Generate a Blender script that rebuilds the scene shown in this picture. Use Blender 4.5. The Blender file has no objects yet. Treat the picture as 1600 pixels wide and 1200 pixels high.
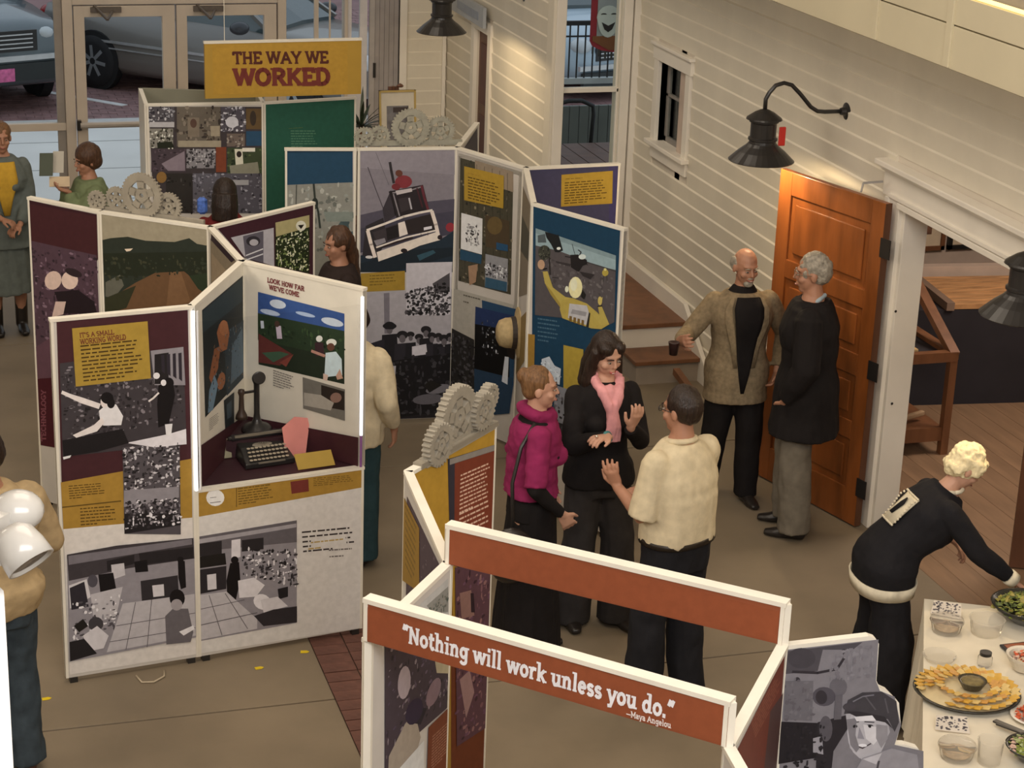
import bpy, bmesh, math, random
from mathutils import Vector, Matrix, noise
from math import pi, sin, cos, radians, atan2, hypot
sc = bpy.context.scene
COL = sc.collection
# ------------------------------------------------------------ camera, world, lights, exposure
cam = bpy.data.cameras.new('camera'); cam.sensor_width = 36; cam.lens = 70.4; cam.clip_start = .05; cam.clip_end = 200
camo = bpy.data.objects.new('camera', cam); COL.objects.link(camo)
camo.matrix_world = Matrix([[0.95712, 0.064254, -0.282477], [-0.287589, 0.328056, -0.899818], [0.034851, 0.94247, 0.332468]]).to_4x4()
camo.matrix_world.translation = (0, 0, 5.0)
sc.camera = camo
sc.view_settings.view_transform = 'Standard'; sc.view_settings.look = 'None'
sc.view_settings.exposure = 0.0; sc.view_settings.gamma = 1.0; sc.view_settings.use_curve_mapping = False
sc.cycles.use_denoising = True
sc.cycles.max_bounces = 6; sc.cycles.transparent_max_bounces = 12
w = bpy.data.worlds.new('overcast_sky'); sc.world = w; w.use_nodes = True
nt = w.node_tree; bg = nt.nodes['Background']
tc = nt.nodes.new('ShaderNodeTexCoord'); sp = nt.nodes.new('ShaderNodeSeparateXYZ'); rm = nt.nodes.new('ShaderNodeValToRGB')
nt.links.new(tc.outputs['Generated'], sp.inputs[0]); nt.links.new(sp.outputs['Z'], rm.inputs[0])
rm.color_ramp.elements[0].position = 0.0; rm.color_ramp.elements[0].color = (.62, .66, .70, 1)
rm.color_ramp.elements[1].position = 0.6; rm.color_ramp.elements[1].color = (.80, .88, 1.0, 1)
nt.links.new(rm.outputs[0], bg.inputs['Color']); bg.inputs['Strength'].default_value = 0.85
def area(name, loc, size, power, color, target=None, sy=None):
    l = bpy.data.lights.new(name, 'AREA'); l.size = size; l.energy = power; l.color = color
    if sy: l.shape = 'RECTANGLE'; l.size_y = sy
    o = bpy.data.objects.new(name, l); COL.objects.link(o); o.location = loc
    d = (Vector(target) - Vector(loc)) if target else Vector((0, 0, -1))
    o.rotation_euler = d.to_track_quat('-Z', 'Y').to_euler(); return o
WARM = (1.0, .86, .70)
area('ceiling_light_near', (1.2, 6.0, 6.7), 3.0, 130, WARM)
area('ceiling_light_middle', (1.8, 11.0, 6.7), 3.0, 95, WARM)
area('ceiling_light_far', (2.6, 15.5, 5.6), 2.0, 32, WARM)
area('front_fill_light', (1.5, .8, 5.6), 4.5, 320, (1.0, .965, .94), (3.0, 10.5, 1.0), 2.0)  # unseen fill added on the viewer's side to brighten upright surfaces
area('left_fill_light', (-2.6, 9.0, 4.6), 4.0, 120, (1.0, .90, .76), (5.7, 12.5, 1.4), 1.5)  # unseen fill added at the left to brighten the right wall
area('side_room_light', (8.0, 11.0, 3.0), 1.2, 72, (1.0, .84, .70))
area('buffet_spot', (4.0, 5.2, 5.0), 0.5, 7, (1.0, .84, .62), (4.8, 7.9, .8))

# ------------------------------------------------------------ materials
ILL = (.45, .42, .40)
def lin(h):
    v = [int(h[i:i+2], 16) / 255 for i in (0, 2, 4)]
    return [x / 12.92 if x <= .04045 else ((x + .055) / 1.055) ** 2.4 for x in v]
def C(h, k=1.0):
    u = lin(h); f = .31 + .33 * min(1, min(u) / .42)
    v = [x / i * k * f for x, i in zip(u, ILL)]; l = .3 * v[0] + .6 * v[1] + .1 * v[2]
    v = [x * .9 + l * .1 for x in v]; q = .85 / max(.85, max(v)); return tuple(x * q for x in v) + (1,)
MATS = {}
def mat(name, col, rough=.6, var=.08, scale=8.0, bump=0.0, bscale=60.0, metal=0.0, stretch=None, spec=.4, coat=0.0, k=1.0):
    if name in MATS: return MATS[name]
    m = bpy.data.materials.new(name); m.use_nodes = True; n = m.node_tree.nodes; L = m.node_tree.links
    b = n['Principled BSDF']; b.inputs['Roughness'].default_value = rough; b.inputs['Metallic'].default_value = metal
    b.inputs['Specular IOR Level'].default_value = spec; b.inputs['Coat Weight'].default_value = coat
    c = C(col, k) if isinstance(col, str) else tuple(col) + (1,)
    t = n.new('ShaderNodeTexCoord'); mp = n.new('ShaderNodeMapping'); L.new(t.outputs['Object'], mp.inputs[0])
    if stretch: mp.inputs['Scale'].default_value = stretch
    nz = n.new('ShaderNodeTexNoise'); nz.inputs['Scale'].default_value = scale; nz.inputs['Detail'].default_value = 5
    L.new(mp.outputs[0], nz.inputs['Vector'])
    r = n.new('ShaderNodeValToRGB'); L.new(nz.outputs['Fac'], r.inputs[0])
    r.color_ramp.elements[0].position = .3; r.color_ramp.elements[1].position = .7
    r.color_ramp.elements[0].color = tuple(x * (1 - var) for x in c[:3]) + (1,)
    r.color_ramp.elements[1].color = tuple(min(1, x * (1 + var)) for x in c[:3]) + (1,)
    L.new(r.outputs[0], b.inputs['Base Color'])
    if bump:
        n2 = n.new('ShaderNodeTexNoise'); n2.inputs['Scale'].default_value = bscale; n2.inputs['Detail'].default_value = 3
        L.new(mp.outputs[0], n2.inputs['Vector'])
        bp = n.new('ShaderNodeBump'); bp.inputs['Strength'].default_value = bump; bp.inputs['Distance'].default_value = .01
        L.new(n2.outputs['Fac'], bp.inputs['Height']); L.new(bp.outputs[0], b.inputs['Normal'])
    MATS[name] = m; return m
def emit(name, col, s):
    m = bpy.data.materials.new(name); m.use_nodes = True; b = m.node_tree.nodes['Principled BSDF']
    b.inputs['Emission Color'].default_value = tuple(col) + (1,); b.inputs['Emission Strength'].default_value = s
    b.inputs['Base Color'].default_value = tuple(col) + (1,); return m
def glass(name, tint=(.9, .95, .95), refl=.12):
    m = bpy.data.materials.new(name); m.use_nodes = True; n = m.node_tree.nodes; L = m.node_tree.links
    n.remove(n['Principled BSDF']); o = n['Material Output']
    tr = n.new('ShaderNodeBsdfTransparent'); tr.inputs[0].default_value = tint + (1,)
    gl = n.new('ShaderNodeBsdfGlossy'); gl.inputs['Roughness'].default_value = .03; gl.inputs[0].default_value = (1, 1, 1, 1)
    lw = n.new('ShaderNodeLayerWeight'); lw.inputs[0].default_value = refl
    mx = n.new('ShaderNodeMixShader'); L.new(lw.outputs['Fresnel'], mx.inputs[0]); L.new(tr.outputs[0], mx.inputs[1]); L.new(gl.outputs[0], mx.inputs[2])
    L.new(mx.outputs[0], o.inputs[0]); return m
def milky(name, w_=.16):
    m = glass(name, (.97, .97, .97), .06); n = m.node_tree.nodes; L = m.node_tree.links
    o = n['Material Output']; prev = o.inputs[0].links[0].from_socket; d = n.new('ShaderNodeBsdfDiffuse'); d.inputs[0].default_value = (.75, .70, .60, 1)
    x = n.new('ShaderNodeMixShader'); x.inputs[0].default_value = w_; L.new(prev, x.inputs[1]); L.new(d.outputs[0], x.inputs[2]); L.new(x.outputs[0], o.inputs[0]); return m
# flat printed ink: colour comes from the polygons' own colour attribute plus paper grain
def print_mat():
    m = bpy.data.materials.new('printed_ink'); m.use_nodes = True; n = m.node_tree.nodes; L = m.node_tree.links
    b = n['Principled BSDF']; b.inputs['Roughness'].default_value = .55; b.inputs['Specular IOR Level'].default_value = .25
    a = n.new('ShaderNodeAttribute'); a.attribute_name = 'ink'
    t = n.new('ShaderNodeTexCoord'); nz = n.new('ShaderNodeTexNoise'); nz.inputs['Scale'].default_value = 30; nz.inputs['Detail'].default_value = 4
    L.new(t.outputs['Object'], nz.inputs['Vector'])
    mr = n.new('ShaderNodeMapRange'); mr.inputs['To Min'].default_value = .93; mr.inputs['To Max'].default_value = 1.07; mr.inputs['From Min'].default_value = .3; mr.inputs['From Max'].default_value = .7
    L.new(nz.outputs['Fac'], mr.inputs[0])
    vm = n.new('ShaderNodeVectorMath'); vm.operation = 'SCALE'; L.new(a.outputs['Color'], vm.inputs[0]); L.new(mr.outputs[0], vm.inputs['Scale'])
    L.new(vm.outputs[0], b.inputs['Base Color']); return m
INK = print_mat()

# ------------------------------------------------------------ object helpers
def tag(o, label=None, cat=None, group=None, kind=None):
    if label: o['label'] = label
    if cat: o['category'] = cat
    if group: o['group'] = group
    if kind: o['kind'] = kind
    return o
def empty(name, loc=(0, 0, 0), label=None, cat=None, group=None, kind=None):
    o = bpy.data.objects.new(name, None); COL.objects.link(o); o.location = loc; o.empty_display_size = .1
    return tag(o, label, cat, group, kind)
def link(name, me, m=None, parent=None, label=None):
    o = bpy.data.objects.new(name, me); COL.objects.link(o)
    if m is not None and not me.materials: me.materials.append(m)
    if parent is not None:
        o.parent = parent
        o.matrix_parent_inverse = WI(parent)
    if label: o['label'] = label
    return o
def WM(p):
    M = p.matrix_basis.copy()
    return M if p.parent is None else WM(p.parent) @ p.matrix_parent_inverse @ M
def WI(p): return WM(p).inverted()
class MB:
    def __init__(s): s.v = []; s.f = []
    def add(s, vs, fs):
        k = len(s.v); s.v += [tuple(v) for v in vs]; s.f += [tuple(i + k for i in f) for f in fs]; return s
    def box(s, x0, y0, z0, x1, y1, z1):
        return s.hexa([(x0, y0), (x1, y0), (x1, y1), (x0, y1)], z0, z1)
    def hexa(s, pl, z0, z1):
        n = len(pl)
        vs = [(p[0], p[1], z0) for p in pl] + [(p[0], p[1], z1) for p in pl]
        fs = [tuple(range(n))[::-1], tuple(range(n, 2 * n))] + [(i, (i + 1) % n, n + (i + 1) % n, n + i) for i in range(n)]
        return s.add(vs, fs)
    def obox(s, p0, p1, t, z0, z1, off=0.0):   # upright board from plan point to plan point
        d = Vector((p1[0] - p0[0], p1[1] - p0[1])); d.normalize(); n = Vector((-d.y, d.x))
        a, b = off - t / 2, off + t / 2
        pl = [(p0[0] + n.x * a, p0[1] + n.y * a), (p1[0] + n.x * a, p1[1] + n.y * a), (p1[0] + n.x * b, p1[1] + n.y * b), (p0[0] + n.x * b, p0[1] + n.y * b)]
        return s.hexa(pl, z0, z1)
    def bar(s, a, b, w, h=None, up=(0, 0, 1)):
        a = Vector(a); b = Vector(b); h = h or w; d = (b - a).normalized(); u = Vector(up)
        if abs(d.dot(u)) > .95: u = Vector((1, 0, 0))
        x = d.cross(u).normalized() * w / 2; y = x.cross(d).normalized() * h / 2
        vs = [a - x - y, a + x - y, a + x + y, a - x + y, b - x - y, b + x - y, b + x + y, b - x + y]
        return s.add(vs, [(0, 1, 2, 3)[::-1], (4, 5, 6, 7), (0, 1, 5, 4), (1, 2, 6, 5), (2, 3, 7, 6), (3, 0, 4, 7)])
    def tube(s, pts, r, n=10, cap=True, side=None):
        pts = [Vector(p) for p in pts]; m = len(pts)
        rs = r if isinstance(r, (list, tuple)) else [r] * m
        prev = None; rings = []
        for i, p in enumerate(pts):
            d = (pts[min(i + 1, m - 1)] - pts[max(i - 1, 0)]).normalized()
            if side is not None: x = (Vector(side) - d * Vector(side).dot(d)).normalized()
            elif prev is None: x = d.orthogonal().normalized()
            else: x = (prev - d * prev.dot(d)).normalized()
            prev = x; y = d.cross(x); q = rs[i]; a, b = q if isinstance(q, (list, tuple)) else (q, q)
            rings.append([p + x * cos(2 * pi * k / n) * a + y * sin(2 * pi * k / n) * b for k in range(n)])
        vs = [v for R in rings for v in R]; fs = []
        for i in range(m - 1):
            for k in range(n): fs.append((i * n + k, i * n + (k + 1) % n, (i + 1) * n + (k + 1) % n, (i + 1) * n + k))
        if cap: fs.append(tuple(range(n))[::-1]); fs.append(tuple((m - 1) * n + k for k in range(n)))
        return s.add(vs, fs)
    def lathe(s, prof, c=(0, 0, 0), n=24, rot=None, caps=True):
        vs = []; m = len(prof)
        for r, z in prof:
            for k in range(n): vs.append(Vector((r * cos(2 * pi * k / n), r * sin(2 * pi * k / n), z)))
        if rot is not None: vs = [rot @ v for v in vs]
        vs = [v + Vector(c) for v in vs]; fs = []
        for i in range(m - 1):
            for k in range(n): fs.append((i * n + k, i * n + (k + 1) % n, (i + 1) * n + (k + 1) % n, (i + 1) * n + k))
        if caps and prof[0][0] > 1e-4: fs.append(tuple(range(n))[::-1])
        if caps and prof[-1][0] > 1e-4: fs.append(tuple((m - 1) * n + k for k in range(n)))
        return s.add(vs, fs)
    def ell(s, c, r, rot=None, n=14, m=9):
        vs = []; c = Vector(c)
        for i in range(m + 1):
            a = pi * i / m
            for k in range(n):
                v = Vector((r[0] * sin(a) * cos(2 * pi * k / n), r[1] * sin(a) * sin(2 * pi * k / n), -r[2] * cos(a)))
                vs.append((rot @ v if rot else v) + c)
        fs = []
        for i in range(m):
            for k in range(n): fs.append((i * n + k, i * n + (k + 1) % n, (i + 1) * n + (k + 1) % n, (i + 1) * n + k))
        return s.add(vs, fs)
    def poly(s, pts, o, ax, ay, an, t):       # extruded outline in a plane
        o, ax, ay, an = Vector(o), Vector(ax), Vector(ay), Vector(an); n = len(pts)
        vs = [o + ax * x + ay * y for x, y in pts] + [o + ax * x + ay * y + an * t for x, y in pts]
        return s.add(vs, [tuple(range(n))[::-1], tuple(range(n, 2 * n))] + [(i, (i + 1) % n, n + (i + 1) % n, n + i) for i in range(n)])
    def mesh(s, name, smooth=False):
        me = bpy.data.meshes.new(name); me.from_pydata(s.v, [], s.f); me.validate()
        bm = bmesh.new(); bm.from_mesh(me); bmesh.ops.remove_doubles(bm, verts=bm.verts, dist=1e-5); bmesh.ops.recalc_face_normals(bm, faces=bm.faces)
        bm.to_mesh(me); bm.free()
        if smooth: me.shade_smooth()
        return me
    def build(s, name, m, parent=None, label=None, smooth=False, bevel=0):
        o = link(name, s.mesh(name, smooth), m, parent, label)
        if bevel:
            b = o.modifiers.new('bevel', 'BEVEL'); b.width = bevel; b.segments = 2; b.limit_method = 'ANGLE'
        return o
def copy_tree(o, parent=None, **kw):
    c = o.copy(); COL.objects.link(c)
    if parent is not None: c.parent = parent
    for ch in list(o.children): copy_tree(ch, c)
    for k, v in kw.items(): c[k] = v
    return c
random.seed(5)
def structure(o): o['kind'] = 'structure'; return o
PAN={'A1': (0.62, 9.52, 1.32, 9.61), 'A0': (1.32, 9.61, 2.24, 9.75), 'AL': (1.32, 9.61, 1.7, 10.37), 'AR': (1.7, 10.37, 2.24, 9.75), 'A24': (1.64, 11.09, 1.7, 10.37), 'A45': (1.07, 11.54, 1.64, 11.09), 'A56': (0.69, 11.94, 1.07, 11.54), 'A47': (1.64, 11.09, 2.33, 11.56), 'B1': (1.7, 14.55, 2.55, 14.51), 'BG': (2.55, 14.51, 3.27, 14.62), 'BS': (2.1, 14.36, 3.26, 14.4), 'N': (2.43, 13.0, 2.9, 12.93), 'Q': (2.91, 12.93, 3.59, 12.87), 'M': (3.59, 12.87, 3.88, 12.23), 'S': (3.88, 12.23, 3.65, 11.32), 'V': (3.88, 12.23, 4.54, 12.26), 'W': (3.65, 11.32, 4.01, 10.66), 'QB': (3.59, 12.87, 3.94, 13.62), 'C1': (1.36, 5.83, 2.265, 4.9), 'C2': (1.78, 6.36, 2.71, 5.49), 'CS': (2.265, 4.9, 2.71, 5.49), 'CW': (2.71, 5.49, 3.22, 5.44), 'CY': (1.85, 7.24, 2.34, 7.7), 'CY2': (1.85, 7.24, 1.78, 6.36), 'CP': (1.36, 5.83, 1.78, 6.36), 'CE': (2.265, 4.9, 2.19, 4.2)}
# ------------------------------------------------------------ slab serif lettering drawn as strokes
def arc(cx, cy, rx, ry, a0, a1, n=8):
    return [(cx + rx * cos(radians(a0 + (a1 - a0) * i / n)), cy + ry * sin(radians(a0 + (a1 - a0) * i / n))) for i in range(n + 1)]
T_, B_, X_ = .91, .09, .64
GL = {
 'A': (.86, [[(.1, B_), (.43, T_)], [(.43, T_), (.76, B_)], [(.24, .36), (.62, .36)]], [(.1, 0), (.76, 0)]),
 'C': (.74, [arc(.42, .5, .3, .41, 50, 310)], []),
 'D': (.8, [[(.16, B_), (.16, T_)], [(.16, T_)] + arc(.36, .5, .32, .41, 90, -90) + [(.16, B_)]], [(.12, 0), (.12, 1)]),
 'E': (.72, [[(.18, B_), (.18, T_)], [(.06, T_), (.62, T_), (.62, .76)], [(.06, B_), (.64, B_), (.64, .24)], [(.18, .5), (.5, .5)]], []),
 'F': (.68, [[(.18, B_), (.18, T_)], [(.06, T_), (.6, T_), (.6, .74)], [(.18, .5), (.48, .5)]], [(.18, 0)]),
 'G': (.8, [arc(.42, .5, .3, .41, 50, 330), [(.48, .42), (.7, .42), (.7, .2)]], []),
 'H': (.86, [[(.18, B_), (.18, T_)], [(.68, B_), (.68, T_)], [(.18, .5), (.68, .5)]], [(.18, 0), (.18, 1), (.68, 0), (.68, 1)]),
 'I': (.4, [[(.2, B_), (.2, T_)]], [(.2, 0), (.2, 1)]),
 'K': (.82, [[(.18, B_), (.18, T_)], [(.66, T_), (.24, .46)], [(.34, .56), (.7, B_)]], [(.18, 0), (.18, 1), (.66, 1), (.7, 0)]),
 'L': (.66, [[(.18, B_), (.18, T_)], [(.06, B_), (.6, B_), (.6, .3)]], [(.18, 1)]),
 'M': (.98, [[(.16, B_), (.16, T_)], [(.16, T_), (.49, .3)], [(.49, .3), (.82, T_)], [(.82, T_), (.82, B_)]], [(.16, 0), (.82, 0), (.12, 1), (.86, 1)]),
 'N': (.86, [[(.18, B_), (.18, T_)], [(.18, T_), (.68, B_)], [(.68, B_), (.68, T_)]], [(.18, 0), (.14, 1), (.68, 1)]),
 'O': (.84, [arc(.42, .5, .32, .41, 0, 360, 16)], []),
 'P': (.74, [[(.18, B_), (.18, T_)], [(.18, T_)] + arc(.4, .7, .24, .21, 90, -90) + [(.18, .49)]], [(.18, 0), (.12, 1)]),
 'R': (.8, [[(.18, B_), (.18, T_)], [(.18, T_)] + arc(.4, .7, .24, .21, 90, -90) + [(.18, .49)], [(.4, .49), (.68, B_)]], [(.18, 0), (.12, 1), (.7, 0)]),
 'S': (.68, [arc(.34, .7, .22, .21, 40, 270) + arc(.34, .29, .23, .2, 90, -140)], []),
 'T': (.76, [[(.38, B_), (.38, T_)], [(.08, .74), (.08, T_), (.68, T_), (.68, .74)]], [(.38, 0)]),
 'U': (.84, [[(.18, T_), (.18, .35)] + arc(.42, .33, .24, .24, 180, 360) + [(.66, T_)]], [(.18, 1), (.66, 1)]),
 'V': (.82, [[(.1, T_), (.41, B_)], [(.41, B_), (.72, T_)]], [(.1, 1), (.72, 1)]),
 'W': (1.14, [[(.1, T_), (.33, B_)], [(.33, B_), (.57, T_)], [(.57, T_), (.81, B_)], [(.81, B_), (1.04, T_)]], [(.1, 1), (.57, 1), (1.04, 1)]),
 'Y': (.8, [[(.1, T_), (.4, .45)], [(.7, T_), (.4, .45)], [(.4, .45), (.4, B_)]], [(.1, 1), (.7, 1), (.4, 0)]),
 '1': (.5, [[(.12, .72), (.28, T_), (.28, B_)]], [(.28, 0)]),
 '9': (.66, [arc(.33, .68, .22, .22, 0, 360, 12), [(.55, .68), (.52, .3), (.3, B_)]], []),
 'a': (.62, [arc(.28, .22, .18, .16, 0, 360, 10), [(.1, .58), (.3, X_), (.46, .52), (.46, B_), (.56, B_)]], []),
 'd': (.7, [arc(.3, .33, .2, .27, 0, 360, 12), [(.5, T_ + .06), (.5, B_)]], [(.42, 1.06), (.56, 0)]),
 'e': (.62, [[(.14, .36), (.5, .36)] + arc(.31, .34, .2, .28, 10, 310, 12)], []),
 'g': (.66, [arc(.3, .36, .2, .25, 0, 360, 12), [(.5, .62), (.5, -.08)] + arc(.3, -.08, .2, .16, 0, -150, 6)], [(.56, .7)]),
 'h': (.74, [[(.18, B_ - .05), (.18, 1.0)], [(.18, .45), (.3, X_ - .02), (.44, X_ - .02), (.54, .5), (.54, B_ - .05)]], [(.18, 0), (.12, 1.06), (.54, 0)]),
 'i': (.38, [[(.19, B_ - .05), (.19, X_)], [(.19, .84), (.19, .98)]], [(.19, 0), (.12, .68)]),
 'k': (.72, [[(.18, B_ - .05), (.18, 1.0)], [(.54, X_), (.22, .32)], [(.3, .4), (.58, B_ - .05)]], [(.18, 0), (.12, 1.06), (.56, .68), (.6, 0)]),
 'l': (.38, [[(.19, B_ - .05), (.19, 1.0)]], [(.19, 0), (.12, 1.06)]),
 'n': (.74, [[(.18, B_ - .05), (.18, X_)], [(.18, .45), (.3, X_ - .02), (.44, X_ - .02), (.54, .5), (.54, B_ - .05)]], [(.18, 0), (.12, .68), (.54, 0)]),
 'o': (.66, [arc(.33, .34, .22, .28, 0, 360, 12)], []),
 'r': (.54, [[(.18, B_ - .05), (.18, X_)], [(.18, .42), (.3, X_ - .02), (.48, X_ - .04)]], [(.2, 0), (.12, .68)]),
 's': (.54, [arc(.27, .48, .16, .14, 30, 270, 6) + arc(.27, .2, .17, .14, 90, -150, 6)], []),
 't': (.48, [[(.2, .88), (.2, .2), (.3, B_ - .04), (.42, .12)], [(.06, X_), (.4, X_)]], []),
 'u': (.74, [[(.16, X_), (.16, .25), (.26, B_ - .03), (.4, B_ - .01), (.54, .25)], [(.54, X_), (.54, B_ - .05)]], [(.1, .68), (.48, .68), (.6, 0)]),
 'w': (.96, [[(.1, X_), (.28, .04)], [(.28, .04), (.48, X_)], [(.48, X_), (.68, .04)], [(.68, .04), (.86, X_)]], [(.1, .68), (.48, .68), (.86, .68)]),
 'y': (.66, [[(.1, X_), (.34, .02)], [(.58, X_), (.28, -.2), (.12, -.22)]], [(.1, .68), (.58, .68)]),
 '.': (.3, [[(.14, .02), (.14, .16)]], []), "'": (.3, [[(.15, .95), (.13, .68)]], []),
 '“': (.5, [[(.2, 1.0), (.13, .74)], [(.4, 1.0), (.33, .74)]], []), '”': (.5, [[(.2, 1.0), (.1, .72)], [(.4, 1.0), (.3, .72)]], []),
 '—': (.9, [[(.05, .36), (.85, .36)]], []), ' ': (.34, [], []),
}
def strip(pts, w):
    out = []
    for a, b in zip(pts, pts[1:]):
        dx, dy = b[0] - a[0], b[1] - a[1]; L = hypot(dx, dy)
        if L < 1e-6: continue
        ux, uy = dx / L, dy / L; e = w * .22; nx, ny = -uy * w / 2, ux * w / 2
        a2 = (a[0] - ux * e, a[1] - uy * e); b2 = (b[0] + ux * e, b[1] + uy * e)
        out.append([(a2[0] + nx, a2[1] + ny), (a2[0] - nx, a2[1] - ny), (b2[0] - nx, b2[1] - ny), (b2[0] + nx, b2[1] + ny)])
    return out
def text_polys(txt, w):
    x = 0; out = []
    for ch in txt:
        gw, st, se = GL.get(ch, GL[' '])
        for s_ in st:
            for q in strip(s_, w): out.append([(x + a, b) for a, b in q])
        for sx, sy in se:
            y = sy + (.055 if sy < .3 else -.055); h = .055; hw = .15
            out.append([(x + sx - hw, y - h), (x + sx + hw, y - h), (x + sx + hw, y + h), (x + sx - hw, y + h)])
        x += gw
    return out, x
# ------------------------------------------------------------ flat print on the panels
class Art:
    def __init__(s, p0, d, n, off): s.p0, s.d, s.n, s.off = p0, d, n, off; s.v = []; s.f = []; s.c = []; s.k = 0
    def poly(s, c, pts):
        o = s.off + .0012 + s.k * .00005; b = len(s.v)
        for u, z in pts: s.v.append((s.p0[0] + s.d.x * u + s.n.x * o, s.p0[1] + s.d.y * u + s.n.y * o, z))
        s.f.append(tuple(range(b, b + len(pts)))); s.c.append(C(c) if isinstance(c, str) else c)
    def run(s, cmds):
        for c in cmds:
            s.k += 1; t = c[0]; P = [(a / 1000, b / 1000) for a, b in c[2]]
            if t == 'P': s.poly(c[1], P)
            elif t == 'E':
                (cx, cy), (ax, ay), (bx, by) = P
                s.poly(c[1], [(cx + (ax - cx) * cos(a) + (bx - cx) * sin(a), cy + (ay - cy) * cos(a) + (by - cy) * sin(a)) for a in [2 * pi * i / 16 for i in range(16)]])
            elif t == 'L':
                for q in strip(P, c[3] / 1000): s.poly(c[1], q)
            elif t == 'N':
                R = random.Random(c[5]); sz = c[4] / 1000
                cc = [C(h) for h in c[1]]
                for i in range(int(c[3] * 1.5)):
                    u, v = R.random(), R.random()
                    x = (P[0][0] * (1 - u) + P[1][0] * u) * (1 - v) + (P[3][0] * (1 - u) + P[2][0] * u) * v
                    y = (P[0][1] * (1 - u) + P[1][1] * u) * (1 - v) + (P[3][1] * (1 - u) + P[2][1] * u) * v
                    r = sz * R.uniform(.2, .62); e = R.uniform(.5, 1.6); a0 = R.random() * 6
                    s.k += .08; s.poly(R.choice(cc), [(x + r * e * cos(a0 + a), y + r / e * sin(a0 + a)) for a in (0, 1.3, 2.3, 3.6, 5)])
            elif t == 'T':
                R = random.Random(c[4]); n = c[3]; (x0, y0), (x1, y1), (x2, y2) = P
                for i in range(n):
                    v = i / max(1, n - 1) if n > 1 else 0; bx, by = x0 + (x2 - x0) * v, y0 + (y2 - y0) * v
                    h = hypot(x2 - x0, y2 - y0) / max(n, 2) * .42; u = 0; end = R.uniform(.82, 1.0) if i < n - 1 else R.uniform(.3, .7)
                    while u < end - .03:
                        wl = min(R.uniform(.05, .17), end - u)
                        a = (bx + (x1 - x0) * u, by + (y1 - y0) * u); b = (bx + (x1 - x0) * (u + wl), by + (y1 - y0) * (u + wl))
                        s.poly(c[1], [(a[0], a[1] - h / 2), (b[0], b[1] - h / 2), (b[0], b[1] + h / 2), (a[0], a[1] + h / 2)]); u += wl + .025
            elif t == 'G':
                pl, W = text_polys(c[3], c[4]); (x0, y0), (x1, y1), (x2, y2) = P
                for q in pl:
                    s.k += .02
                    s.poly(c[1], [(x2 + (x1 - x0) * a / W + (x0 - x2) * b, y2 + (y1 - y0) * a / W + (y0 - y2) * b) for a, b in q])
    def build(s, name, parent, label):
        me = bpy.data.meshes.new(name); me.from_pydata(s.v, [], s.f)
        at = me.color_attributes.new('ink', 'FLOAT_COLOR', 'CORNER'); i = 0
        buf = []
        for f, c in zip(s.f, s.c): buf += list(c) * len(f)
        at.data.foreach_set('color', buf); me.materials.append(INK)
        return link(name, me, None, parent, label)
# ------------------------------------------------------------ palette
PAINT = mat('white_paint', (.72, .665, .55), .5, .05, 3, .08, 25)
PAINT2 = mat('trim_paint', (.78, .73, .64), .45, .04, 4)
WALL2 = mat('plaster', (.62, .56, .47), .8, .06, 2)
CREAM = mat('cream_frame', (.80, .76, .66), .4, .04, 10)
CORE = mat('panel_core', (.60, .57, .53), .6, .05, 6)
CONC = mat('tan_concrete', (.215, .17, .115), .62, .16, 1.6, .05, 30)
ALU = mat('beige_aluminium', (.56, .49, .41), .4, .05, 5)
BLACK = mat('black_metal', (.022, .020, .019), .3, .1, 8, spec=.5)
OAK = mat('orange_oak', (.25, .075, .017), .38, .35, 5, .15, 12, stretch=(1.5, 1.5, .35), coat=.2)
DKWOOD = mat('dark_wood', (.11, .045, .022), .45, .25, 5, stretch=(2, 2, .4))
BRWOOD = mat('brown_wood', (.17, .072, .032), .45, .22, 5, stretch=(2, 2, .4))
GLASS = glass('window_glass', (.93, .96, .96), .05)
ACRYL = glass('clear_acrylic', (.97, .97, .97), .04)
CLEAR = milky('clear_plastic')
BRICK = mat('dark_brick', (.135, .06, .045), .7, .3, 9, .2, 40)
STREET = mat('street_brick', (.26, .15, .145), .7, .15, 3)
SIDEWALK = mat('pale_concrete', (.74, .72, .69), .8, .08, 1.2)
DRAPE = mat('black_drape', (.022, .020, .026), .85, .1, 6)
CLOTHW = mat('cream_tablecloth', (.74, .68, .55), .8, .05, 6)
# ------------------------------------------------------------ setting: floor
floor = structure(empty('floor', (0, 0, 0)))
for (x0, x1) in ((-3, 1.94), (2.31, 5.72)):
    ys = [-1, 6.0, 9.03, 12.1, 15.15, 18.4]
    for y0, y1 in zip(ys, ys[1:]):
        MB().box(x0, y0 + .006, -.12, x1, y1 - .006, 0).build('slab', CONC, floor, bevel=.004)
MB().box(-3, -1, -.2, 5.72, 18.4, -.012).build('joint_bed', mat('joint_dirt', (.09, .07, .05), .9), floor)
bk = None
for j in range(25):
    for i in range(2):
        y = 7.75 + j * .105; x = 1.945 + i * .183
        if bk is None:
            bk = MB().box(0, 0, -.05, .177, .099, 0).mesh('brick')
            bk.materials.append(BRICK)
        o = link('brick', bk, None, floor); o.location = (x, y, random.uniform(-.004, .0)); o.matrix_parent_inverse = Matrix()
m = MB()
for y in [(-1 + k * .105) for k in range(83)] + [10.38 + k * .105 for k in range(76)]:
    for i in range(2): m.box(1.945 + i * .183, y, -.05, 2.122 + i * .183, y + .099, -.002)
o = m.build('brick_course', BRICK, floor); o['kind'] = 'stuff'
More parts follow.
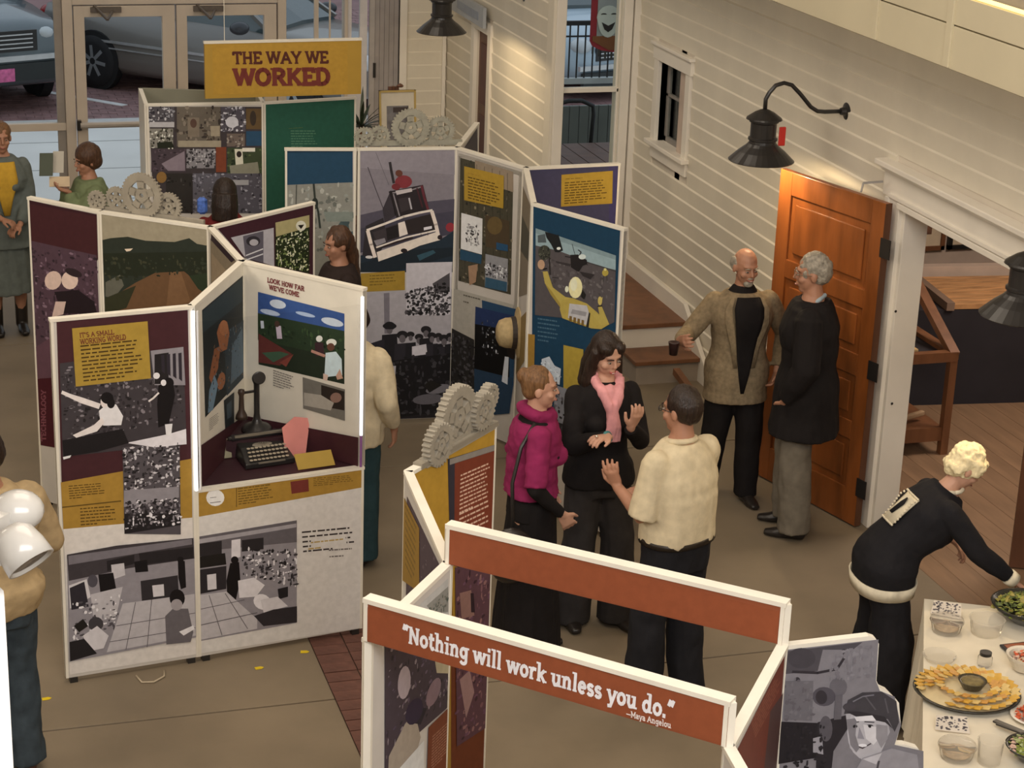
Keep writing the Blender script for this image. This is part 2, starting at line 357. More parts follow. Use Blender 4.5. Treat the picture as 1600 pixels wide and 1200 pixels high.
# ------------------------------------------------------------ siding
BM = {}
def siding(wall, axis, c, a0, a1, z0, z1, holes=(), h=.125, face=-1, name='board', m=None):
    z = z0
    while z < z1 - .01:
        segs = [(a0, a1)]
        for (b0, b1, hz0, hz1) in holes:
            if z + h > hz0 + .02 and z < hz1 - .02:
                ns = []
                for s0, s1 in segs:
                    if b1 <= s0 or b0 >= s1: ns.append((s0, s1)); continue
                    if b0 > s0: ns.append((s0, b0))
                    if b1 < s1: ns.append((b1, s1))
                segs = ns
        for s0, s1 in segs:
            L = round(s1 - s0, 3)
            if L < .02: continue
            if (L, h) not in BM:
                vs = [(0, 0, 0), (L, 0, 0), (L, -.006, 0), (0, -.006, 0), (0, 0, h), (L, 0, h), (L, -.006, h), (0, -.006, h), (L, -.017, h - .010), (0, -.017, h - .010)]
                fs = [(0, 3, 2, 1), (0, 1, 5, 4), (2, 3, 9, 8), (8, 9, 7, 6), (6, 7, 4, 5), (0, 4, 7, 9, 3), (1, 2, 8, 6, 5)]
                me = bpy.data.meshes.new('board'); me.from_pydata(vs, [], fs); me.materials.append(m or PAINT); BM[(L, h)] = me
            o = link(name, BM[(L, h)], None, wall); o.matrix_parent_inverse = Matrix()
            if axis == 'Y': o.location = (c, s1, z); o.rotation_euler = (0, 0, -pi / 2)     # boards facing -X
            else: o.location = (s0, c, z)                                                     # boards facing -Y
        z += h
# right wall (X = 5.72)
wr = structure(empty('wall_right', (0, 0, 0)))
OPEN = (6.6, 10.47, -1, 2.34); WIN = (13.92, 14.70, 1.45, 2.33)
def solid_wall_x(parent, x0, x1, y0, y1, z0, z1, holes, m=WALL2, name='wall_panel'):
    ys = sorted({y0, y1} | {h[0] for h in holes} | {h[1] for h in holes})
    for a, b in zip(ys, ys[1:]):
        hs = sorted([h for h in holes if h[0] <= a and h[1] >= b], key=lambda h: h[2]); z = z0
        for h in hs:
            if h[2] > z: MB().box(x0, a, z, x1, b, h[2]).build(name, m, parent)
            z = max(z, h[3])
        if z < z1: MB().box(x0, a, z, x1, b, z1).build(name, m, parent)
solid_wall_x(wr, 5.72, 5.84, -1, 15.15, 0, 7.0, [(OPEN[0], OPEN[1], 0, 2.12), (WIN[0] + .1, WIN[1] - .1, 1.55, 2.23)])
siding(wr, 'Y', 5.72, 6.6, 15.13, .125 * 1, 4.0, [(6.6, 10.62, -1, 2.36), WIN, (13.6, 15.15, -1, .37)])
MB().box(5.69, 10.66, 0, 5.72, 13.2, .13).build('baseboard_right', PAINT2, None, bevel=.004)['kind'] = 'structure'
# opening casing, jamb, header, cap
tr = structure(empty('trim_1', (0, 0, 0)))
MB().box(5.675, 10.47, 0, 5.72, 10.64, 2.12).build('side_casing', PAINT2, tr, bevel=.004)
MB().box(5.70, 10.435, 0, 5.86, 10.47, 2.12).build('jamb', PAINT2, tr, bevel=.003)
MB().box(5.665, 10.60, 0, 5.69, 10.645, 2.12).build('casing_edge', PAINT2, tr, bevel=.003)
MB().box(5.675, 6.6, 2.12, 5.72, 10.70, 2.30).build('header_casing', PAINT2, tr, bevel=.004)
MB().box(5.655, 6.6, 2.085, 5.86, 10.47, 2.12).build('head_jamb', PAINT2, tr, bevel=.003)
MB().box(5.66, 6.6, 2.125, 5.68, 10.60, 2.15).build('header_bead', PAINT2, tr, bevel=.003)
MB().box(5.62, 6.6, 2.30, 5.72, 10.74, 2.335).build('header_cap', PAINT2, tr, bevel=.006)
MB().box(5.655, 6.6, 2.27, 5.69, 10.71, 2.30).build('cap_moulding', PAINT2, tr, bevel=.006)
MB().lathe([(.0, 0), (.007, .001), (.009, .004), (.0, .006)], (5.70, 10.432, 1.45), 8, Matrix.Rotation(pi / 2, 3, 'X')).build('screw', BLACK, tr)
MB().lathe([(.0, 0), (.007, .001), (.009, .004), (.0, .006)], (5.74, 10.432, .85), 8, Matrix.Rotation(pi / 2, 3, 'X')).build('screw', BLACK, tr)
# window in right wall
def sash_window_x(name, x, y0, y1, z0, z1):
    w = structure(empty(name, (x, (y0 + y1) / 2, z0)))
    c = .09
    MB().box(x - .035, y0 - c, z0 - .02, x, y0, z1 + .02).build('side_casing', PAINT2, w, bevel=.003)
    MB().box(x - .035, y1, z0 - .02, x, y1 + c, z1 + .02).build('side_casing', PAINT2, w, bevel=.003)
    MB().box(x - .04, y0 - c - .02, z1 + .0, x, y1 + c + .02, z1 + .11).build('head_casing', PAINT2, w, bevel=.003)
    MB().box(x - .06, y0 - c - .04, z1 + .11, x, y1 + c + .04, z1 + .135).build('cap', PAINT2, w, bevel=.005)
    MB().box(x - .075, y0 - c - .03, z0 - .035, x + .1, y1 + c + .03, z0).build('sill', PAINT2, w, bevel=.005)
    MB().box(x - .03, y0 - c, z0 - .14, x, y1 + c, z0 - .035).build('apron', PAINT2, w, bevel=.003)
    f = MB(); f.box(x + .05, y0, z0, x + .08, y0 + .035, z1); f.box(x + .05, y1 - .035, z0, x + .08, y1, z1); f.box(x + .05, y0, z0, x + .08, y1, z0 + .04); f.box(x + .05, y0, z1 - .03, x + .08, y1, z1)
    f.box(x + .05, y0, (z0 + z1) / 2 + .04, x + .08, y1, (z0 + z1) / 2 + .06); f.build('sash', mat('grey_sash', (.25, .23, .21)), w)
    MB().box(x + .062, y0 + .03, z0 + .03, x + .066, y1 - .03, z1 - .02).build('pane', GLASS, w)
    MB().box(x + .118, y0 - .05, z0 - .05, x + .122, y1 + .05, z1 + .05).build('dark_shade', mat('dark_shade', (.035, .032, .034), .7), w)
    b = MB(); b.box(x, y0 - .02, z0 - .02, x + .12, y0, z1 + .02); b.box(x, y1, z0 - .02, x + .12, y1 + .02, z1 + .02); b.box(x, y0, z1, x + .12, y1, z1 + .02)
    b.build('reveal', PAINT2, w); return w
sash_window_x('window_1', 5.72, 14.02, 14.60, 1.58, 2.22)
# window bay wall (Y = 15.15) X 5.01..5.72
wb = structure(empty('wall_window_bay', (0, 0, 0)))
MB().box(4.99, 15.15, 0, 5.10, 15.30, 7).build('wall_panel', PAINT, wb)
MB().box(5.57, 15.15, 0, 5.84, 15.30, 7).build('wall_panel', PAINT, wb)
MB().box(5.10, 15.15, 0, 5.57, 15.30, 1.0).build('wall_panel', PAINT, wb)
MB().box(5.10, 15.15, 3.2, 5.57, 15.30, 7).build('wall_panel', PAINT, wb)
MB().box(5.01, 15.115, .4, 5.09, 15.15, 3.3).build('side_casing', PAINT2, wb, bevel=.005)
MB().box(5.575, 15.115, .4, 5.65, 15.15, 3.3).build('side_casing', PAINT2, wb, bevel=.005)
MB().box(5.66, 15.10, .38, 5.72, 15.15, 4.0).build('corner_board', PAINT2, wb, bevel=.005)
w2 = structure(empty('window_2', (5.33, 15.2, 1.0)))
def sash(parent, x0, x1, y, z0, z1, t=.035):
    f = MB(); f.box(x0, y, z0, x0 + t, y + .035, z1); f.box(x1 - t, y, z0, x1, y + .035, z1); f.box(x0, y, z0, x1, y + .035, z0 + .035); f.box(x0, y, z1 - .03, x1, y + .035, z1)
    f.build('sash', PAINT2, parent, bevel=.003); MB().box(x0 + .01, y + .014, z0 + .01, x1 - .01, y + .018, z1 - .01).build('pane', GLASS, parent)
sash(w2, 5.075, 5.60, 15.20, 1.86, 3.2, .04); sash(w2, 5.06, 5.60, 15.16, 1.02, 1.89, .045)
# nook wall (X = 5.01), Y 15.15..18.4, with a brown door
wn = structure(empty('wall_nook', (0, 0, 0)))
solid_wall_x(wn, 5.01, 5.11, 15.31, 18.4, 0, 7.0, [(16.95, 17.38, 0, 2.02)])
siding(wn, 'Y', 5.01, 15.16, 18.4, 0, 3.6, [(16.86, 17.48, -1, 2.12)], .135)
MB().box(4.975, 16.86, 0, 5.01, 16.95, 2.02).build('side_casing', PAINT2, wn); MB().box(4.975, 17.38, 0, 5.01, 17.48, 2.02).build('side_casing', PAINT2, wn); MB().box(4.975, 16.86, 2.02, 5.01, 17.48, 2.12).build('head_casing', PAINT2, wn)
d2 = structure(empty('door_2', (5.04, 17.1, 0)))
MB().box(5.03, 16.95, 0, 5.07, 17.38, 2.02).build('leaf', DKWOOD, d2)
for z0, z1 in ((.15, .8), (.9, 1.25), (1.35, 1.9)): MB().box(5.022, 17.02, z0, 5.03, 17.31, z1).build('raised_panel', mat('red_brown_wood', (.09, .028, .02), .5, .2, 5), d2, bevel=.004)
# facing siding wall between entry and nook (Y=18.4, X 4.55..5.01)
we = structure(empty('wall_entry', (0, 0, 0)))
MB().box(4.53, 18.4, 0, 5.01, 18.5, 7).build('wall_panel', WALL2, we)
siding(we, 'X', 18.4, 4.60, 4.97, 0, 3.4, (), .125)
MB().box(4.53, 18.355, 0, 4.60, 18.4, 3.4).build('corner_board', PAINT2, we, bevel=.004)
MB().box(4.95, 18.36, 0, 4.985, 18.4, 3.4).build('corner_board', PAINT2, we, bevel=.004)
# left wall, back wall behind camera, ceiling, upper storefront wall
o = MB().box(-3.1, -1, 0, -3.0, 18.4, 7).build('wall_left', WALL2); structure(o)
o = MB().box(-3, -1.1, 0, 9.9, -1.0, 7).build('wall_near', WALL2); structure(o)
o = MB().box(-3, -1, 7.0, 5.84, 18.6, 7.1).build('ceiling', WALL2); structure(o)
o = MB().box(-3, 18.4, 3.3, 5.0, 18.55, 7).build('wall_far', WALL2); structure(o)
# balcony fascia on the right
bal = structure(empty('trim_2', (5.3, 9, 3.2)))
MB().box(5.22, 3.0, 3.18, 5.72, 15.1, 3.24).build('soffit', PAINT, bal)
BF = mat('balcony_paint', (.62, .56, .40), .5, .05, 1.5)
y = 3.0
for L in (1.7, 1.75, 1.4, 1.37, .83, 1.35, 1.6, 1.6):
    MB().box(5.185, y + .003, 3.175, 5.22, y + L - .003, 3.395).build('fascia_board', BF, bal, bevel=.003)
    MB().box(5.185, y + .003, 3.403, 5.22, y + L - .003, 3.55).build('fascia_board', BF, bal, bevel=.003)
    MB().box(5.26, y + .003, 3.55, 5.29, y + L - .003, 4.3).build('back_board', mat('grey_board', (.33, .30, .25)), bal)
    MB().box(5.174, y - .03, 3.18, 5.19, y + .03, 3.55).build('batten', BF, bal, bevel=.002)
    y += L
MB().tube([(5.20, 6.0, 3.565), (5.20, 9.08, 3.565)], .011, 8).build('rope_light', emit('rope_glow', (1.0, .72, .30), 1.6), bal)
# ------------------------------------------------------------ storefront
sf = structure(empty('window_3', (1, 18.4, 0)))
def post(x0, x1, z0=0, z1=3.3, y0=18.36, y1=18.5, n='mullion', p=sf, m=ALU): return MB().box(x0, y0, z0, x1, y1, z1).build(n, m, p, bevel=.006)
for x0, x1 in ((-1.6, -1.5), (0.0, .08), (1.42, 1.51), (3.37, 3.45), (4.0, 4.03)): post(x0, x1)
post(1.345, 1.42, 0, 3.3, 18.40, 18.44, 'mullion_side', m=mat('dark_aluminium', (.30, .27, .24)))
for a, b in ((-3, -1.6), (-1.5, 0.0), (.08, 1.42)):
    MB().box(a, 18.38, .96, b, 18.46, 1.03).build('rail', ALU, sf, bevel=.004); MB().box(a, 18.38, 0, b, 18.46, .12).build('rail', ALU, sf, bevel=.004)
    MB().box(a, 18.415, .12, b, 18.421, .96).build('pane', GLASS, sf); MB().box(a, 18.415, 1.03, b, 18.421, 3.3).build('pane', GLASS, sf)
MB().box(3.45, 18.415, .1, 4.0, 18.421, 3.3).build('pane', GLASS, sf)
MB().box(1.51, 18.37, 2.10, 3.37, 18.47, 2.22).build('head_rail', ALU, sf, bevel=.005); MB().box(1.51, 18.415, 2.22, 3.37, 18.421, 3.3).build('pane', GLASS, sf)
MB().box(3.72, 18.40, 1.75, 3.76, 18.44, 3.3).build('glazing_bar', ALU, sf); MB().box(3.86, 18.40, 1.4, 3.875, 18.42, 3.3).build('glazing_bar', ALU, sf)
for n_, (x0, x1) in enumerate(((1.52, 2.425), (2.44, 3.36))):
    d = structure(empty('door_%d' % (3 + n_), (x0, 18.4, 0)))
    MB().box(x0, 18.37, 0, x0 + .095, 18.45, 2.09).build('stile', ALU, d, bevel=.004); MB().box(x1 - .115, 18.37, 0, x1, 18.45, 2.09).build('stile', ALU, d, bevel=.004)
    MB().box(x0 + .09, 18.37, 1.99, x1 - .11, 18.45, 2.09).build('top_rail', ALU, d, bevel=.004); MB().box(x0 + .09, 18.37, 0, x1 - .11, 18.45, .2).build('bottom_rail', ALU, d, bevel=.004)
    MB().box(x0 + .095, 18.40, .2, x1 - .115, 18.406, 1.99).build('pane', GLASS, d)
    MB().tube([(x0 + .02, 18.31, 1.02), (x1 - .02, 18.31, 1.02)], [(.03, .04), (.03, .04)], 10, side=(0, 0, 1)).build('push_bar', mat('bar_aluminium', (.5, .46, .42), .3, metal=.3), d, smooth=False)
    MB().box(x0 - .01, 18.29, .975, x0 + .03, 18.34, 1.065).build('bar_end', BLACK, d)
    c = MB(); c.box(x0 + .15, 18.30, 2.04, x0 + .42, 18.36, 2.085); c.bar((x0 + .35, 18.32, 2.06), (x0 + .28, 18.16, 2.0), .02); c.bar((x0 + .28, 18.16, 2.0), (x0 + .18, 18.33, 2.10), .02); c.build('door_closer', mat('bronze_metal', (.12, .10, .085), .4), d)
# half-glazed white side door and grey return at the entry
d5 = structure(empty('door_5', (4.1, 18.4, 0)))
MB().box(4.03, 18.385, 0, 4.22, 18.43, 1.55).build('leaf', mat('cool_white_paint', (.62, .60, .60), .5), d5, bevel=.004)
MB().box(4.03, 18.385, 1.55, 4.07, 18.43, 3.2).build('stile', MATS['cool_white_paint'], d5); MB().box(4.15, 18.385, 1.55, 4.22, 18.43, 3.2).build('stile', MATS['cool_white_paint'], d5)
MB().box(4.07, 18.405, 1.55, 4.15, 18.41, 3.2).build('pane', GLASS, d5)
MB().box(4.24, 18.37, 0, 4.29, 18.41, 3.3).build('side_casing', mat('grey_trim', (.40, .37, .35)), d5)
gp = mat('grey_panelling', (.33, .30, .285), .6)
for k in range(5): MB().box(4.295 + k * .046, 18.385, 0, 4.338 + k * .046, 18.415, 3.3).build('board', gp, d5)
MB().box(4.275, 18.355, 1.39, 4.30, 18.37, 1.53).build('latch_plate', BLACK, d5)
o = MB().box(4.525, 18.37, 0, 4.532, 18.41, 3.3).build('gap', BLACK, d5)
# ------------------------------------------------------------ steps below the bay window
st = tag(empty('wooden_steps', (5.4, 14, 0)), 'brown wooden landing with steps below the tall window, against the white siding', 'steps')
MB().box(5.12, 13.62, .345, 5.685, 15.09, .38).build('landing', BRWOOD, st, bevel=.005)
MB().box(5.14, 13.65, 0, 5.68, 15.09, .345).build('riser_box', PAINT2, st)
MB().box(5.14, 13.30, .16, 5.68, 13.64, .19).build('tread', BRWOOD, st, bevel=.004); MB().box(5.16, 13.33, 0, 5.68, 13.64, .16).build('riser', mat('grey_riser', (.30, .25, .2)), st)
m = MB(); m.poly([(13.0, 0), (15.05, 0), (15.05, .5), (13.7, .5)], (5.66, 0, 0), (0, 1, 0), (0, 0, 1), (1, 0, 0), .035); m.build('stringer', PAINT2, st)
MB().bar((5.45, 12.95, .07), (5.45, 13.25, .12), .05).build('foot_block', BRWOOD, st)
# ------------------------------------------------------------ oak door standing open
d1 = structure(empty('door_1', (5.62, 10.52, 0)))
h0 = Vector((5.64, 10.50)); h1 = Vector((5.38, 11.46)); dd = (h1 - h0).normalized(); nn = Vector((-dd.y, dd.x)); nn = nn if nn.x < 0 else -nn
def dq(s0, s1, z0, z1, t0, t1, name, m=OAK, bev=.004):
    pl = [h0 + dd * s0 + nn * t0, h0 + dd * s1 + nn * t0, h0 + dd * s1 + nn * t1, h0 + dd * s0 + nn * t1]
    return MB().hexa([(p.x, p.y) for p in pl], z0, z1).build(name, m, d1, bevel=bev)
W = (h1 - h0).length
dq(0, .12, .01, 2.11, 0, .045, 'stile'); dq(W - .12, W, .01, 2.11, 0, .045, 'stile')
rails = [(.01, .24), (.56, .68), (.98, 1.12), (1.42, 1.54), (1.96, 2.11)]
for a, b in rails: dq(.12, W - .12, a, b, 0, .045, 'rail')
for (a, b), (c, d_) in zip(rails, rails[1:]):
    dq(.12, W - .12, b, c, .008, .03, 'panel_bed', bev=0); dq(.17, W - .17, b + .05, c - .05, .03, .043, 'raised_panel', bev=.008)
dq(-.002, 0, .01, 2.11, -.004, .047, 'hinge_edge', DKWOOD, 0)
for z in (.22, 1.0, 1.78):
    dq(-.075, .012, z, z + .12, .046, .052, 'hinge', BLACK, 0)
m = MB(); m.bar((5.62, 10.60, 2.22), (5.52, 10.66, 2.20), .012); m.bar((5.52, 10.66, 2.20), (5.50, 10.64, 2.15), .010); m.build('door_holder', mat('grey_metal', (.3, .28, .26), .4), d1)
ART=[
('A1','printed_sheet','purple,yellow and white printed sheet',[('P','53292f',[(29,1972),(683,1965),(686,1060),(20,1124)]),('P','c8962a',[(16,1125),(688,1166),(685,834),(19,866)]),('P','c2b8b0',[(19,870),(685,838),(694,48),(20,48)]),('P','7a5a18',[(18,993),(317,986),(317,979),(17,986)]),('T','6b4c12',[(54,1099),(241,1091),(55,1033)],6,3),('T','6b4c12',[(107,969),(290,958),(107,881)],6,4)]),
('A1','photo_print','black and white photo of a woman reaching out on a ledge',[('P','4a4246',[(35,1753),(656,1775),(663,1257),(31,1261)]),('N',['2c2628','6b6266','3a3236','857b80'],[(41,1740),(652,1735),(659,1397),(34,1336)],260,17,11),('P','8d858a',[(489,1772),(656,1775),(662,1570),(504,1588)]),('P','2c2628',[(508,1750),(580,1753),(576,1586),(504,1594)]),('P','38303a',[(541,1743),(557,1745),(558,1643),(542,1658)]),('P','38303a',[(570,1744),(587,1745),(587,1626),(571,1642)]),('P','38303a',[(600,1744),(616,1746),(617,1609),(600,1625)]),('P','38303a',[(629,1744),(646,1746),(646,1592),(630,1608)]),('P','c9c1c4',[(352,1296),(570,1317),(661,1334),(662,1250),(496,1254)]),('P','241f22',[(32,1350),(335,1374),(365,1294),(202,1267),(35,1260)]),('P','d9d2d2',[(219,1484),(268,1519),(307,1508),(340,1442),(329,1395),(239,1403),(224,1432)]),('P','c9bdb8',[(79,1591),(42,1612),(35,1596),(54,1584),(131,1535),(219,1494),(230,1520),(148,1560)]),('P','c9bdb8',[(246,1419),(206,1376),(102,1355),(84,1371),(191,1412),(234,1448)]),('E','cfc0bb',[(249,1528),(269,1526),(248,1497)]),('E','1d181b',[(263,1547),(293,1532),(252,1519)]),('E','1d181b',[(281,1517),(301,1515),(280,1490)]),('P','1c171a',[(524,1585),(597,1605),(608,1524),(572,1373),(518,1359),(515,1483)]),('E','1c171a',[(577,1590),(603,1587),(576,1559)]),('E','d8d0d0',[(515,1637),(532,1636),(515,1620)]),('E','d8d0d0',[(550,1596),(564,1595),(550,1579)]),('P','dcd5d5',[(552,1372),(591,1371),(583,1309),(557,1309)]),('L','c9bdb8',[(473,1506),(496,1520),(523,1544)],10),('P','e6e2e0',[(31,1261),(73,1266),(66,1253),(34,1247)])]),
('A1','photo_print','small black and white photos of a crowded workshop',[('P','5d555a',[(332,1274),(626,1269),(622,753),(328,800)]),('N',['2a2528','8f868b','413a3e','b5adb0'],[(339,1270),(622,1262),(621,1015),(331,1037)],170,17,12),('P','8d858a',[(332,1040),(617,1023),(616,962),(329,949)]),('P','2a2528',[(331,913),(624,871),(623,807),(328,800)]),('N',['2a2528','8f868b','c5bdc0','413a3e'],[(333,984),(623,961),(623,818),(332,820)],150,18,13)]),
('A1','text_card',"yellow text card headed IT'S A SMALL WORKING WORLD",[('P','c9a02c',[(102,1928),(477,1928),(486,1627),(109,1625)]),('G','8a4428',[(135,1902),(306,1902),(138,1875)],"IT'S A SMALL",0.19),('G','8a4428',[(137,1869),(366,1872),(139,1839)],'WORKING WORLD',0.19),('T','5d4213',[(139,1832),(442,1834),(148,1651)],10,5)]),
('A1','photo_print','left half of black and white photo of an office',[('P','8d858a',[(30,730),(690,725),(693,150),(19,126)]),('P','4a4246',[(30,730),(283,742),(686,725),(691,608),(345,606),(34,583)]),('P','7c747a',[(36,722),(679,722),(679,690),(37,672)]),('P','2f292c',[(231,664),(374,678),(373,627),(232,606)]),('P','2f292c',[(398,681),(685,674),(684,609),(406,615)]),('P','b0a8aa',[(253,639),(320,639),(324,570),(257,555)]),('P','3a3438',[(403,524),(600,526),(604,400),(407,407)]),('P','b8b0b2',[(463,489),(524,487),(526,420),(468,422)]),('P','1d181b',[(373,638),(440,639),(445,572),(378,576)]),('P','1d181b',[(602,614),(639,601),(643,450),(615,443),(603,511)]),('E','1d181b',[(616,612),(633,609),(615,594)]),('P','b7afb0',[(33,558),(125,579),(142,475),(34,428)]),('P','38323a',[(36,543),(112,567),(130,423),(41,419)]),('E','58525a',[(155,564),(181,560),(153,528)]),('P','1d181b',[(185,595),(262,594),(275,497),(192,496)]),('P','aaa2a4',[(142,490),(309,507),(270,345),(153,328)]),('N',['cfc7c8','5a5358','8d858a'],[(42,455),(308,467),(284,250),(39,200)],80,18,14),('P','a8a0a2',[(306,412),(687,405),(689,162),(214,147)]),('L','6a6266',[(373,408),(315,145)],4),('L','6a6266',[(458,409),(427,140)],4),('L','6a6266',[(269,290),(688,294)],4),('L','6a6266',[(232,204),(687,208)],4),('P','6f676b',[(527,302),(569,339),(651,326),(676,183),(661,129),(530,137)]),('E','1d181b',[(594,395),(635,388),(593,343)]),('E','9a9092',[(590,358),(621,353),(589,325)]),('P','d6cfd0',[(600,200),(677,224),(683,201),(624,173)]),('P','26211f',[(50,327),(98,359),(123,314),(75,286)]),('E','4a4448',[(163,319),(202,312),(161,279)]),('P','b8b0b2',[(94,264),(169,307),(227,241),(198,173),(114,169)]),('P','2c272a',[(24,240),(100,245),(163,149),(23,129)])]),
('A0','printed_sheet','white printed sheet with a yellow band',[('P','beb6b0',[(-11,48),(6,985),(920,981),(922,30)]),('P','c8962a',[(6,995),(923,988),(925,870),(6,837)]),('E','cfc9c4',[(104,931),(153,924),(104,884)]),('T','5a504a',[(77,935),(142,932),(77,920)],1,61),('L','6f655f',[(76,906),(132,905)],4),('T','7a5a18',[(226,963),(419,961),(229,876)],7,6),('P','8c3a30',[(515,962),(615,962),(619,892),(522,891)]),('T','7a5a18',[(644,962),(876,947),(644,921)],5,7),('L','7a5a18',[(219,986),(218,863)],4),('T','4a4040',[(579,661),(894,642),(586,548)],5,8),('P','beb6b0',[(630,608),(827,599),(835,553),(630,563)]),('T','c9a858',[(630,593),(828,584),(615,558)],2,62),('T','7a706c',[(732,532),(880,519),(736,493)],2,9)]),
('A0','photo_print','right half of black and white photo of an office',[('P','8d858a',[(1,726),(550,736),(549,132),(-3,122)]),('P','6b6368',[(1,726),(550,736),(550,609),(-1,642)]),('P','9a9296',[(1,711),(547,718),(547,696),(0,686)]),('P','332d30',[(7,685),(135,683),(134,602),(6,612)]),('P','332d30',[(244,669),(364,665),(364,598),(243,603)]),('P','c0b8ba',[(188,678),(237,678),(236,574),(186,568)]),('P','26211f',[(13,611),(152,610),(158,543),(11,545)]),('P','352f33',[(11,537),(158,535),(156,402),(12,397)]),('P','b8b0b2',[(52,501),(101,500),(103,411),(54,412)]),('P','1a1518',[(179,547),(228,546),(234,437),(205,318),(162,326),(157,450)]),('E','1a1518',[(204,561),(225,558),(204,539)]),('N',['d0c8ca','4a4448','8d858a','2c272a'],[(243,621),(550,561),(550,346),(249,472)],150,18,15),('P','c2babc',[(220,439),(309,443),(369,388),(319,329),(226,337)]),('P','aaa2a4',[(2,391),(156,387),(325,195),(324,138),(-3,130)]),('L','6a6266',[(61,381),(128,136)],4),('L','6a6266',[(149,377),(271,148)],4),('L','6a6266',[(0,309),(254,321)],4),('L','6a6266',[(-1,216),(325,233)],5),('E','c8c0c2',[(354,292),(398,258),(332,257)]),('P','2c272a',[(441,353),(499,358),(499,298),(448,291)]),('P','b8b0b2',[(344,306),(441,308),(499,241),(361,227)]),('P','3a3438',[(307,217),(415,236),(550,232),(550,136),(360,147)])]),
('AL','photo_print','blue and orange painting-like photo of a worker',[('P','232a2c',[(120,1923),(818,1908),(810,1333),(141,1334)]),('P','2e3f46',[(130,1914),(806,1897),(802,1769),(124,1799)]),('P','35444e',[(470,1691),(821,1654),(810,1325),(510,1325)]),('P','b06a3e',[(352,1728),(397,1763),(528,1737),(569,1660),(521,1585),(411,1603)]),('P','a45f35',[(306,1655),(413,1638),(364,1529),(254,1478),(214,1527)]),('E','b06a3e',[(415,1441),(479,1415),(387,1401)]),('E','c07848',[(472,1719),(548,1695),(470,1677)]),('P','5f7484',[(611,1574),(797,1618),(811,1362),(580,1367)]),('P','6e8aa0',[(211,1458),(299,1516),(360,1442),(268,1331),(183,1343)]),('N',['40525c','6c7f8a','1b2022','8a6a4a'],[(308,1707),(810,1657),(811,1344),(184,1361)],90,14,16),('T','8d857e',[(203,1301),(364,1282),(200,1241)],7,17)]),
('AR','photo_print','colour photo of two men by farm machinery under a blue sky',[('P','2f3a2a',[(125,1833),(704,1824),(707,1432),(125,1420)]),('P','3f62a8',[(125,1833),(704,1824),(705,1725),(123,1706)]),('E','c3cbd8',[(260,1790),(315,1790),(253,1765)]),('E','a9b6cc',[(207,1733),(275,1733),(203,1718)]),('E','c3cbd8',[(625,1762),(698,1761),(619,1740)]),('E','9fb0cc',[(446,1769),(512,1769),(443,1758)]),('P','34472f',[(123,1713),(705,1728),(706,1572),(122,1560)]),('N',['2a3a26','476039','20301c'],[(123,1669),(705,1697),(706,1608),(131,1580)],60,18,18),('P','7a3a34',[(127,1597),(272,1554),(359,1528),(272,1444),(125,1432)]),('P','4a6a50',[(148,1492),(272,1525),(338,1524),(228,1453)]),('P','9a4a3c',[(272,1462),(368,1530),(316,1446)]),('P','b9a9b8',[(246,1665),(281,1672),(290,1601),(255,1594)]),('E','5c4238',[(255,1678),(273,1681),(255,1660)]),('P','b8bcc8',[(141,1673),(163,1677),(167,1635),(145,1630)]),('E','d8d4cc',[(540,1652),(562,1657),(540,1634)]),('P','4a3036',[(510,1625),(566,1636),(575,1573),(515,1546)]),('P','c08a78',[(489,1581),(583,1571),(575,1555),(485,1565)]),('E','d8d4c8',[(621,1647),(655,1654),(621,1626)]),('E','7a4c3a',[(617,1622),(642,1627),(617,1600)]),('P','b9c8cc',[(583,1582),(651,1603),(689,1569),(694,1480),(575,1443)]),('P','c8a898',[(567,1463),(601,1460),(593,1425),(567,1427)]),('P','c89880',[(677,1512),(699,1463),(661,1447),(652,1467)])]),
('AR','photo_print','small sepia photo of a person at a switchboard',[('P','7d766c',[(429,1412),(712,1404),(714,1226),(433,1233)]),('P','3a2f28',[(554,1395),(708,1392),(709,1284),(619,1278),(555,1315)]),('E','9a7464',[(653,1344),(691,1353),(653,1315)]),('P','a59b8e',[(438,1326),(554,1337),(640,1312),(619,1264),(438,1252)])]),
('AR','lettering','first line of dark red title LOOK HOW FAR',[('G','8a3a3c',[(191,1928),(441,1925),(191,1899)],'LOOK HOW FAR',0.2)]),
('AR','lettering',"second line of dark red title WE'VE COME",[('G','8a3a3c',[(204,1891),(407,1887),(204,1862)],"WE'VE COME",0.2)]),
('AR','caption',None,[('T','7a706c',[(232,1410),(377,1401),(231,1325)],7,19)]),
('AL','printed_sheet','dark photograph strip in the corner',[('P','2b3236',[(454,1319),(634,1304),(626,1085),(477,1088)]),('P','4c5a64',[(497,1279),(587,1273),(584,1182),(504,1192)])]),
('AL','printed_sheet','dark purple strip above the shelf',[('P','53292f',[(-22,1218),(826,1102),(820,907),(-14,991)])]),
('AR','printed_sheet','dark purple strip above the shelf',[('P','53292f',[(0,1101),(816,1155),(819,905),(-3,876)])]),
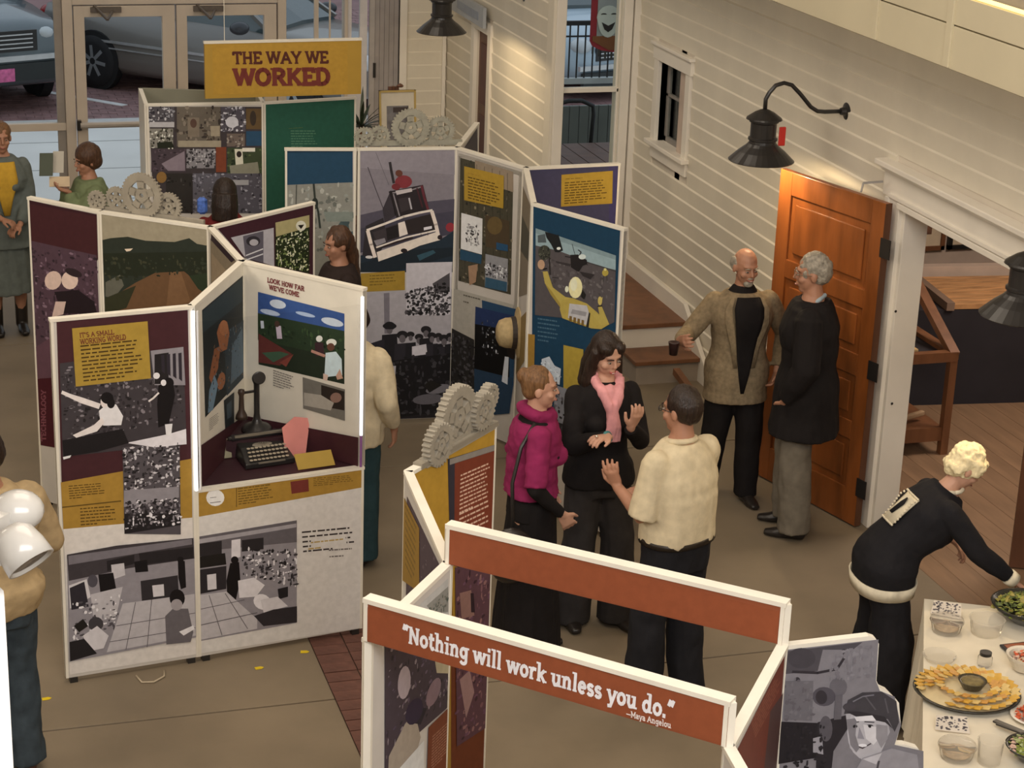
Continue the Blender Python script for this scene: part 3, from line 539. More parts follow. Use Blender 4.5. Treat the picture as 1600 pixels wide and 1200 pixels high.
('A45','photo_print','colour photo of a dirt road in green hills',[('P','a39479',[(9,1959),(728,1964),(714,1653),(8,1355)]),('P','9d9078',[(10,1966),(728,1972),(726,1865),(4,1807)]),('P','333a30',[(12,1812),(70,1831),(187,1855),(307,1847),(499,1865),(597,1901),(647,1874),(722,1872),(712,1537),(8,1355)]),('P','2b3122',[(14,1731),(718,1837),(715,1692),(22,1595)]),('P','6a675a',[(25,1556),(127,1617),(151,1554),(78,1465),(21,1468)]),('P','7b5636',[(235,1585),(366,1662),(559,1697),(643,1643),(712,1537),(597,1481),(30,1359),(79,1477)]),('P','8b6340',[(465,1680),(538,1690),(598,1520),(434,1457)]),('P','3b3c26',[(12,1455),(234,1566),(164,1418),(13,1356)]),('P','d0b8a0',[(163,1778),(220,1789),(202,1772),(176,1764)]),('N',['2b3122','4a4a34','3b4232'],[(17,1711),(717,1807),(715,1711),(16,1554)],80,23,20),('P','32402a',[(592,1675),(715,1711),(713,1576),(650,1605)])]),
('A56','photo_print','purple-toned print of two people embracing a load',[('P','52262c',[(1,1972),(533,1958),(531,1686),(6,1716)]),('P','5e4350',[(6,1716),(522,1712),(525,1309),(143,992),(2,964)]),('P','46202a',[(0,1964),(533,1962),(533,1947),(-1,1944)]),('N',['8a6c7c','4a3440','6f5362','3a2a34'],[(13,1677),(522,1704),(515,1307),(-3,1046)],150,24,21),('E','c8aa9c',[(175,1497),(236,1490),(146,1436)]),('E','cdb0a2',[(307,1521),(372,1532),(304,1464)]),('P','2a1c24',[(181,1426),(369,1472),(490,1422),(511,1347),(235,1303)]),('P','c2a498',[(188,1367),(270,1382),(245,1297),(152,1259)]),('E','3a2a30',[(339,1574),(404,1566),(328,1550)])]),
('A56','printed_sheet','dark red base strip lettered TECHNOLOGY',[('P','6f4a58',[(-3,1046),(188,1164),(193,878),(6,840)]),('P','571a28',[(0,839),(193,886),(190,416),(-9,402)]),('G','90505c',[(19,429),(38,771),(61,439)],'TECHNOLOGY',0.2)]),
('A24','printed_sheet','beige and dark purple print',[('P','8f7e68',[(67,1933),(701,1966),(697,1856),(59,1557)]),('P','3a2632',[(85,1975),(646,1979),(558,1926),(82,1925)]),('P','a08a70',[(93,1853),(468,1845),(238,1724),(83,1679)])]),
('A47','printed_sheet','dark purple printed sheet',[('P','522a36',[(42,1967),(825,1965),(826,1523),(359,1698),(230,1763)])]),
('A47','photo_print','green photo of a crowd under a cream emblem',[('P','2e3a1e',[(502,1917),(787,1912),(787,1548),(500,1654)]),('P','b9ab76',[(502,1917),(787,1912),(787,1837),(507,1830)]),('E','ddd8c4',[(716,1858),(759,1850),(716,1826)]),('P','26221c',[(689,1867),(743,1861),(716,1838)]),('N',['c9c69a','1c2412','8fa05a','4c5a2c','dad6b8'],[(507,1826),(787,1829),(787,1548),(506,1657)],190,15,22)]),
('A47','photo_print','black and white photo beside the green crowd photo',[('P','a8a2a8',[(141,1895),(486,1889),(490,1652),(246,1760)]),('P','6a6470',[(237,1885),(402,1885),(400,1690),(256,1750)]),('E','3f3a42',[(319,1839),(376,1828),(318,1808)]),('E','a8a2a8',[(324,1830),(360,1823),(323,1810)]),('L','d0ccd0',[(261,1764),(396,1777)],8),('L','d0ccd0',[(261,1737),(396,1746)],8)]),
('B1','photo_print','collage of brown and grey historic photos',[('P','4d4345',[(16,1965),(846,1952),(850,1144),(33,1168)]),('P','5d585e',[(16,1965),(200,1962),(198,1839),(13,1842)]),('N',['8f8d94','34303a','b0acb0'],[(16,1965),(200,1962),(198,1839),(13,1842)],40,18,23),('P','a9a4a6',[(18,1852),(198,1849),(197,1810),(17,1814)]),('P','75695c',[(219,1962),(536,1957),(531,1660),(213,1667)]),('N',['5a4c40','8e8070','443a34'],[(219,1962),(536,1957),(531,1660),(213,1667)],50,28,24),('P','8a7a68',[(296,1880),(380,1879),(378,1735),(294,1737)]),('P','a3957e',[(223,1710),(537,1704),(536,1655),(222,1662)]),('E','6a4c40',[(337,1837),(361,1836),(337,1803)]),('P','a6967e',[(459,1815),(529,1814),(528,1737),(462,1739)]),('P','5d5660',[(540,1957),(719,1954),(717,1767),(538,1771)]),('N',['bcb8bd','3a343c','8a8690'],[(540,1957),(719,1954),(717,1767),(538,1771)],50,19,25),('E','b8b4ba',[(619,1841),(666,1840),(618,1798)]),('P','7a5e38',[(723,1940),(846,1938),(845,1784),(722,1787)]),('E','4a3c30',[(774,1867),(798,1867),(774,1810)]),('P','2f5a7c',[(722,1772),(845,1770),(844,1659),(721,1661)]),('P','7b6a60',[(580,1756),(712,1753),(711,1657),(579,1659)]),('N',['5a4c48','a09488'],[(580,1756),(712,1753),(711,1657),(579,1659)],16,19,26),('P','8c867c',[(21,1804),(188,1801),(185,1658),(18,1661)]),('N',['d8d4c8','2c2a22','5a5848'],[(21,1804),(188,1801),(185,1658),(18,1661)],46,18,27),('P','2c3020',[(69,1698),(176,1706),(194,1658),(73,1655)]),('P','55464e',[(27,1652),(278,1646),(275,1473),(22,1479)]),('N',['332a30','6a5862'],[(27,1652),(278,1646),(275,1473),(22,1479)],24,19,28),('P','8d7c86',[(98,1540),(268,1632),(270,1483),(144,1486)]),('P','8a8488',[(283,1646),(494,1642),(491,1497),(280,1502)]),('N',['4a464a','a9a4a6','332e32'],[(283,1646),(494,1642),(491,1497),(280,1502)],60,19,29),('P','9a4a2a',[(498,1656),(574,1655),(571,1466),(496,1467)]),('P','4a5638',[(583,1650),(844,1644),(843,1445),(581,1451)]),('N',['2c3a24','6a7a4a'],[(583,1650),(844,1644),(843,1445),(581,1451)],30,19,30),('P','c3bca8',[(635,1639),(692,1638),(700,1511),(643,1513)]),('E','3a2c28',[(668,1599),(687,1599),(668,1575)]),('P','8f8a76',[(596,1514),(805,1538),(819,1450),(604,1450)]),('P','d8d0c0',[(692,1647),(787,1645),(787,1616),(692,1618)]),('P','3a3430',[(129,1467),(321,1462),(316,1160),(122,1165)]),('N',['5a524e','26211f'],[(129,1467),(321,1462),(316,1160),(122,1165)],20,19,31),('P','68646e',[(326,1462),(529,1457),(525,1153),(321,1159)]),('N',['8c8894','4a4650'],[(326,1462),(529,1457),(525,1153),(321,1159)],50,19,32),('P','5f5a64',[(533,1457),(847,1449),(845,1144),(529,1153)]),('N',['9a96a0','3a363e','7a7680'],[(533,1457),(847,1449),(845,1144),(529,1153)],60,19,33),('P','9a9698',[(604,1406),(737,1403),(737,1364),(604,1367)]),('E','a87a38',[(96,1438),(133,1437),(95,1395)])]),
('BG','printed_sheet','dark green printed sheet',[('P','2c6a55',[(10,1980),(676,1992),(700,1574),(704,1098),(15,1153)]),('T','6f7a3c',[(194,1777),(426,1778),(194,1763)],1,34),('T','5f8f70',[(209,1757),(416,1744),(213,1640)],7,35)]),
('BS','sign_face','yellow title sign face',[('P','d9a323',[(56,2457),(1054,2435),(1061,2056),(60,2082)])]),
('BS','lettering','dark red lettering THE WAY WE',[('G','6a3226',[(199,2390),(909,2378),(203,2297)],'THE WAY WE',0.2)]),
('BS','lettering','larger red lettering WORKED',[('G','8c3a30',[(203,2269),(924,2255),(206,2138)],'WORKED',0.24)]),
('N','printed_sheet','blue banner print above a chain photo',[('P','24506e',[(3,1967),(452,1968),(454,1752),(3,1734)]),('P','1c3f58',[(3,1976),(452,1977),(453,1959),(3,1954)])]),
('N','photo_print','grey green photo of a man on a hanging chain',[('P','8c897f',[(3,1734),(454,1752),(460,1026),(149,1097),(10,1234)]),('N',['a5a298','6f7068','8f9088'],[(3,1726),(454,1743),(459,1231),(6,1234)],80,31,36),('L','3a4038',[(191,1739),(200,1637),(222,1548),(235,1436)],14),('E','343a34',[(200,1606),(222,1606),(200,1566)]),('E','4f6060',[(388,1368),(436,1363),(378,1241)]),('E','47585a',[(409,1480),(435,1480),(409,1444)]),('P','3f5a60',[(344,1368),(457,1412),(460,1026),(368,1095)]),('P','7e857c',[(257,1548),(456,1547),(457,1480),(279,1480)]),('L','55554e',[(76,1734),(71,1548)],7)]),
('Q','photo_print','colour photo of a tilted fishing boat at sea',[('P','857c84',[(17,1975),(660,1968),(683,1103),(26,1119)]),('P','8d848c',[(17,1975),(660,1968),(665,1795),(19,1851)]),('P','5c5564',[(22,1524),(178,1558),(483,1610),(669,1625),(676,1378),(24,1258)]),('P','4f4a5a',[(23,1429),(336,1499),(671,1540),(676,1378),(24,1258)]),('P','2a3a48',[(25,1239),(154,1255),(564,1332),(675,1397),(683,1103),(26,1119)]),('P','24303a',[(25,1182),(340,1270),(678,1282),(680,1224),(249,1114),(26,1119)]),('P','3c6272',[(416,1230),(528,1266),(547,1246),(435,1191)]),('P','3a3438',[(59,1447),(179,1502),(209,1330),(118,1208),(38,1239)]),('L','3a3438',[(219,1885),(229,1829),(247,1745)],18),('L','4a424a',[(69,1855),(121,1710),(176,1570)],5),('L','6a6268',[(122,1956),(214,1731)],3),('P','453d44',[(173,1563),(222,1680),(271,1519),(189,1464)]),('P','352c30',[(213,1685),(448,1728),(498,1543),(272,1491)]),('P','463c40',[(279,1632),(362,1649),(377,1564),(299,1537)]),('L','8a8084',[(246,1665),(290,1514)],9),('L','8a8084',[(241,1675),(342,1685),(439,1714)],9),('L','a8a0a4',[(354,1635),(372,1560)],11),('L','7a3440',[(439,1719),(459,1638),(486,1558)],17),('L','5a2c34',[(407,1705),(447,1572)],9),('L','2a2224',[(227,1689),(262,1519)],8),('E','9a3840',[(314,1751),(373,1751),(314,1706)]),('E','8a3038',[(263,1717),(293,1716),(264,1694)]),('E','7a4434',[(282,1810),(307,1809),(283,1786)]),('P','b0a4a4',[(259,1689),(370,1706),(375,1682),(269,1660)]),('P','4a4044',[(106,1399),(286,1462),(294,1362),(144,1317)]),('P','3a3030',[(329,1480),(511,1524),(541,1407),(350,1380)]),('P','2c2628',[(198,1426),(281,1452),(288,1367),(209,1340)]),('P','8a8288',[(116,1342),(190,1359),(200,1330),(135,1303)]),('P','c8c0c4',[(459,1428),(515,1438),(517,1419),(461,1407)]),('L','e0d0c4',[(69,1417),(189,1459),(318,1507),(429,1533),(514,1548)],16),('L','dccabe',[(74,1409),(98,1314),(125,1227)],25),('L','dccabe',[(514,1538),(543,1447),(565,1356)],25),('P','e0d0c4',[(281,1462),(326,1475),(350,1384),(292,1365)]),('L','d8c8bc',[(135,1294),(339,1361),(539,1404)],12),('P','e4d3c4',[(136,1260),(330,1326),(562,1399),(575,1337),(433,1299),(341,1259),(150,1193)]),('L','3a2c2c',[(182,1297),(274,1329),(381,1357)],13),('E','33282a',[(326,1266),(349,1265),(327,1250)]),('L','5a4a48',[(441,1383),(443,1363)],4),('L','5a4a48',[(488,1391),(490,1372)],4),('E','c0b8b4',[(85,1226),(111,1225),(85,1215)]),('E','3a2c30',[(573,1356),(590,1356),(573,1339)]),('E','b03440',[(644,1426),(676,1426),(645,1394)])]),
('Q','text_card','yellow caption strip above group photo',[('P','c79c22',[(28,1111),(334,1122),(336,984),(29,978)]),('T','8a6a18',[(90,1092),(272,1096),(90,1027)],4,37)]),
('Q','photo_print','black and white group photo of men in hats',[('P','a29a9e',[(29,974),(665,984),(680,10),(161,22),(46,583)]),('P','807880',[(189,965),(229,968),(234,670),(198,672)]),('P','2d292c',[(155,485),(676,538),(680,10),(170,21)]),('P','b3abaf',[(342,1177),(664,1179),(656,798),(348,798)]),('P','5a5458',[(528,1025),(648,1101),(652,962),(552,964)]),('N',['232022','5f595d','3a3638'],[(345,970),(650,1031),(656,798),(348,807)],160,23,38),('E','2c282b',[(233,727),(273,725),(233,695)]),('E','6f666a',[(233,699),(255,698),(234,669)]),('P','2a272c',[(181,663),(286,669),(303,380),(173,375)]),('E','2c282b',[(324,658),(364,657),(324,626)]),('E','6f666a',[(324,630),(347,629),(325,600)]),('P','37333a',[(272,594),(378,600),(395,310),(264,305)]),('E','2c282b',[(382,661),(410,660),(383,640)]),('E','6f666a',[(383,633),(398,632),(383,613)]),('P','2a272c',[(348,596),(419,603),(433,313),(345,307)]),('E','2c282b',[(442,640),(473,639),(442,616)]),('E','6f666a',[(442,612),(460,612),(443,589)]),('P','37333a',[(402,576),(484,582),(500,292),(397,286)]),('E','2c282b',[(490,691),(527,689),(491,662)]),('E','6f666a',[(491,662),(511,662),(492,636)]),('P','2a272c',[(445,626),(539,633),(556,342),(439,337)]),('E','2c282b',[(532,647),(564,646),(533,622)]),('E','6f666a',[(533,619),(550,618),(533,595)]),('P','37333a',[(492,582),(575,589),(591,298),(489,292)]),('E','2c282b',[(578,645),(605,645),(578,624)]),('E','6f666a',[(578,617),(593,617),(579,597)]),('P','2a272c',[(544,580),(614,588),(630,297),(542,290)]),('E','2c282b',[(619,625),(655,624),(620,597)]),('E','6f666a',[(620,597),(640,596),(620,570)]),('P','37333a',[(573,561),(668,567),(686,275),(569,270)]),('E','2c282b',[(660,643),(687,642),(660,622)]),('E','6f666a',[(660,615),(675,614),(661,595)]),('P','2a272c',[(626,578),(697,585),(712,294),(624,287)]),('P','1f1c1f',[(155,461),(676,514),(683,82),(165,31)]),('P','b8b0b4',[(393,571),(493,587),(503,511),(394,500)]),('P','36323a',[(100,604),(198,634),(199,568),(100,576)]),('E','29262a',[(233,727),(282,725),(233,703)]),('N',['3a363a','242124','4a464a'],[(173,484),(671,538),(678,83),(179,55)],120,32,39),('E','7a747a',[(587,250),(677,264),(593,217)]),('E','6a646a',[(515,176),(625,182),(519,137)]),('P','26221f',[(485,283),(530,319),(613,278),(523,224)]),('P','aaa2a6',[(255,434),(282,433),(275,300),(257,310)])]),
('QB','printed_sheet','dark edge print seen at a steep angle',[('P','4b434c',[(90,1935),(737,1961),(801,1760),(163,1802)])]),
('M','photo_print','photo of a wire mesh fence',[('P','56503f',[(52,1921),(599,1925),(617,1093),(67,1056)]),('N',['7a705c','35332a','8f8268','4a4a3a'],[(59,1913),(599,1925),(617,1093),(74,1058)],150,22,40),('P','9a8670',[(206,1934),(598,1934),(606,1797),(218,1804)]),('L','3a342c',[(66,1906),(140,1111)],4),('L','3a342c',[(147,1907),(215,1129)],4),('L','3a342c',[(227,1909),(289,1147)],4),('L','3a342c',[(307,1910),(362,1165)],4),('L','3a342c',[(386,1912),(435,1183)],4),('L','3a342c',[(464,1913),(507,1200)],4),('L','3a342c',[(542,1914),(578,1218)],4),('P','5b4a34',[(329,1584),(578,1594),(589,1389),(346,1364)]),('E','7a6238',[(431,1531),(509,1548),(434,1469)])]),
('M','photo_print','line drawing photo of a cyclist on mesh panel',[('P','c6c2c0',[(81,1543),(304,1551),(309,1301),(85,1290)]),('N',['4a4648','8d898a'],[(124,1494),(273,1495),(273,1347),(137,1347)],40,18,41),('P','2f5a78',[(78,1284),(309,1297),(305,1233),(81,1211)])]),
('M','photo_print','small grey photo of a crowd on mesh panel',[('P','8e8c90',[(348,1315),(579,1334),(584,1107),(352,1085)]),('N',['3a383c','c0bec0'],[(351,1253),(582,1272),(579,1195),(355,1172)],60,18,42),('P','3a6480',[(356,1154),(580,1173),(577,1105),(353,1081)]),('P','2c5e86',[(456,1421),(574,1430),(576,1386),(458,1372)]),('P','b0896a',[(171,1187),(272,1225),(257,1094),(191,1054)])]),
('M','text_card','yellow text card on mesh panel',[('P','d2a51c',[(101,1873),(511,1890),(516,1668),(111,1639)]),('T','a8701c',[(143,1833),(389,1843),(144,1820)],1,63),('T','6b4c12',[(144,1806),(488,1820),(151,1665)],8,43)]),
('M','printed_sheet','white and blue sheet below the mesh photo',[('P','a49c90',[(28,991),(653,1034),(661,651),(35,285)]),('P','33302f',[(18,699),(262,680),(289,97),(17,15)]),('N',['4a4648','242124','5a565a'],[(20,662),(263,657),(277,355),(21,281)],80,28,44),('P','2c5378',[(330,984),(681,1010),(684,473),(654,279),(381,338)]),('P','2a3f70',[(265,921),(657,959),(651,830),(264,796)]),('P','121214',[(264,796),(624,846),(642,507),(272,472)]),('N',['c0c0c8','3a3a40','6a6a72'],[(330,846),(530,867),(517,610),(341,608)],30,18,45),('P','2f4a66',[(272,472),(675,517),(655,256),(288,121)]),('P','c9ccd4',[(588,649),(628,655),(625,456),(564,462)]),('T','6f675c',[(133,971),(317,985),(135,925)],2,46),('E','2a211e',[(670,722),(735,739),(674,650)])]),
('S','printed_sheet','tan and grey sheet',[('P','8a7a64',[(-402,1859),(957,1956),(1206,1400),(-191,1101)]),('P','a08040',[(-436,935),(1358,1287),(1371,964),(-331,550)]),('P','55503f',[(-257,1665),(1004,1787),(1063,1602),(-165,1423)])]),
('V','printed_sheet','lavender grey printed sheet',[('P','4c4866',[(6,1967),(653,1968),(679,1518),(69,1727)]),('P','4a4272',[(580,1967),(653,1968),(679,1518),(602,1567)])]),
('V','text_card','yellow text card on lavender panel',[('P','d2a51c',[(245,1926),(609,1936),(617,1712),(251,1709)]),('T','7a5a18',[(274,1895),(519,1901),(275,1877)],1,64),('T','6b4c12',[(271,1869),(580,1876),(273,1730)],9,47)]),
('W','printed_sheet','deep blue printed sheet',[('P','1a4866',[(12,1970),(723,1965),(798,617),(71,443)]),('T','4a7088',[(88,1268),(272,1293),(95,1132)],6,48)]),
('W','photo_print','colour photo of a flight deck crewman in yellow',[('P','5e5658',[(41,1836),(701,1810),(718,1402),(674,1373),(297,1325),(65,1286)]),('P','8ba0a6',[(41,1836),(701,1810),(705,1722),(569,1717),(236,1737),(47,1728)]),('P','7d9298',[(41,1836),(701,1810),(702,1783),(43,1805)]),('L','4a484a',[(393,1718),(569,1717),(706,1715)],8),('N',['6a6264','544c4e','746c6c'],[(104,1670),(692,1684),(696,1486),(113,1509)],70,24,49),('P','26282a',[(121,1831),(236,1833),(277,1747),(242,1727),(212,1723),(174,1765),(135,1797)]),('P','5a6468',[(62,1795),(122,1817),(137,1766),(65,1750)]),('E','4a4a40',[(123,1699),(176,1710),(125,1652)]),('N',['6a6a5a','2a2c28'],[(74,1725),(171,1734),(175,1666),(77,1664)],30,12,65),('L','33302e',[(166,1681),(179,1574)],12),('E','c8c8c0',[(241,1752),(258,1756),(241,1743)]),('L','26282a',[(230,1836),(251,1782)],6),('P','2a2628',[(338,1733),(402,1750),(474,1732),(478,1706),(444,1689),(415,1644),(385,1648),(349,1658)]),('E','b8c0bc',[(436,1743),(466,1750),(437,1727)]),('L','3a3c3c',[(349,1803),(379,1738)],4),('L','2a2628',[(401,1778),(425,1770),(414,1750)],7),('P','3a3436',[(421,1648),(544,1658),(511,1619),(446,1626)]),('P','453e40',[(216,1669),(347,1678),(342,1661),(228,1658)]),('L','2a2628',[(297,1715),(357,1719)],6),('L','2a2628',[(451,1727),(482,1702)],5),('E','c8b040',[(626,1687),(651,1693),(627,1666)]),('L','4a4440',[(613,1665),(612,1629)],6),('L','4a4440',[(638,1671),(644,1641)],6),('E','d8cc80',[(624,1707),(635,1709),(625,1699)]),('L','3a3436',[(198,1560),(252,1568)],5),('P','cdb450',[(117,1578),(157,1589),(207,1498),(313,1463),(372,1468),(287,1378),(192,1448),(139,1509)]),('E','c09878',[(102,1619),(132,1625),(104,1588)]),('L','1c1a1a',[(120,1593),(152,1606)],7),('P','b89c3c',[(139,1509),(192,1448),(287,1378),(273,1412),(203,1469)]),('P','cbb04a',[(284,1433),(372,1470),(492,1464),(577,1430),(679,1379),(618,1333),(537,1318),(297,1323),(273,1375)]),('P','a8a4a6',[(351,1430),(493,1451),(520,1398),(495,1328),(344,1337)]),('P','8f8b8e',[(377,1400),(495,1410),(488,1381),(366,1370)]),('P','8a6a30',[(355,1353),(377,1354),(377,1317),(355,1319)]),('P','8a6a30',[(389,1353),(411,1354),(411,1317),(389,1319)]),('P','8a6a30',[(423,1353),(444,1354),(444,1317),(422,1319)]),('P','8a6a30',[(456,1353),(477,1354),(477,1317),(456,1319)]),('P','3a342a',[(495,1319),(513,1415),(525,1409),(516,1317)]),('E','d9cf9a',[(394,1541),(450,1555),(398,1474)]),('E','e6e2c0',[(379,1556),(407,1563),(381,1516)]),('E','c8c8b0',[(324,1514),(339,1518),(325,1494)]),('P','2a2826',[(449,1545),(482,1517),(469,1484),(442,1494)]),('P','cdb450',[(583,1468),(611,1479),(679,1381),(617,1357),(531,1410),(541,1431),(601,1409)]),('E','d8c060',[(597,1506),(614,1510),(599,1479)]),('L','d8c060',[(610,1493),(614,1532)],5),('L','26221e',[(580,1466),(614,1478)],6),('P','c8a830',[(318,1156),(483,1170),(492,945),(336,852)]),('P','a9b0ba',[(140,1018),(204,1052),(251,1005),(305,999),(301,893),(214,886),(147,893)]),('N',['d8dce4','8a90a0'],[(140,1018),(305,1011),(301,893),(147,893)],40,16,66),('P','7f7f88',[(258,881),(420,884),(414,545),(267,544)]),('P','3a3538',[(161,642),(408,649),(390,495),(173,430)]),('N',['5a565c','8a8690','2a2628'],[(162,834),(400,870),(398,540),(179,518)],60,21,67)]),
('W','printed_sheet','yellow hanging banner strip',[('P','b88a2c',[(0,1150),(72,1160),(79,917),(24,911)])]),
('C1','sign_face','rust orange quote beam face',[('P','a8542c',[(12,2110),(1287,2123),(1294,1977),(14,1972)])]),
('C1','lettering','white slab lettering of the quotation',[('G','d8d0d0',[(149,2086),(1125,2088),(148,2023)],'“Nothing will work unless you do.”',0.2)]),
('C1','lettering','small attribution line under the quotation',[('G','c8b8b0',[(965,2015),(1117,2018),(966,1993)],'—Maya Angelou',0.17)]),
('C2','sign_face','rust orange back beam face',[('P','a8542c',[(9,2126),(1254,2104),(1257,1981),(10,1981)])]),
('CS','printed_sheet','dark red print with lines of text',[('P','84361f',[(694,1968),(870,1462),(161,1587),(60,1938)]),('T','a0563a',[(237,1941),(623,1930),(314,1851)],7,50),('P','5a3a38',[(528,1835),(731,1806),(774,1488),(495,1492)])]),
('CW','photo_print','black and white photo of a smiling woman in a flat cap',[('P','7d777c',[(3,1966),(330,1984),(337,1828),(355,1788),(411,1762),(446,1648),(430,1574),(540,1541),(565,1309),(24,1354)]),('P','544e54',[(6,1961),(274,1978),(242,1951),(135,1958),(124,1879),(4,1875)]),('E','4d474d',[(62,1931),(112,1928),(66,1892)]),('L','3c363c',[(208,1953),(217,1928),(192,1882),(124,1872),(35,1882)],10),('E','6a646a',[(203,1813),(235,1811),(206,1776)]),('E','58525a',[(155,1780),(197,1777),(159,1743)]),('E','3f393f',[(146,1778),(167,1776),(149,1751)]),('L','655f65',[(208,1778),(211,1695)],26),('E','3f3a40',[(54,1847),(65,1847),(55,1833)]),('E','4a454b',[(59,1708),(70,1707),(60,1696)]),('P','2c272c',[(10,1695),(153,1679),(185,1630),(153,1545),(14,1531)]),('P','332e33',[(141,1683),(277,1710),(258,1662),(209,1566),(207,1339),(160,1343)]),('P','8f898f',[(130,1622),(162,1629),(173,1556),(135,1567)]),('E','5c565c',[(173,1656),(197,1654),(178,1606)]),('P','9a9499',[(236,1725),(381,1715),(408,1626),(375,1541),(318,1522),(267,1574)]),('E','a29ca0',[(324,1632),(397,1627),(335,1521)]),('P','4a454a',[(233,1708),(242,1761),(292,1787),(362,1785),(419,1744),(437,1661),(425,1625),(396,1676),(288,1709)]),('P','3b363b',[(237,1718),(288,1714),(383,1687),(417,1638),(386,1665),(278,1695)]),('L','5f5a5f',[(306,1769),(346,1717)],5),('L','5f5a5f',[(376,1757),(394,1701)],5),('E','3a353a',[(275,1658),(287,1657),(276,1651)]),('E','3a353a',[(331,1654),(345,1653),(332,1647)]),('L','4a454a',[(257,1672),(290,1674)],4),('L','4a454a',[(311,1673),(346,1668)],4),('P','88828a',[(294,1654),(291,1610),(317,1605)]),('L','4f4146',[(284,1583),(314,1570),(342,1586)],5),('E','cfc9cc',[(313,1581),(329,1579),(313,1575)]),('P','7d777c',[(244,1687),(281,1690),(283,1623),(302,1571),(292,1555),(268,1586)]),('P','b4aeb0',[(307,1663),(355,1650),(373,1608),(352,1580),(322,1607)]),('P','8a8488',[(354,1660),(396,1652),(402,1601),(382,1565),(359,1605)]),('P','bcb6b8',[(271,1695),(336,1696),(352,1675),(282,1677)]),('E','2c282c',[(275,1658),(280,1658),(275,1652)]),('E','2c282c',[(331,1654),(337,1653),(332,1648)]),('N',['827c81','766f75','7a747a'],[(174,1948),(327,1974),(331,1841),(161,1840)],50,16,70),('N',['302b30','292529','363136'],[(20,1679),(177,1668),(188,1492),(25,1505)],45,17,71),('P','6d676c',[(13,1850),(111,1844),(120,1691),(18,1704)]),('N',['736d72','665f65'],[(12,1862),(114,1855),(124,1696),(18,1704)],30,14,72),('L','655f65',[(208,1778),(211,1695)],26),('E','4d474d',[(249,1736),(272,1735),(250,1721)]),('L','77727a',[(261,1755),(294,1772),(333,1775)],5),('P','8d878c',[(317,1533),(420,1562),(517,1530),(565,1309),(231,1337)]),('L','544e54',[(378,1515),(365,1402)],8),('P','a8a2a6',[(318,1528),(386,1547),(369,1503)])]),
('CY','printed_sheet','yellow printed sheet',[('P','d6a016',[(15,1964),(663,1968),(710,932),(356,1050),(338,1438)]),('P','84401f',[(345,1070),(691,1067),(710,77),(383,244)])]),
('CY','text_card','rust red text card raised on dark board',[('P','3a3540',[(274,1949),(662,1891),(702,1250),(317,1458)]),('P','8a8078',[(290,1944),(662,1891),(664,1864),(291,1918)]),('P','903c22',[(331,1911),(669,1863),(694,1284),(347,1476)]),('T','d0a890',[(381,1840),(623,1818),(379,1671)],10,52),('T','d0a890',[(379,1665),(634,1642),(381,1523)],7,53)]),
('CY','photo_print','purple toned photo of hands',[('P','6a4450',[(354,1429),(681,1320),(701,516),(412,538)]),('N',['8a5c64','4a2c38','7a5068','9a6c6c'],[(360,1412),(677,1291),(701,516),(411,554)],120,24,54),('P','9a7068',[(397,1292),(493,1269),(528,1133),(419,1161)]),('P','3a2430',[(489,1256),(516,1245),(532,1146),(499,1160)]),('P','a07a78',[(418,868),(503,878),(548,747),(483,649)])]),
('CY2','printed_sheet','purple grey sheet',[('P','5a4850',[(73,1905),(848,1937),(864,1816),(98,1394)]),('N',['7a6870','3f3038','8f7c80'],[(122,1884),(849,1925),(864,1816),(166,1484)],50,18,55)]),
('CY2','text_card','yellow text card at an angle',[('P','b4871e',[(-50,1874),(375,1896),(405,1639),(-27,1508)]),('T','8a6a18',[(48,1853),(319,1870),(74,1611)],9,56)]),
('CP','photo_print','pale photo with a skyline above purple figures',[('P','aaa6a0',[(369,1939),(643,1936),(654,1745),(372,1871)]),('P','8c8880',[(452,1910),(645,1903),(651,1798),(511,1852)]),('N',['4a5a50','8d8478','6a6a60'],[(476,1887),(646,1884),(650,1811),(477,1857)],40,12,57)]),
('CP','photo_print','purple photo of figures bending',[('P','4d3f4a',[(104,1912),(669,1700),(687,1402),(364,1432),(123,1278)]),('N',['6f5c70','332a34','8a7a80','5a4a60'],[(109,1904),(664,1676),(679,1432),(128,1453)],110,19,58),('E','a5949a',[(267,1696),(321,1668),(257,1636)]),('P','a09080',[(148,1467),(279,1527),(360,1537),(421,1403),(264,1200),(134,1272)]),('E','8a6f78',[(528,1532),(578,1500),(483,1495)]),('P','2f2834',[(303,1590),(473,1494),(418,1456),(334,1504)]),('P','b0a080',[(532,1659),(662,1620),(666,1544),(553,1598)]),('E','3a2c48',[(360,1537),(424,1495),(320,1504)])]),
('CP','text_card','rust text card low on the panel',[('P','8a4426',[(488,1408),(747,1399),(777,916),(481,1080)]),('T','b07a60',[(526,1350),(715,1334),(521,1219)],12,59),('P','b8b4b0',[(231,1373),(450,1375),(464,1089),(155,1260)])])]
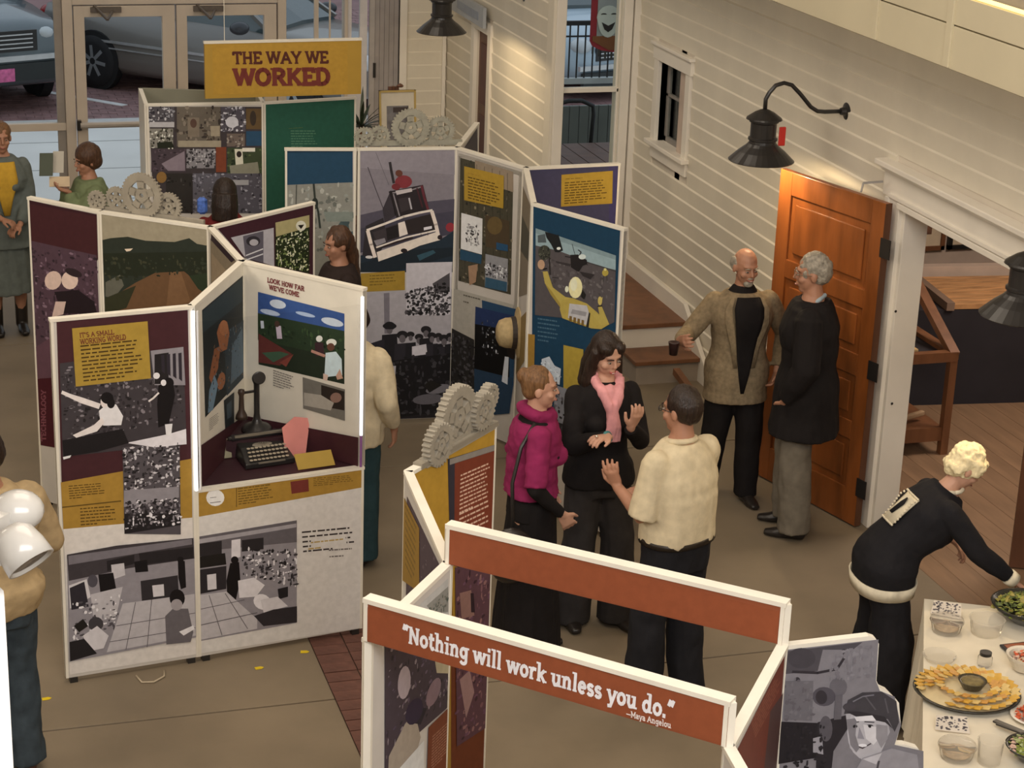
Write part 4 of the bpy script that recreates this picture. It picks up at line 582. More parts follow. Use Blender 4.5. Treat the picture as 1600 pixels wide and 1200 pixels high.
# ------------------------------------------------------------ exhibition kiosks
ZT, ZB = 1.98, .03
INFO = {}
def normal(pn):
    x0, y0, x1, y1 = PAN[pn]; d = Vector((x1 - x0, y1 - y0)).normalized(); n = Vector((-d.y, d.x))
    if n.dot(Vector((-x0, -y0))) < 0: n = -n
    return d, n
def panel(kiosk, pn, zb=ZB, zt=ZT, t=.03, core=None, label=None, name='panel', rail=True, outline=None, posts=True):
    x0, y0, x1, y1 = PAN[pn]; d, n = normal(pn); L = hypot(x1 - x0, y1 - y0)
    if outline:
        m = MB(); m.poly(outline, (x0 - n.x * t / 2, y0 - n.y * t / 2, 0), (d.x, d.y, 0), (0, 0, 1), (n.x, n.y, 0), t); b = m.build(name, CREAM, kiosk, label)
    else:
        b = MB().obox((x0, y0), (x1, y1), t, zb, zt).build(name, core or CORE, kiosk, label)
        if rail:
            MB().obox((x0 - d.x * .004, y0 - d.y * .004), (x1 + d.x * .004, y1 + d.y * .004), t + .008, zt - .012, zt + .004).build('top_rail', CREAM, b)
        if posts:
            for q in (0, L - .014):
                a = (x0 + d.x * q, y0 + d.y * q); c = (x0 + d.x * (q + .014), y0 + d.y * (q + .014))
                MB().obox(a, c, t + .006, zb, zt - .012).build('end_post', CREAM, b)
            if zb < .1:
                MB().obox((x0 + d.x * .02, y0 + d.y * .02), (x0 + d.x * .06, y0 + d.y * .06), .04, 0, zb).build('foot', BLACK, b)
                MB().obox((x1 - d.x * .06, y1 - d.y * .06), (x1 - d.x * .02, y1 - d.y * .02), .04, 0, zb).build('foot', BLACK, b)
    bl = {}
    for (p, nm, lab, cmds) in ART:
        if p != pn: continue
        A = Art((x0, y0), d, n, t / 2 + .0 + .0016 * len(bl)); A.run(cmds)
        if not outline: clampart(A, d, (x0, y0), L, zb, zt, n)
        A.build(nm, b, lab); bl[len(bl)] = 1
    return b
def clampart(A, d, p0, L, zb, zt, n):
    out = []
    for (x, y, z) in A.v:
        s = (x - p0[0]) * d.x + (y - p0[1]) * d.y; q = min(max(s, .014), L - .014)
        out.append((x + (q - s) * d.x, y + (q - s) * d.y, min(max(z, zb + .004), zt - .014)))
    A.v = out
def gear_mesh(r, teeth, t, spokes=5, hub=.34, rim=.60):
    m = MB(); N = teeth * 4
    def ring(ro, ri):
        k = len(m.v)
        for i in range(N):
            a = 2 * pi * i / N; R = ro(i)
            for (q, zz) in ((R, t / 2), (R, -t / 2), (ri, -t / 2), (ri, t / 2)): m.v.append((q * cos(a), zz, q * sin(a)))
        for i in range(N):
            j = (i + 1) % N
            for e in range(4):
                f = (e + 1) % 4; m.f.append((k + i * 4 + e, k + i * 4 + f, k + j * 4 + f, k + j * 4 + e))
    ring(lambda i: r if i % 4 in (0, 1) else r * (.88 if r < .12 else .93), r * rim)
    ring(lambda i: r * hub, r * .1)
    for s_ in range(spokes):
        a = 2 * pi * (s_ + .3) / spokes; c, s = cos(a), sin(a); w = r * .15
        P = [(r * hub * .8, -w), (r * (rim + .04), -w * 1.2), (r * (rim + .04), w * 1.2), (r * hub * .8, w)]
        vs = [(x * c - y * s, yy, x * s + y * c) for yy in (-t / 2, t / 2) for x, y in P]
        m.add(vs, [(0, 1, 2, 3), (7, 6, 5, 4), (0, 4, 5, 1), (1, 5, 6, 2), (2, 6, 7, 3), (3, 7, 4, 0)])
    return m
GEARM = mat('gear_foam', (.31, .28, .225), .7, .1, 15)
GEARM2 = mat('gear_pale', (.33, .32, .26), .7, .14, 22)
def gears(kiosk, p0, p1, z0, lst, m=GEARM, t=.02, back=.0):
    p0 = Vector(p0); p1 = Vector(p1); d = (p1 - p0).normalized(); n = Vector((-d.y, d.x)); n = n if n.dot(-p0) > 0 else -n
    L = (p1 - p0).length
    row = MB().obox((p0.x - n.x * back, p0.y - n.y * back), (p1.x - n.x * back, p1.y - n.y * back), t, z0 - .02, z0 + .015).build('gear_row', m, kiosk, 'row of cut-out gears along the top edge')
    for k, (s, z, r, teeth, sp_) in enumerate(lst):
        o = gear_mesh(r, teeth, t, sp_).build('gear', m, row)
        o.matrix_parent_inverse = Matrix(); off = back + .012 * ((k % 2) * 2 - 1)
        o.location = (p0.x + d.x * s - n.x * off, p0.y + d.y * s - n.y * off, z); o.rotation_euler = (0, 0, atan2(d.y, d.x))
PURP = mat('purple_laminate', '44222a', .5); YEL = mat('yellow_laminate', 'c8962a', .5); ORG = mat('rust_laminate', 'a8542c', .55, .05, 5)
GREEN = mat('green_laminate', '2c6a55', .55, .06, 5); GREYG = mat('sage_laminate', (.24, .235, .175), .6, .05, 5); SIGNY = mat('sign_yellow', 'd2a01f', .5, .05, 6)
LAV = mat('lavender_laminate', '4c4866', .5)
# kiosk 1: front left
k1 = tag(empty('exhibit_kiosk', (1.3, 10, 0)), 'folding exhibit kiosk with a clear fronted display case, purple panels and yellow text card', 'display stand')
panel(k1, 'A56', label='narrow magenta panel'); panel(k1, 'A45', label='panel with a dirt road landscape'); panel(k1, 'A47', label='purple panel folded behind'); panel(k1, 'A24', label='short joining panel')
panel(k1, 'A1', label='purple panel with yellow text card'); panel(k1, 'A0', zt=.985, label='white panel below the display case')
panel(k1, 'AL', zb=.985, label='left inner wall of the display case', core=CREAM); panel(k1, 'AR', zb=.985, label='right inner wall of the display case', core=CREAM)
m = MB().hexa([(1.345, 9.635), (2.215, 9.765), (1.70, 10.36)], .965, .985); m.build('shelf', PURP, k1, 'dark purple shelf')
MB().obox((1.335, 9.59), (2.23, 9.73), .006, .99, 1.9).build('clear_front', ACRYL, k1, 'clear acrylic front sheet')
EDGE_GLINT = emit('edge_reflection_glow', (.86, .90, 1.0), 1.35)  # white reflections in the acrylic case edges, put in as emission, not lamps
MB().tube([(1.325, 9.585, .99), (1.325, 9.585, 1.96)], .009, 8).build('edge_reflection', EDGE_GLINT, k1, 'reflection in the clear case edge, made as a glowing rod')
MB().tube([(1.347, 9.585, .99), (1.347, 9.585, 1.96)], .006, 8).build('clear_edge', mat('clear_edge', (.75, .74, .72), .15), k1)
MB().tube([(2.225, 9.735, 1.17), (2.225, 9.735, 1.94)], .009, 8).build('edge_reflection', EDGE_GLINT, k1, 'reflection in the clear case edge, made as a glowing rod')
MB().tube([(2.225, 9.735, .99), (2.225, 9.735, 1.17)], .007, 8).build('clear_edge', mat('purple_edge', (.28, .12, .34), .2), k1)  # purple refraction at the foot of the acrylic edge, put in as colour
gears(k1, (1.02, 11.60), (1.60, 11.15), 1.985, [(.03, 2.03, .062, 18, 6), (.15, 2.05, .075, 22, 5), (.335, 2.10, .135, 36, 5), (.50, 2.05, .082, 24, 5)], m=GEARM, back=.03)
# kiosk 2: collage, green panel, yellow sign
k2 = tag(empty('exhibit_kiosk', (2.5, 14.6, 0)), 'box kiosk with a photo collage and green panel under the big yellow title sign', 'display stand')
panel(k2, 'B1', label='photo collage panel'); panel(k2, 'BG', label='dark green panel', core=GREEN)
MB().obox((1.72, 15.16), (2.60, 14.90), .03, .03, 1.98).build('panel', GREYG, k2, 'sage green back panel')
MB().obox((1.70, 14.55), (1.73, 15.16), .03, .03, 1.98).build('panel', CREAM, k2, 'side panel'); MB().obox((2.55, 14.51), (2.58, 14.95), .03, .03, 1.98).build('panel', CREAM, k2, 'side panel')
zs = [p[1] / 1000 for (pn, nm, lb, cm) in ART if pn == 'BS' for c in cm for p in c[2]]
panel(k2, 'BS', zb=min(zs) - .004, zt=max(zs) + .004, label='yellow title sign board', core=SIGNY, name='title_sign', posts=False)
# kiosk 3: boat, mesh, flight deck
k3 = tag(empty('exhibit_kiosk', (3.6, 12.4, 0)), 'zigzag kiosk with a tilted boat photo, group photo, mesh panel and blue flight deck panel', 'display stand')
panel(k3, 'N', label='blue topped panel with hanging chain photo'); panel(k3, 'Q', label='panel with tilted boat and group of men'); panel(k3, 'M', label='wire mesh photo panel')
panel(k3, 'S', label='short tan panel'); panel(k3, 'V', label='lavender grey panel', core=LAV); panel(k3, 'W', label='blue panel with yellow clad crewman'); panel(k3, 'QB', label='back panel seen edge on')
fr = MB()
x0, y0, x1, y1 = PAN['M']; dM, nM = normal('M'); LM = hypot(x1 - x0, y1 - y0)
for (a, b, z0, z1) in ((.03, .06, .93, 1.93), (LM - .05, LM - .02, .93, 1.93), (.03, LM - .02, .90, .94), (.03, LM - .02, 1.92, 1.95)):
    fr.obox((x0 + dM.x * a, y0 + dM.y * a), (x0 + dM.x * b, y0 + dM.y * b), .05, z0, z1, off=(.01 if True else 0))
fr.build('picture_frame', CREAM, k3, 'cream frame around the mesh photo')
gears(k3, (2.93, 13.02), (3.66, 12.97), 1.985, [(.05, 2.03, .07, 20, 5), (.16, 2.03, .075, 20, 5), (.37, 2.09, .135, 34, 5), (.58, 2.06, .105, 30, 5)], m=GEARM2, back=.05)
# straw hat hanging on the mesh panel
ht = tag(empty('straw_hat', (3.78, 12.2, .9)), 'pale straw hat with dark band hanging on the edge of the mesh panel', 'hat')
R_ = Matrix.Rotation(radians(90), 3, 'Y') @ Matrix.Rotation(radians(8), 3, 'X'); hc = (3.782, 12.004, 0.923)
STRAW = mat('straw', (.50, .38, .20), .8, .15, 30, .2, 90)
MB().lathe([(.0, -.13), (.05, -.128), (.085, -.11), (.10, -.07), (.105, 0)], hc, 24, R_).build('crown', STRAW, ht, smooth=True)
MB().lathe([(.106, -.02), (.106, .0), (.17, .012), (.172, .018), (.10, .008)], hc, 28, R_).build('brim', STRAW, ht)
MB().lathe([(.107, -.035), (.109, -.003)], hc, 24, R_).build('band', mat('dark_band', (.04, .03, .025)), ht, 'dark hat band')
# kiosk 4: quotation beams
k4 = tag(empty('exhibit_kiosk', (2, 5.6, 0)), 'kiosk with rust orange quotation beams, yellow gear panel and woman in a flat cap', 'display stand')
panel(k4, 'CY', label='yellow panel with red text card', core=YEL); panel(k4, 'CY2', label='panel seen at a steep angle'); panel(k4, 'CP', label='panel with pale and purple photos')
panel(k4, 'CS', label='dark red panel'); panel(k4, 'CE', label='panel folding toward the viewer')
panel(k4, 'C1', zb=1.985, zt=2.135, t=.04, core=ORG, name='quote_beam', label='front rust orange beam with quotation'); panel(k4, 'C2', zb=1.985, zt=2.135, t=.04, core=ORG, name='quote_beam', label='plain rust orange back beam')
k4_out = [(0, 0.03), (0, 1.98), (0.295, 1.998), (0.321, 1.987), (0.334, 1.967), (0.339, 1.828), (0.353, 1.8), (0.385, 1.783), (0.43, 1.736), (0.446, 1.648), (0.433, 1.574), (0.47, 1.571), (0.52, 1.552), (0.542, 1.515), (0.542, 0.03)]
panel(k4, 'CW', outline=k4_out, label='cut-out photo panel of a woman in a cap')
for (x, y) in ((1.36, 5.83), (2.265, 4.90), (1.78, 6.36), (2.71, 5.49)):
    MB().box(x - .012, y - .012, 0, x + .012, y + .012, 2.13).build('corner_post', CREAM, k4)
gears(k4, (1.93, 7.31), (2.33, 7.69), 1.985, [(.09, 2.04, .095, 26, 5), (.27, 2.10, .14, 36, 5), (.44, 2.08, .085, 22, 5), (.535, 2.11, .06, 18, 5)], m=GEARM, t=.04)
MB().obox((1.90, 7.285), (2.345, 7.705), .045, 1.972, 1.995).build('gear_shelf', mat('grey_shelf', (.26, .23, .18)), k4)
# ------------------------------------------------------------ things in the display case
MB().hexa([(1.545, 10.01), (1.95, 10.01), (1.70, 10.33)], .986, 1.085).build('back_riser', PURP, k1, 'dark purple raised corner of the shelf')
ph = tag(empty('candlestick_telephone', (1.73, 10.13, 1.09)), 'black candlestick telephone standing in the back corner of the display case', 'telephone')
c = Vector((1.735, 10.13, 1.087))
MB().lathe([(.085, 0), (.085, .012), (.07, .03), (.03, .045), (.02, .07), (.016, .10), (.016, .27), (.024, .29), (.0, .30)], c, 20).build('stand', BLACK, ph, smooth=True)
MB().lathe([(.0, 0), (.018, .0), (.018, .02), (.03, .035), (.036, .06), (.03, .062), (.0, .05)], c + Vector((0, -.02, .32)), 18, Matrix.Rotation(radians(80), 3, 'X')).build('mouthpiece', BLACK, ph, smooth=True)
MB().ell(c + Vector((0, 0, .30)), (.026, .026, .03)).build('top_knuckle', BLACK, ph, smooth=True)
MB().lathe([(.034, 0), (.03, .02), (.016, .05), (.013, .13), (.02, .15), (.016, .165), (.0, .17)], c + Vector((-.085, -.01, .08)), 16).build('receiver', mat('brown_bakelite', (.05, .032, .022), .35), ph, smooth=True)
MB().bar(c + Vector((-.09, -.01, .225)), c + Vector((0, 0, .23)), .012).build('hook', BLACK, ph)
ty = tag(empty('typewriter', (1.75, 9.88, .86)), 'black antique typewriter in the middle of the display case', 'typewriter')
tx = Vector((.985, .17, 0)); tyv = Vector((-.17, .985, 0)); to = Vector((1.736, 9.970, 0.987))
def tp(x, y, z): return to + tx * x + tyv * y + Vector((0, 0, z))
m = MB(); m.add([tp(*p) for p in [(-.14, -.13, 0), (.14, -.13, 0), (.13, .12, 0), (-.13, .12, 0), (-.14, -.13, .03), (.14, -.13, .03), (.125, -.0, .075), (-.125, -.0, .075), (-.12, .12, .09), (.12, .12, .09)]],
      [(0, 1, 2, 3), (0, 4, 5, 1), (4, 7, 6, 5), (7, 8, 9, 6), (3, 2, 9, 8), (0, 3, 8, 7, 4), (1, 5, 6, 9, 2)])
m.build('body', BLACK, ty, bevel=.006)
MB().tube([tp(-.15, .07, .11), tp(.15, .07, .11)], .018, 14).build('platen', mat('dark_rubber', (.035, .03, .03), .5), ty, smooth=True)
MB().bar(tp(-.14, .045, .125), tp(.14, .045, .125), .012).build('carriage_rail', mat('dull_steel', (.3, .27, .22), .35, metal=.5), ty)
for s in (-1, 1): MB().tube([tp(.15 * s, .07, .11), tp(.168 * s, .07, .11)], .012, 10).build('platen_knob', BLACK, ty)
m = MB()
for k in range(17):
    a = pi * (k / 16); m.bar(tp(.055 * cos(a), .0 + .035 * sin(a), .08), tp(.02 * cos(a), -.02 + .012 * sin(a), .075), .0035)
m.build('type_bars', mat('pale_steel', (.5, .45, .36), .35, metal=.4), ty)
KEYM = mat('ivory_key', (.48, .42, .32), .4); km = MB().lathe([(.0095, 0), (.0095, .004), (.0, .005)], (0, 0, 0), 10).mesh('key'); km.materials.append(KEYM)
for r_ in range(4):
    for k in range(10):
        o = link('key', km, None, ty); o.location = tp(-.103 + k * .0225 + r_ * .004, -.115 + r_ * .027, .042 + r_ * .012); o.matrix_parent_inverse = WI(ty)
MB().bar(tp(-.07, -.135, .03), tp(.08, -.135, .03), .008).build('space_bar', MATS['dull_steel'], ty)
hh = tag(empty('handheld_computer', (1.55, 9.93, .86)), 'small olive handheld computer leaning to the left of the typewriter', 'gadget')
def slab(o0, ax, ay, w, h, t, nm, m_, p): 
    ax = Vector(ax).normalized(); ay = Vector(ay).normalized(); an = ax.cross(ay)
    return MB().poly([(-w / 2, 0), (w / 2, 0), (w / 2, h), (-w / 2, h)], o0, ax, ay, an, t).build(nm, m_, p, bevel=.003)
slab((1.545, 10.007, 0.987), (1, .15, 0), (0, .35, .93), .062, .105, .012, 'body', mat('olive_plastic', (.28, .26, .17), .4), hh)
slab((1.553, 10.056, 1.020), (1, .15, 0), (0, .35, .93), .046, .05, .010, 'screen', mat('dark_screen', (.05, .05, .03), .2), hh)
MB().tube([(1.527, 10.004, 0.990), (1.384, 9.737, 0.990)], .002, 6).build('cable', mat('cable_tan', (.3, .2, .15)), hh)
pk = tag(empty('pink_card', (2.0, 9.93, .86)), 'tall pink paper card standing right of the typewriter', 'card')
MB().poly([(-.06, 0), (.055, .01), (.09, .20), (-.0, .22), (-.075, .17)], (1.917, 9.949, 0.987), Vector((.95, .2, 0)).normalized(), Vector((-.0, .25, .97)).normalized(), (0, -1, 0), .003).build('sheet', mat('pink_paper', (.72, .27, .24), .7), pk)
yc = tag(empty('label_card', (2.05, 9.8, .86)), 'slanted yellow caption card at the front right of the display case', 'card')
slab((1.993, 9.770, 0.989), (.99, .15, 0), (-.09, .60, .55), .21, .095, .004, 'sheet', mat('yellow_card', 'c9a02c', .6), yc)
A = Art((0, 0), Vector((1, 0)), Vector((0, -1)), 0)
def flat_lines(o0, ax, ay, w, h, nl, col, parent, seed, name='text_lines', nx=.0052):
    ax = Vector(ax).normalized(); ay = Vector(ay).normalized(); an = ax.cross(ay); R = random.Random(seed); m = MB(); o0 = Vector(o0)
    for i in range(nl):
        y = h * (1 - (i + .5) / nl); u = -w / 2
        while u < w / 2 - .01:
            l = R.uniform(.012, .035); l = min(l, w / 2 - u); q = [o0 + ax * a + ay * b + an * nx for a, b in ((u, y), (u + l, y), (u + l, y + h / nl * .4), (u, y + h / nl * .4))]
            m.add(q, [(0, 1, 2, 3)]); u += l + .006
    return m.build(name, mat('ink_' + col, col), parent)
flat_lines((1.996, 9.786, 0.989), (.99, .15, 0), (-.09, .60, .55), .13, .07, 6, '8a6a18', yc, 4)
# ------------------------------------------------------------ gooseneck lamps
def lamp(c, wall_x, label, tagred=False, dirv=(1, 0), pos=None, plate=True):
    t = tag(empty('gooseneck_lamp', c), label, 'lamp', 'black barn lamps on the walls')
    c = Vector(c); o = lambda r, z: (r, z)
    SP = [(.165, 0), (.168, .004), (.16, .012), (.12, .055), (.085, .085), (.072, .10), (.070, .10), (.068, .115), (.075, .12), (.075, .13), (.066, .135), (.066, .215), (.075, .222), (.075, .232), (.092, .236), (.088, .245), (.05, .275), (.022, .29), (.0, .295)]
    MB().lathe([(r_ * 1.24, z_ * 1.12) for r_, z_ in SP], c, 32, None, False).build('shade', BLACK, t, smooth=False)
    MB().lathe([(.198, .009), (.124, .062), (.075, .10), (.0, .112)], c, 24, None, False).build('reflector', mat('white_enamel', (.7, .66, .58), .4), t, smooth=True)
    MB().ell(c + Vector((0, 0, .05)), (.03, .03, .04)).build('bulb', emit('bulb_glow' , (1.0, .78, .48), 6.0), t, smooth=True)
    if plate:
        d = Vector((dirv[0], dirv[1], 0)); D = wall_x; zz = c.z + .30
        pts = [c + Vector((0, 0, .32)), c + Vector((0, 0, .39)), c + d * .02 + Vector((0, 0, .43)), c + d * .06 + Vector((0, 0, .475)), c + d * .115 + Vector((0, 0, .49)), c + d * .17 + Vector((0, 0, .475)), c + d * .23 + Vector((0, 0, .42)), c + d * .31 + Vector((0, 0, .335)), c + d * .36 + Vector((0, 0, .305)), c + d * .41 + Vector((0, 0, .30)), c + d * D + Vector((0, 0, .30))]
        MB().tube(pts, .0135, 10).build('gooseneck', BLACK, t, smooth=True)
        e = pts[-1]; R = Vector((0, 0, 1)).rotation_difference(-d).to_matrix()
        MB().lathe([(.055, 0), (.055, .012), (.03, .02), (.022, .05), (.0, .052)], e, 20, R).build('wall_plate', BLACK, t)
    if tagred:
        MB().box(c.x + .07, c.y - .09, c.z + .11, c.x + .115, c.y - .075, c.z + .23).build('red_tag', mat('red_tag', (.55, .03, .02), .5), t, 'small red tag', bevel=.006)
    l = bpy.data.lights.new('bulb_light', 'SPOT'); l.energy = 22; l.color = (1.0, .76, .46); l.spot_size = radians(172); l.spot_blend = .2; l.shadow_soft_size = .03
    lo = bpy.data.objects.new('bulb_light', l); COL.objects.link(lo); lo.location = c + Vector((0, 0, -.006)); lo.parent = t; lo.matrix_parent_inverse = WI(t)
    return t
lamp((5.15, 11.35, 2.19), .57, 'black gooseneck lamp with red tag above the open oak door', True)
lamp((5.20, 8.25, 2.13), .52, 'black gooseneck lamp cut off at the edge, over the side room opening')
lamp((4.30, 16.0, 2.22), .71, 'black gooseneck lamp at the top of the picture, far by the lit siding')
MB().tube([(2.25, 14.38, 2.4), (2.25, 14.38, 6.99)], .0025, 5).build('hanging_wire', CREAM, k2)
# easel picture and plant behind kiosk 3
es = tag(empty('easel_picture', (3.6, 14.7, 0)), 'gold framed print of a floral certificate on an easel behind the pale gears', 'picture')
a0 = Vector((3.528, 14.900, 1.515)); a1 = Vector((3.821, 14.900, 1.506)); zt_ = (3.669, 14.900, 1.963)[2]; wv = a1.x - a0.x; zb_ = a0.z - .05
lean = Vector((0, .12, 1)).normalized()
def eq(x0, x1, z0, z1, t0, t1, nm, m_, lb=None): 
    return MB().poly([(x0, z0), (x1, z0), (x1, z1), (x0, z1)], (a0.x, 14.9 - t1, zb_), (1, 0, 0), lean, (0, 1, 0), t1 - t0).build(nm, m_, es, lb)
Hh = zt_ - zb_; GOLD = mat('gold_frame', (.50, .36, .12), .35, metal=.4)
eq(0, wv, 0, Hh, .0, .012, 'mat_board', mat('cream_paper', (.62, .56, .44)))
for q in ((0, .015, 0, Hh), (wv - .015, wv, 0, Hh), (0, wv, Hh - .014, Hh), (0, wv, 0, .015)): eq(*q, 0, .022, 'frame_bar', GOLD)
eq(.06, wv - .06, .05, Hh - .12, .012, .015, 'print', mat('grey_print', (.16, .15, .15), .6, .5, 14)); eq(.11, wv - .06, Hh - .17, Hh - .13, .015, .017, 'print_title', mat('dark_print', (.05, .035, .03)))
MB().lathe([(.02, 0), (.03, .01), (.02, .02), (.0, .03)], (a0.x + wv * .62, 14.9 + .1, zt_ + .01), 10).build('finial', DKWOOD, es)
for x in (.05, wv - .05, wv / 2): MB().bar((a0.x + x, 14.94 if x != wv / 2 else 15.3, 0), (a0.x + wv / 2 + (x - wv / 2) * .3, 15.08, zt_), .025).build('leg', DKWOOD, es)
pt = tag(empty('potted_plant', (3.9, 17.2, 0)), 'spiky dark green potted plant beside the entry door', 'plant')
MB().lathe([(.13, 0), (.17, .3), (.18, .32), (.15, .32), (.0, .28)], (3.95, 17.2, 0), 18).build('pot', mat('clay_pot', (.2, .09, .05)), pt)
MB().tube([(3.95, 17.2, .28), (3.90, 17.2, 1.18)], .02, 8).build('stem', BRWOOD, pt)
LEAF = mat('dark_leaf', (.03, .045, .025), .45, .3, 10)
for k in range(22):
    a = k * 2.4; el = random.uniform(.0, 1.25); L = random.uniform(.3, .48); d = Vector((cos(a) * cos(el), sin(a) * cos(el), sin(el))); s = d.cross(Vector((0, 0, 1))).normalized(); b = Vector((3.90, 17.2, 1.18)); pts = [b + d * L * q + Vector((0, 0, -.22 * q * q * L)) for q in (0, .35, .7, 1)]
    m = MB(); ws = (.008, .017, .012, .001)
    vs = [p + s * w_ * e for p, w_ in zip(pts, ws) for e in (-1, 1)] + [p + s * w_ * e + Vector((0, 0, -.003)) for p, w_ in zip(pts, ws) for e in (-1, 1)]
    fs = [(2 * i, 2 * i + 1, 2 * i + 3, 2 * i + 2) for i in range(3)] + [(8 + 2 * i, 10 + 2 * i, 11 + 2 * i, 9 + 2 * i) for i in range(3)]
    m.add(vs, fs); m.build('leaf', LEAF, pt)
sg = tag(empty('hanging_sign', (4.9, 17.5, 2.1)), 'small pale blue grey sign hung above the brown nook door', 'sign')
MB().box(4.93, 16.95, 2.08, 4.96, 18.0, 2.26).build('board', mat('pale_sign', (.40, .42, .44)), sg); MB().box(4.925, 17.1, 2.13, 4.93, 17.8, 2.20).build('faded_lettering', mat('pale_sign_ink', (.28, .31, .36)), sg)
# floor marks
for i, (x, y, a, lb) in enumerate(((.51, 9.36, .1, 'by the left end of the white panel'), (1.62, 9.45, .1, 'in the middle below the white panel'), (1.89, 9.58, -.2, 'next to the brick strip'))):
    t = Matrix.Rotation(a, 3, 'Z'); vs = [t @ Vector(p) + Vector((x, y, .0)) for p in ((-.022, -.014, .001), (.012, -.014, .001), (.026, 0, .001), (.012, .014, .001), (-.022, .014, .001), (-.022, -.014, .003), (.012, -.014, .003), (.026, 0, .003), (.012, .014, .003), (-.022, .014, .003))]
    o = MB().add(vs, [(4, 3, 2, 1, 0), (5, 6, 7, 8, 9)] + [(k, (k + 1) % 5, 5 + (k + 1) % 5, 5 + k) for k in range(5)]).build('tape_mark', mat('yellow_tape', (.75, .55, .01), .5))
    tag(o, 'small yellow tape arrow on the floor ' + lb, 'tape', 'yellow tape marks on the floor')
o = MB().tube([(.98, 9.50, .006), (1.0, 9.42, .006), (1.06, 9.41, .006), (1.12, 9.46, .006), (1.13, 9.52, .006)], .005, 6).build('cable_loop', mat('beige_cable', (.5, .42, .3)), smooth=True)
tag(o, 'small beige loop of cable under the white panel', 'cable')
# ------------------------------------------------------------ people
def remesh(mb, voxel, smooth=3, name='mesh', wr=0.0, wf=9.0, seed=0, stretch=(1, 1, 1)):
    me = bpy.data.meshes.new('tmp'); me.from_pydata(mb.v, [], mb.f)
    bm = bmesh.new(); bm.from_mesh(me); bmesh.ops.recalc_face_normals(bm, faces=bm.faces); bm.to_mesh(me); bm.free()
    o = bpy.data.objects.new('tmp', me); COL.objects.link(o)
    r = o.modifiers.new('r', 'REMESH'); r.mode = 'VOXEL'; r.voxel_size = voxel
    if smooth: s = o.modifiers.new('s', 'SMOOTH'); s.factor = .5; s.iterations = smooth
    dg = bpy.context.evaluated_depsgraph_get(); out = bpy.data.meshes.new_from_object(o.evaluated_get(dg)); out.name = name
    bpy.data.objects.remove(o); bpy.data.meshes.remove(me)
    if wr:
        off = Vector((seed * 3.1, seed * 1.7, 0)); co = []
        for v in out.vertices:
            p = v.co; q = Vector((p.x * stretch[0], p.y * stretch[1], p.z * stretch[2])) * wf + off
            k = noise.noise(q) + .5 * noise.noise(q * 2.3); co += list(p + v.normal * (wr * k))
        out.vertices.foreach_set('co', co); out.update()
    out.shade_smooth(); return out
def ik(s, w, a, b, hint):
    d = w - s; D = min(d.length, (a + b) * .995); dn = d.normalized(); w = s + dn * D
    x = (a * a - b * b + D * D) / (2 * D); h = math.sqrt(max(a * a - x * x, 0)); hn = hint - dn * hint.dot(dn)
    hn = hn.normalized() if hn.length > 1e-4 else Vector((0, 0, -1)); return s + dn * x + hn * h, w
SKIN = mat('warm_skin', (.40, .20, .125), .5, .07, 14, .05, 80)
SKINP = mat('pale_skin', (.52, .29, .20), .5, .07, 14, .05, 80)
